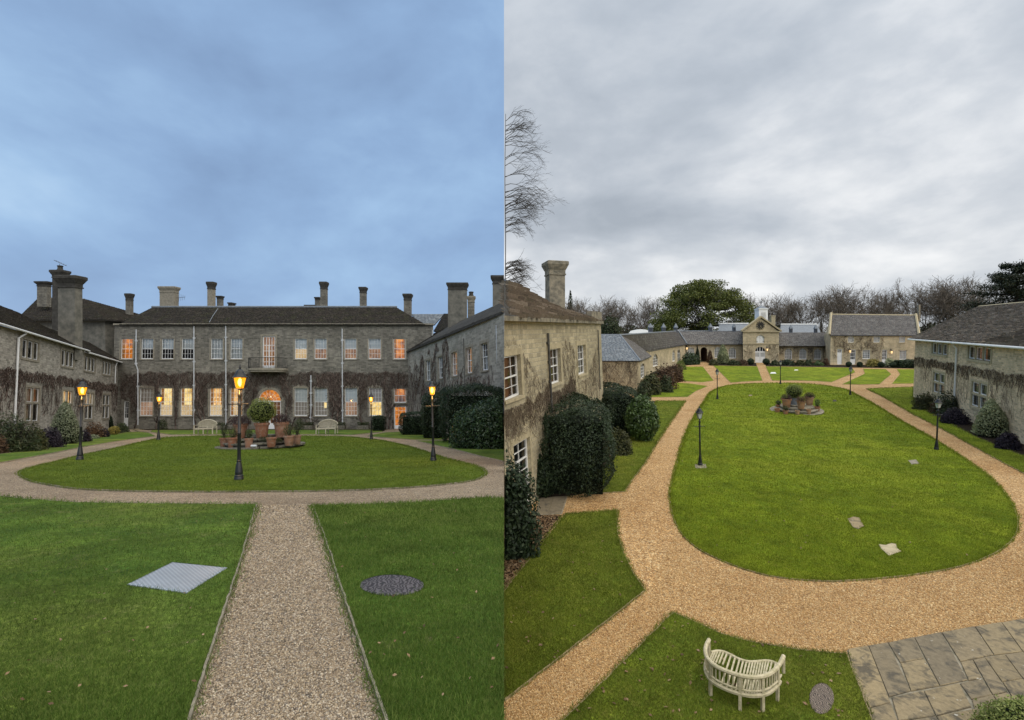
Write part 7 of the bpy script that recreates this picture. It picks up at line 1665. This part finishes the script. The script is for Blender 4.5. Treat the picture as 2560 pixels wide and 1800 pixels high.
def where(px):
    if px < 1650: return 'left of the big evergreen'
    if px < 1930: return 'behind the clock gate'
    if px < 2075: return 'behind the low stable wing'
    if px < 2200: return 'behind the left half of the slate house'
    if px < 2300: return 'behind the right half of the slate house'
    return 'between the slate house and the dark conifer'
cnt = {}; rt = random.Random(5)
tot = {}
for px, *_ in spots: tot[where(px)] = tot.get(where(px), 0)+1
for px, row, y, v in spots:
    w = where(px); cnt[w] = cnt.get(w, 0)+1; ordn = ['first', 'second', 'third', 'fourth', 'fifth', 'sixth', 'seventh', 'eighth', 'ninth', 'tenth', 'eleventh', 'twelfth'][cnt[w]-1]
    place_tree('bare_tree', f'bare winter tree {w}, {ordn} from the left there', px, row, y, PROTO[v], 16, 'bare trees behind the stable court', rt.random()*6.28, .95+.3*rt.random())
def woodland():
    """the mass of twigs and scrub that reads as one between and behind the bare trees"""
    rng = np.random.default_rng(401); n = 7000; y = 150+rng.random(n)*45; px = 1300+rng.random(n)*1400; x = (px-CX)/FP*y
    h = 4.5+4.5*rng.random(n)+1.2*np.sin(px*.013)+np.where(px > 2150, 3.5, 0)
    A = np.stack([x, y, RS.s*y-RS.h], 1); t = rng.random(n)**.6; A[:, 2] += h*t*.7; B = A+np.stack([rng.normal(size=n)*.7, rng.normal(size=n)*.4, .8+2.2*rng.random(n)], 1)
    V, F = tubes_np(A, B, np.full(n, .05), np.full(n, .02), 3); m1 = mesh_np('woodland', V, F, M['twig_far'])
    tag(m1, 'hazy mass of bare twigs and scrub behind the stables', 'woodland', kind='stuff')
    n = 26000; y = 152+rng.random(n)*50; px = 1290+rng.random(n)*1420; x = (px-CX)/FP*y; z = RS.s*y-RS.h+(rng.random(n)**1.5)*(5.0+1.2*np.sin(px*.021)+1.0*np.sin(px*.057)+np.where(px > 2150, 3.2, 0))
    V, F = leaves_np(np.stack([x, y, z], 1), .9, rng, .7); tag(mesh_np('undergrowth', V, F, M['leaf_scrub']), 'dull green undergrowth along the foot of the wood', 'undergrowth', kind='stuff')
woodland()
S(RS, 'evergreen_bush', 'dark green bushy tree behind the corner of the golden stone house', 'tree', 1500, 1552, 790, 880, 'ball', 2600, .5, 'leaf_scrub', 'hedge_core', seed=270, amp=.25, deep=4)
S(RS, 'evergreen_bush', 'yellow-green palm-like bush behind the stable ridge', 'tree', 1718, 1760, 806, 878, 'ball', 1800, .5, 'leaf_yellow', 'hedge_core', seed=271, amp=.2, deep=3)
S(RS, 'evergreen_bush', 'dark ivy-clad tree just right of the tall stone chimney', 'tree', 1412, 1440, 728, 860, 'cone', 1500, .5, 'leaf_yew_day', 'hedge_core', seed=272, deep=3)
def big_evergreen():
    y = 128; rng = np.random.default_rng(410); g = RS.z(0, y); H = (CY-698)/FP*y-g; W = (1878-1638)/FP*y/2; cx_ = (1757-CX)/FP*y
    o = thing('evergreen_oak', (cx_, y, g-.1), 'huge rounded dark evergreen tree behind the stable range', 'tree')
    A, B, ra, rb = bare_tree(411, H*.9, 1.05, 3, .040, .10, 4, (3, 4), rmin=.06, clear=.22); A[:, :2] *= 1.25; B[:, :2] *= 1.25; A[:, 2] += 0
    V, F = tubes_np(A, B, ra, rb, 5); mesh_np('trunk', V, F, M['bark_grey'], o)
    Cs = []
    # foliage in flattened pads hung over a dome, open in the middle right
    for i in range(150):
        th = rng.random()*6.28; ph = rng.random()**.75; r = .55+.45*rng.random()**.4
        px_ = math.cos(th)*math.sqrt(1-ph*ph)*W*r*1.02; py_ = math.sin(th)*math.sqrt(1-ph*ph)*W*.75*r; pz = H*(.22+.76*ph*r)
        if px_ > W*.05 and px_ < W*.62 and pz < H*.62 and pz > H*.28 and py_ < W*.5: continue
        k = int(330*(.6+.8*rng.random())); s = W*(.13+.10*rng.random()); d = rng.normal(size=(k, 3)); d /= np.linalg.norm(d, axis=1, keepdims=True); d *= (rng.random((k, 1))**.35)
        pts = d*np.array([s*1.35, s*1.1, s*.55]); pts[:, 2] -= .12*(pts[:, 0]**2+pts[:, 1]**2)/s*.5; Cs.append(pts+np.array([px_, py_, pz]))
    C = np.concatenate(Cs); C = C[C[:, 2] < H*1.0]; V, F = leaves_np(C, .42, rng, .6, .8); mesh_np('crown', V, F, M['leaf_oak'], o)
big_evergreen()
def conifer():
    y = 92; rng = np.random.default_rng(420); g = RS.z(0, y); H = (CY-655)/FP*y-g; cx_ = (2540-CX)/FP*y; W = 11
    o = thing('dark_conifer', (cx_, y, g-.1), 'large dark spreading conifer above the right-hand cottage roof', 'tree'); A, B, ra, rb = [], [], [], []
    m = MB(); m.tube([(0, 0, 0), (.1, 0, H*.5), (0, 0, H*.97)], [.55, .35, .06], 8); m.build('trunk', M['bark'], o); Cs = []
    for i in range(95):
        t = .18+.8*(i/95); a = rng.random()*6.28; L = W*(1.02-t)**.55*(.65+.4*rng.random()); z = H*t
        e = np.array([math.cos(a)*L, math.sin(a)*L, z+L*.12-.5*rng.random()]); s = np.array([0, 0, z]); A.append(s); B.append(e); ra.append(.12); rb.append(.03)
        k = 300; f = rng.random(k)**.6; base = s+(e-s)*f[:, None]; sp = L*.22*(1-.45*f)
        Cs.append(base+np.stack([rng.normal(size=k)*sp*.75, rng.normal(size=k)*sp*.75, rng.normal(size=k)*.28+.1], 1))
    V, F = tubes_np(A, B, ra, rb, 4); mesh_np('limbs', V, F, M['bark'], o); C = np.concatenate(Cs); V, F = leaves_np(C, .40, rng, .4, 1.0); mesh_np('crown', V, F, M['leaf_conifer'], o)
conifer()
S(RS, 'evergreen_bush', 'dark low evergreen between bare trees and the cottage roof', 'tree', 2400, 2500, 742, 880, 'dome', 3800, .5, 'leaf_conifer', 'hedge_core', seed=273, amp=.3, deep=5)
def edge_tree(name, label, y, rows, seed, reach, base_row):
    """bare tree at the meeting line: its limbs all reach to the right"""
    rng = np.random.default_rng(seed); A, B, ra, rb = [], [], [], []; x0 = .10
    o = thing(name, (x0, y, RS.z(0, y)), label, 'tree', 'bare trees at the left edge of the daytime court')
    zb, zt = RS.z(0, y), (CY-rows[0])/FP*y; k = 14; pts = [np.array([x0+.03*math.sin(i), y, zb+(zt-zb)*i/k]) for i in range(k+1)]
    TA, TB, Ra, Rb = pts[:-1], pts[1:], [.05*(1-.8*i/k)+.01 for i in range(k)], [.05*(1-.8*(i+1)/k)+.01 for i in range(k)]
    V, F = tubes_np(TA, TB, Ra, Rb, 6); V[:, 0] = np.maximum(V[:, 0], .005); mesh_np('trunk', V, F, M['bark_grey'], o, world=True)
    def grow(p, d, L, r, lev):
        n = 5
        for i in range(n):
            d = d+rng.normal(size=3)*np.array([.10, .12, .12])+np.array([.03, 0, -.10 if lev < 2 else .02]); d /= np.linalg.norm(d); q = p+d*L/n
            if q[0] < .12: d[0] = abs(d[0])+.25; d /= np.linalg.norm(d); q = p+d*L/n
            A.append(p); B.append(q); ra.append(max(r*(1-.13*i), .007)); rb.append(max(r*(1-.13*(i+1)), .006)); p = q
            if lev < 3 and rng.random() < (.8, .65, .4)[lev]:
                s = rng.choice([-1, 1]); nd = d+np.array([0.1, rng.normal()*.5, s*.55]); nd[0] = abs(nd[0]); grow(p, nd/np.linalg.norm(nd), L*(.5+.2*rng.random()), r*.6, lev+1)
        return
    lo, hi = (CY-rows[1])/FP*y, zt
    for i in range(reach[1]):
        f = rng.random(); z = lo+(hi-lo)*(.05+.9*f); w = reach[0]*(.55+.5*math.sin(math.pi*min(1, f*1.05)))*(.6+.5*rng.random())
        grow(np.array([x0, y+rng.normal()*.2, z]), np.array([1, rng.normal()*.25, .35+.5*rng.random()]), w, .03, 0)
    V, F = tubes_np(A, B, ra, rb, 3); V[:, 0] = np.maximum(V[:, 0], .01); mesh_np('crown', V, F, M['bark_grey'], o, world=True)
edge_tree('bare_tree', 'bare drooping tree reaching in from the left edge high above the stone house', 40, (285, 600), 431, (2.3, 42), 720)
edge_tree('bare_tree', 'low bare bushy tree behind the tiled roof at the left edge', 37, (650, 735), 432, (1.6, 24), 760)
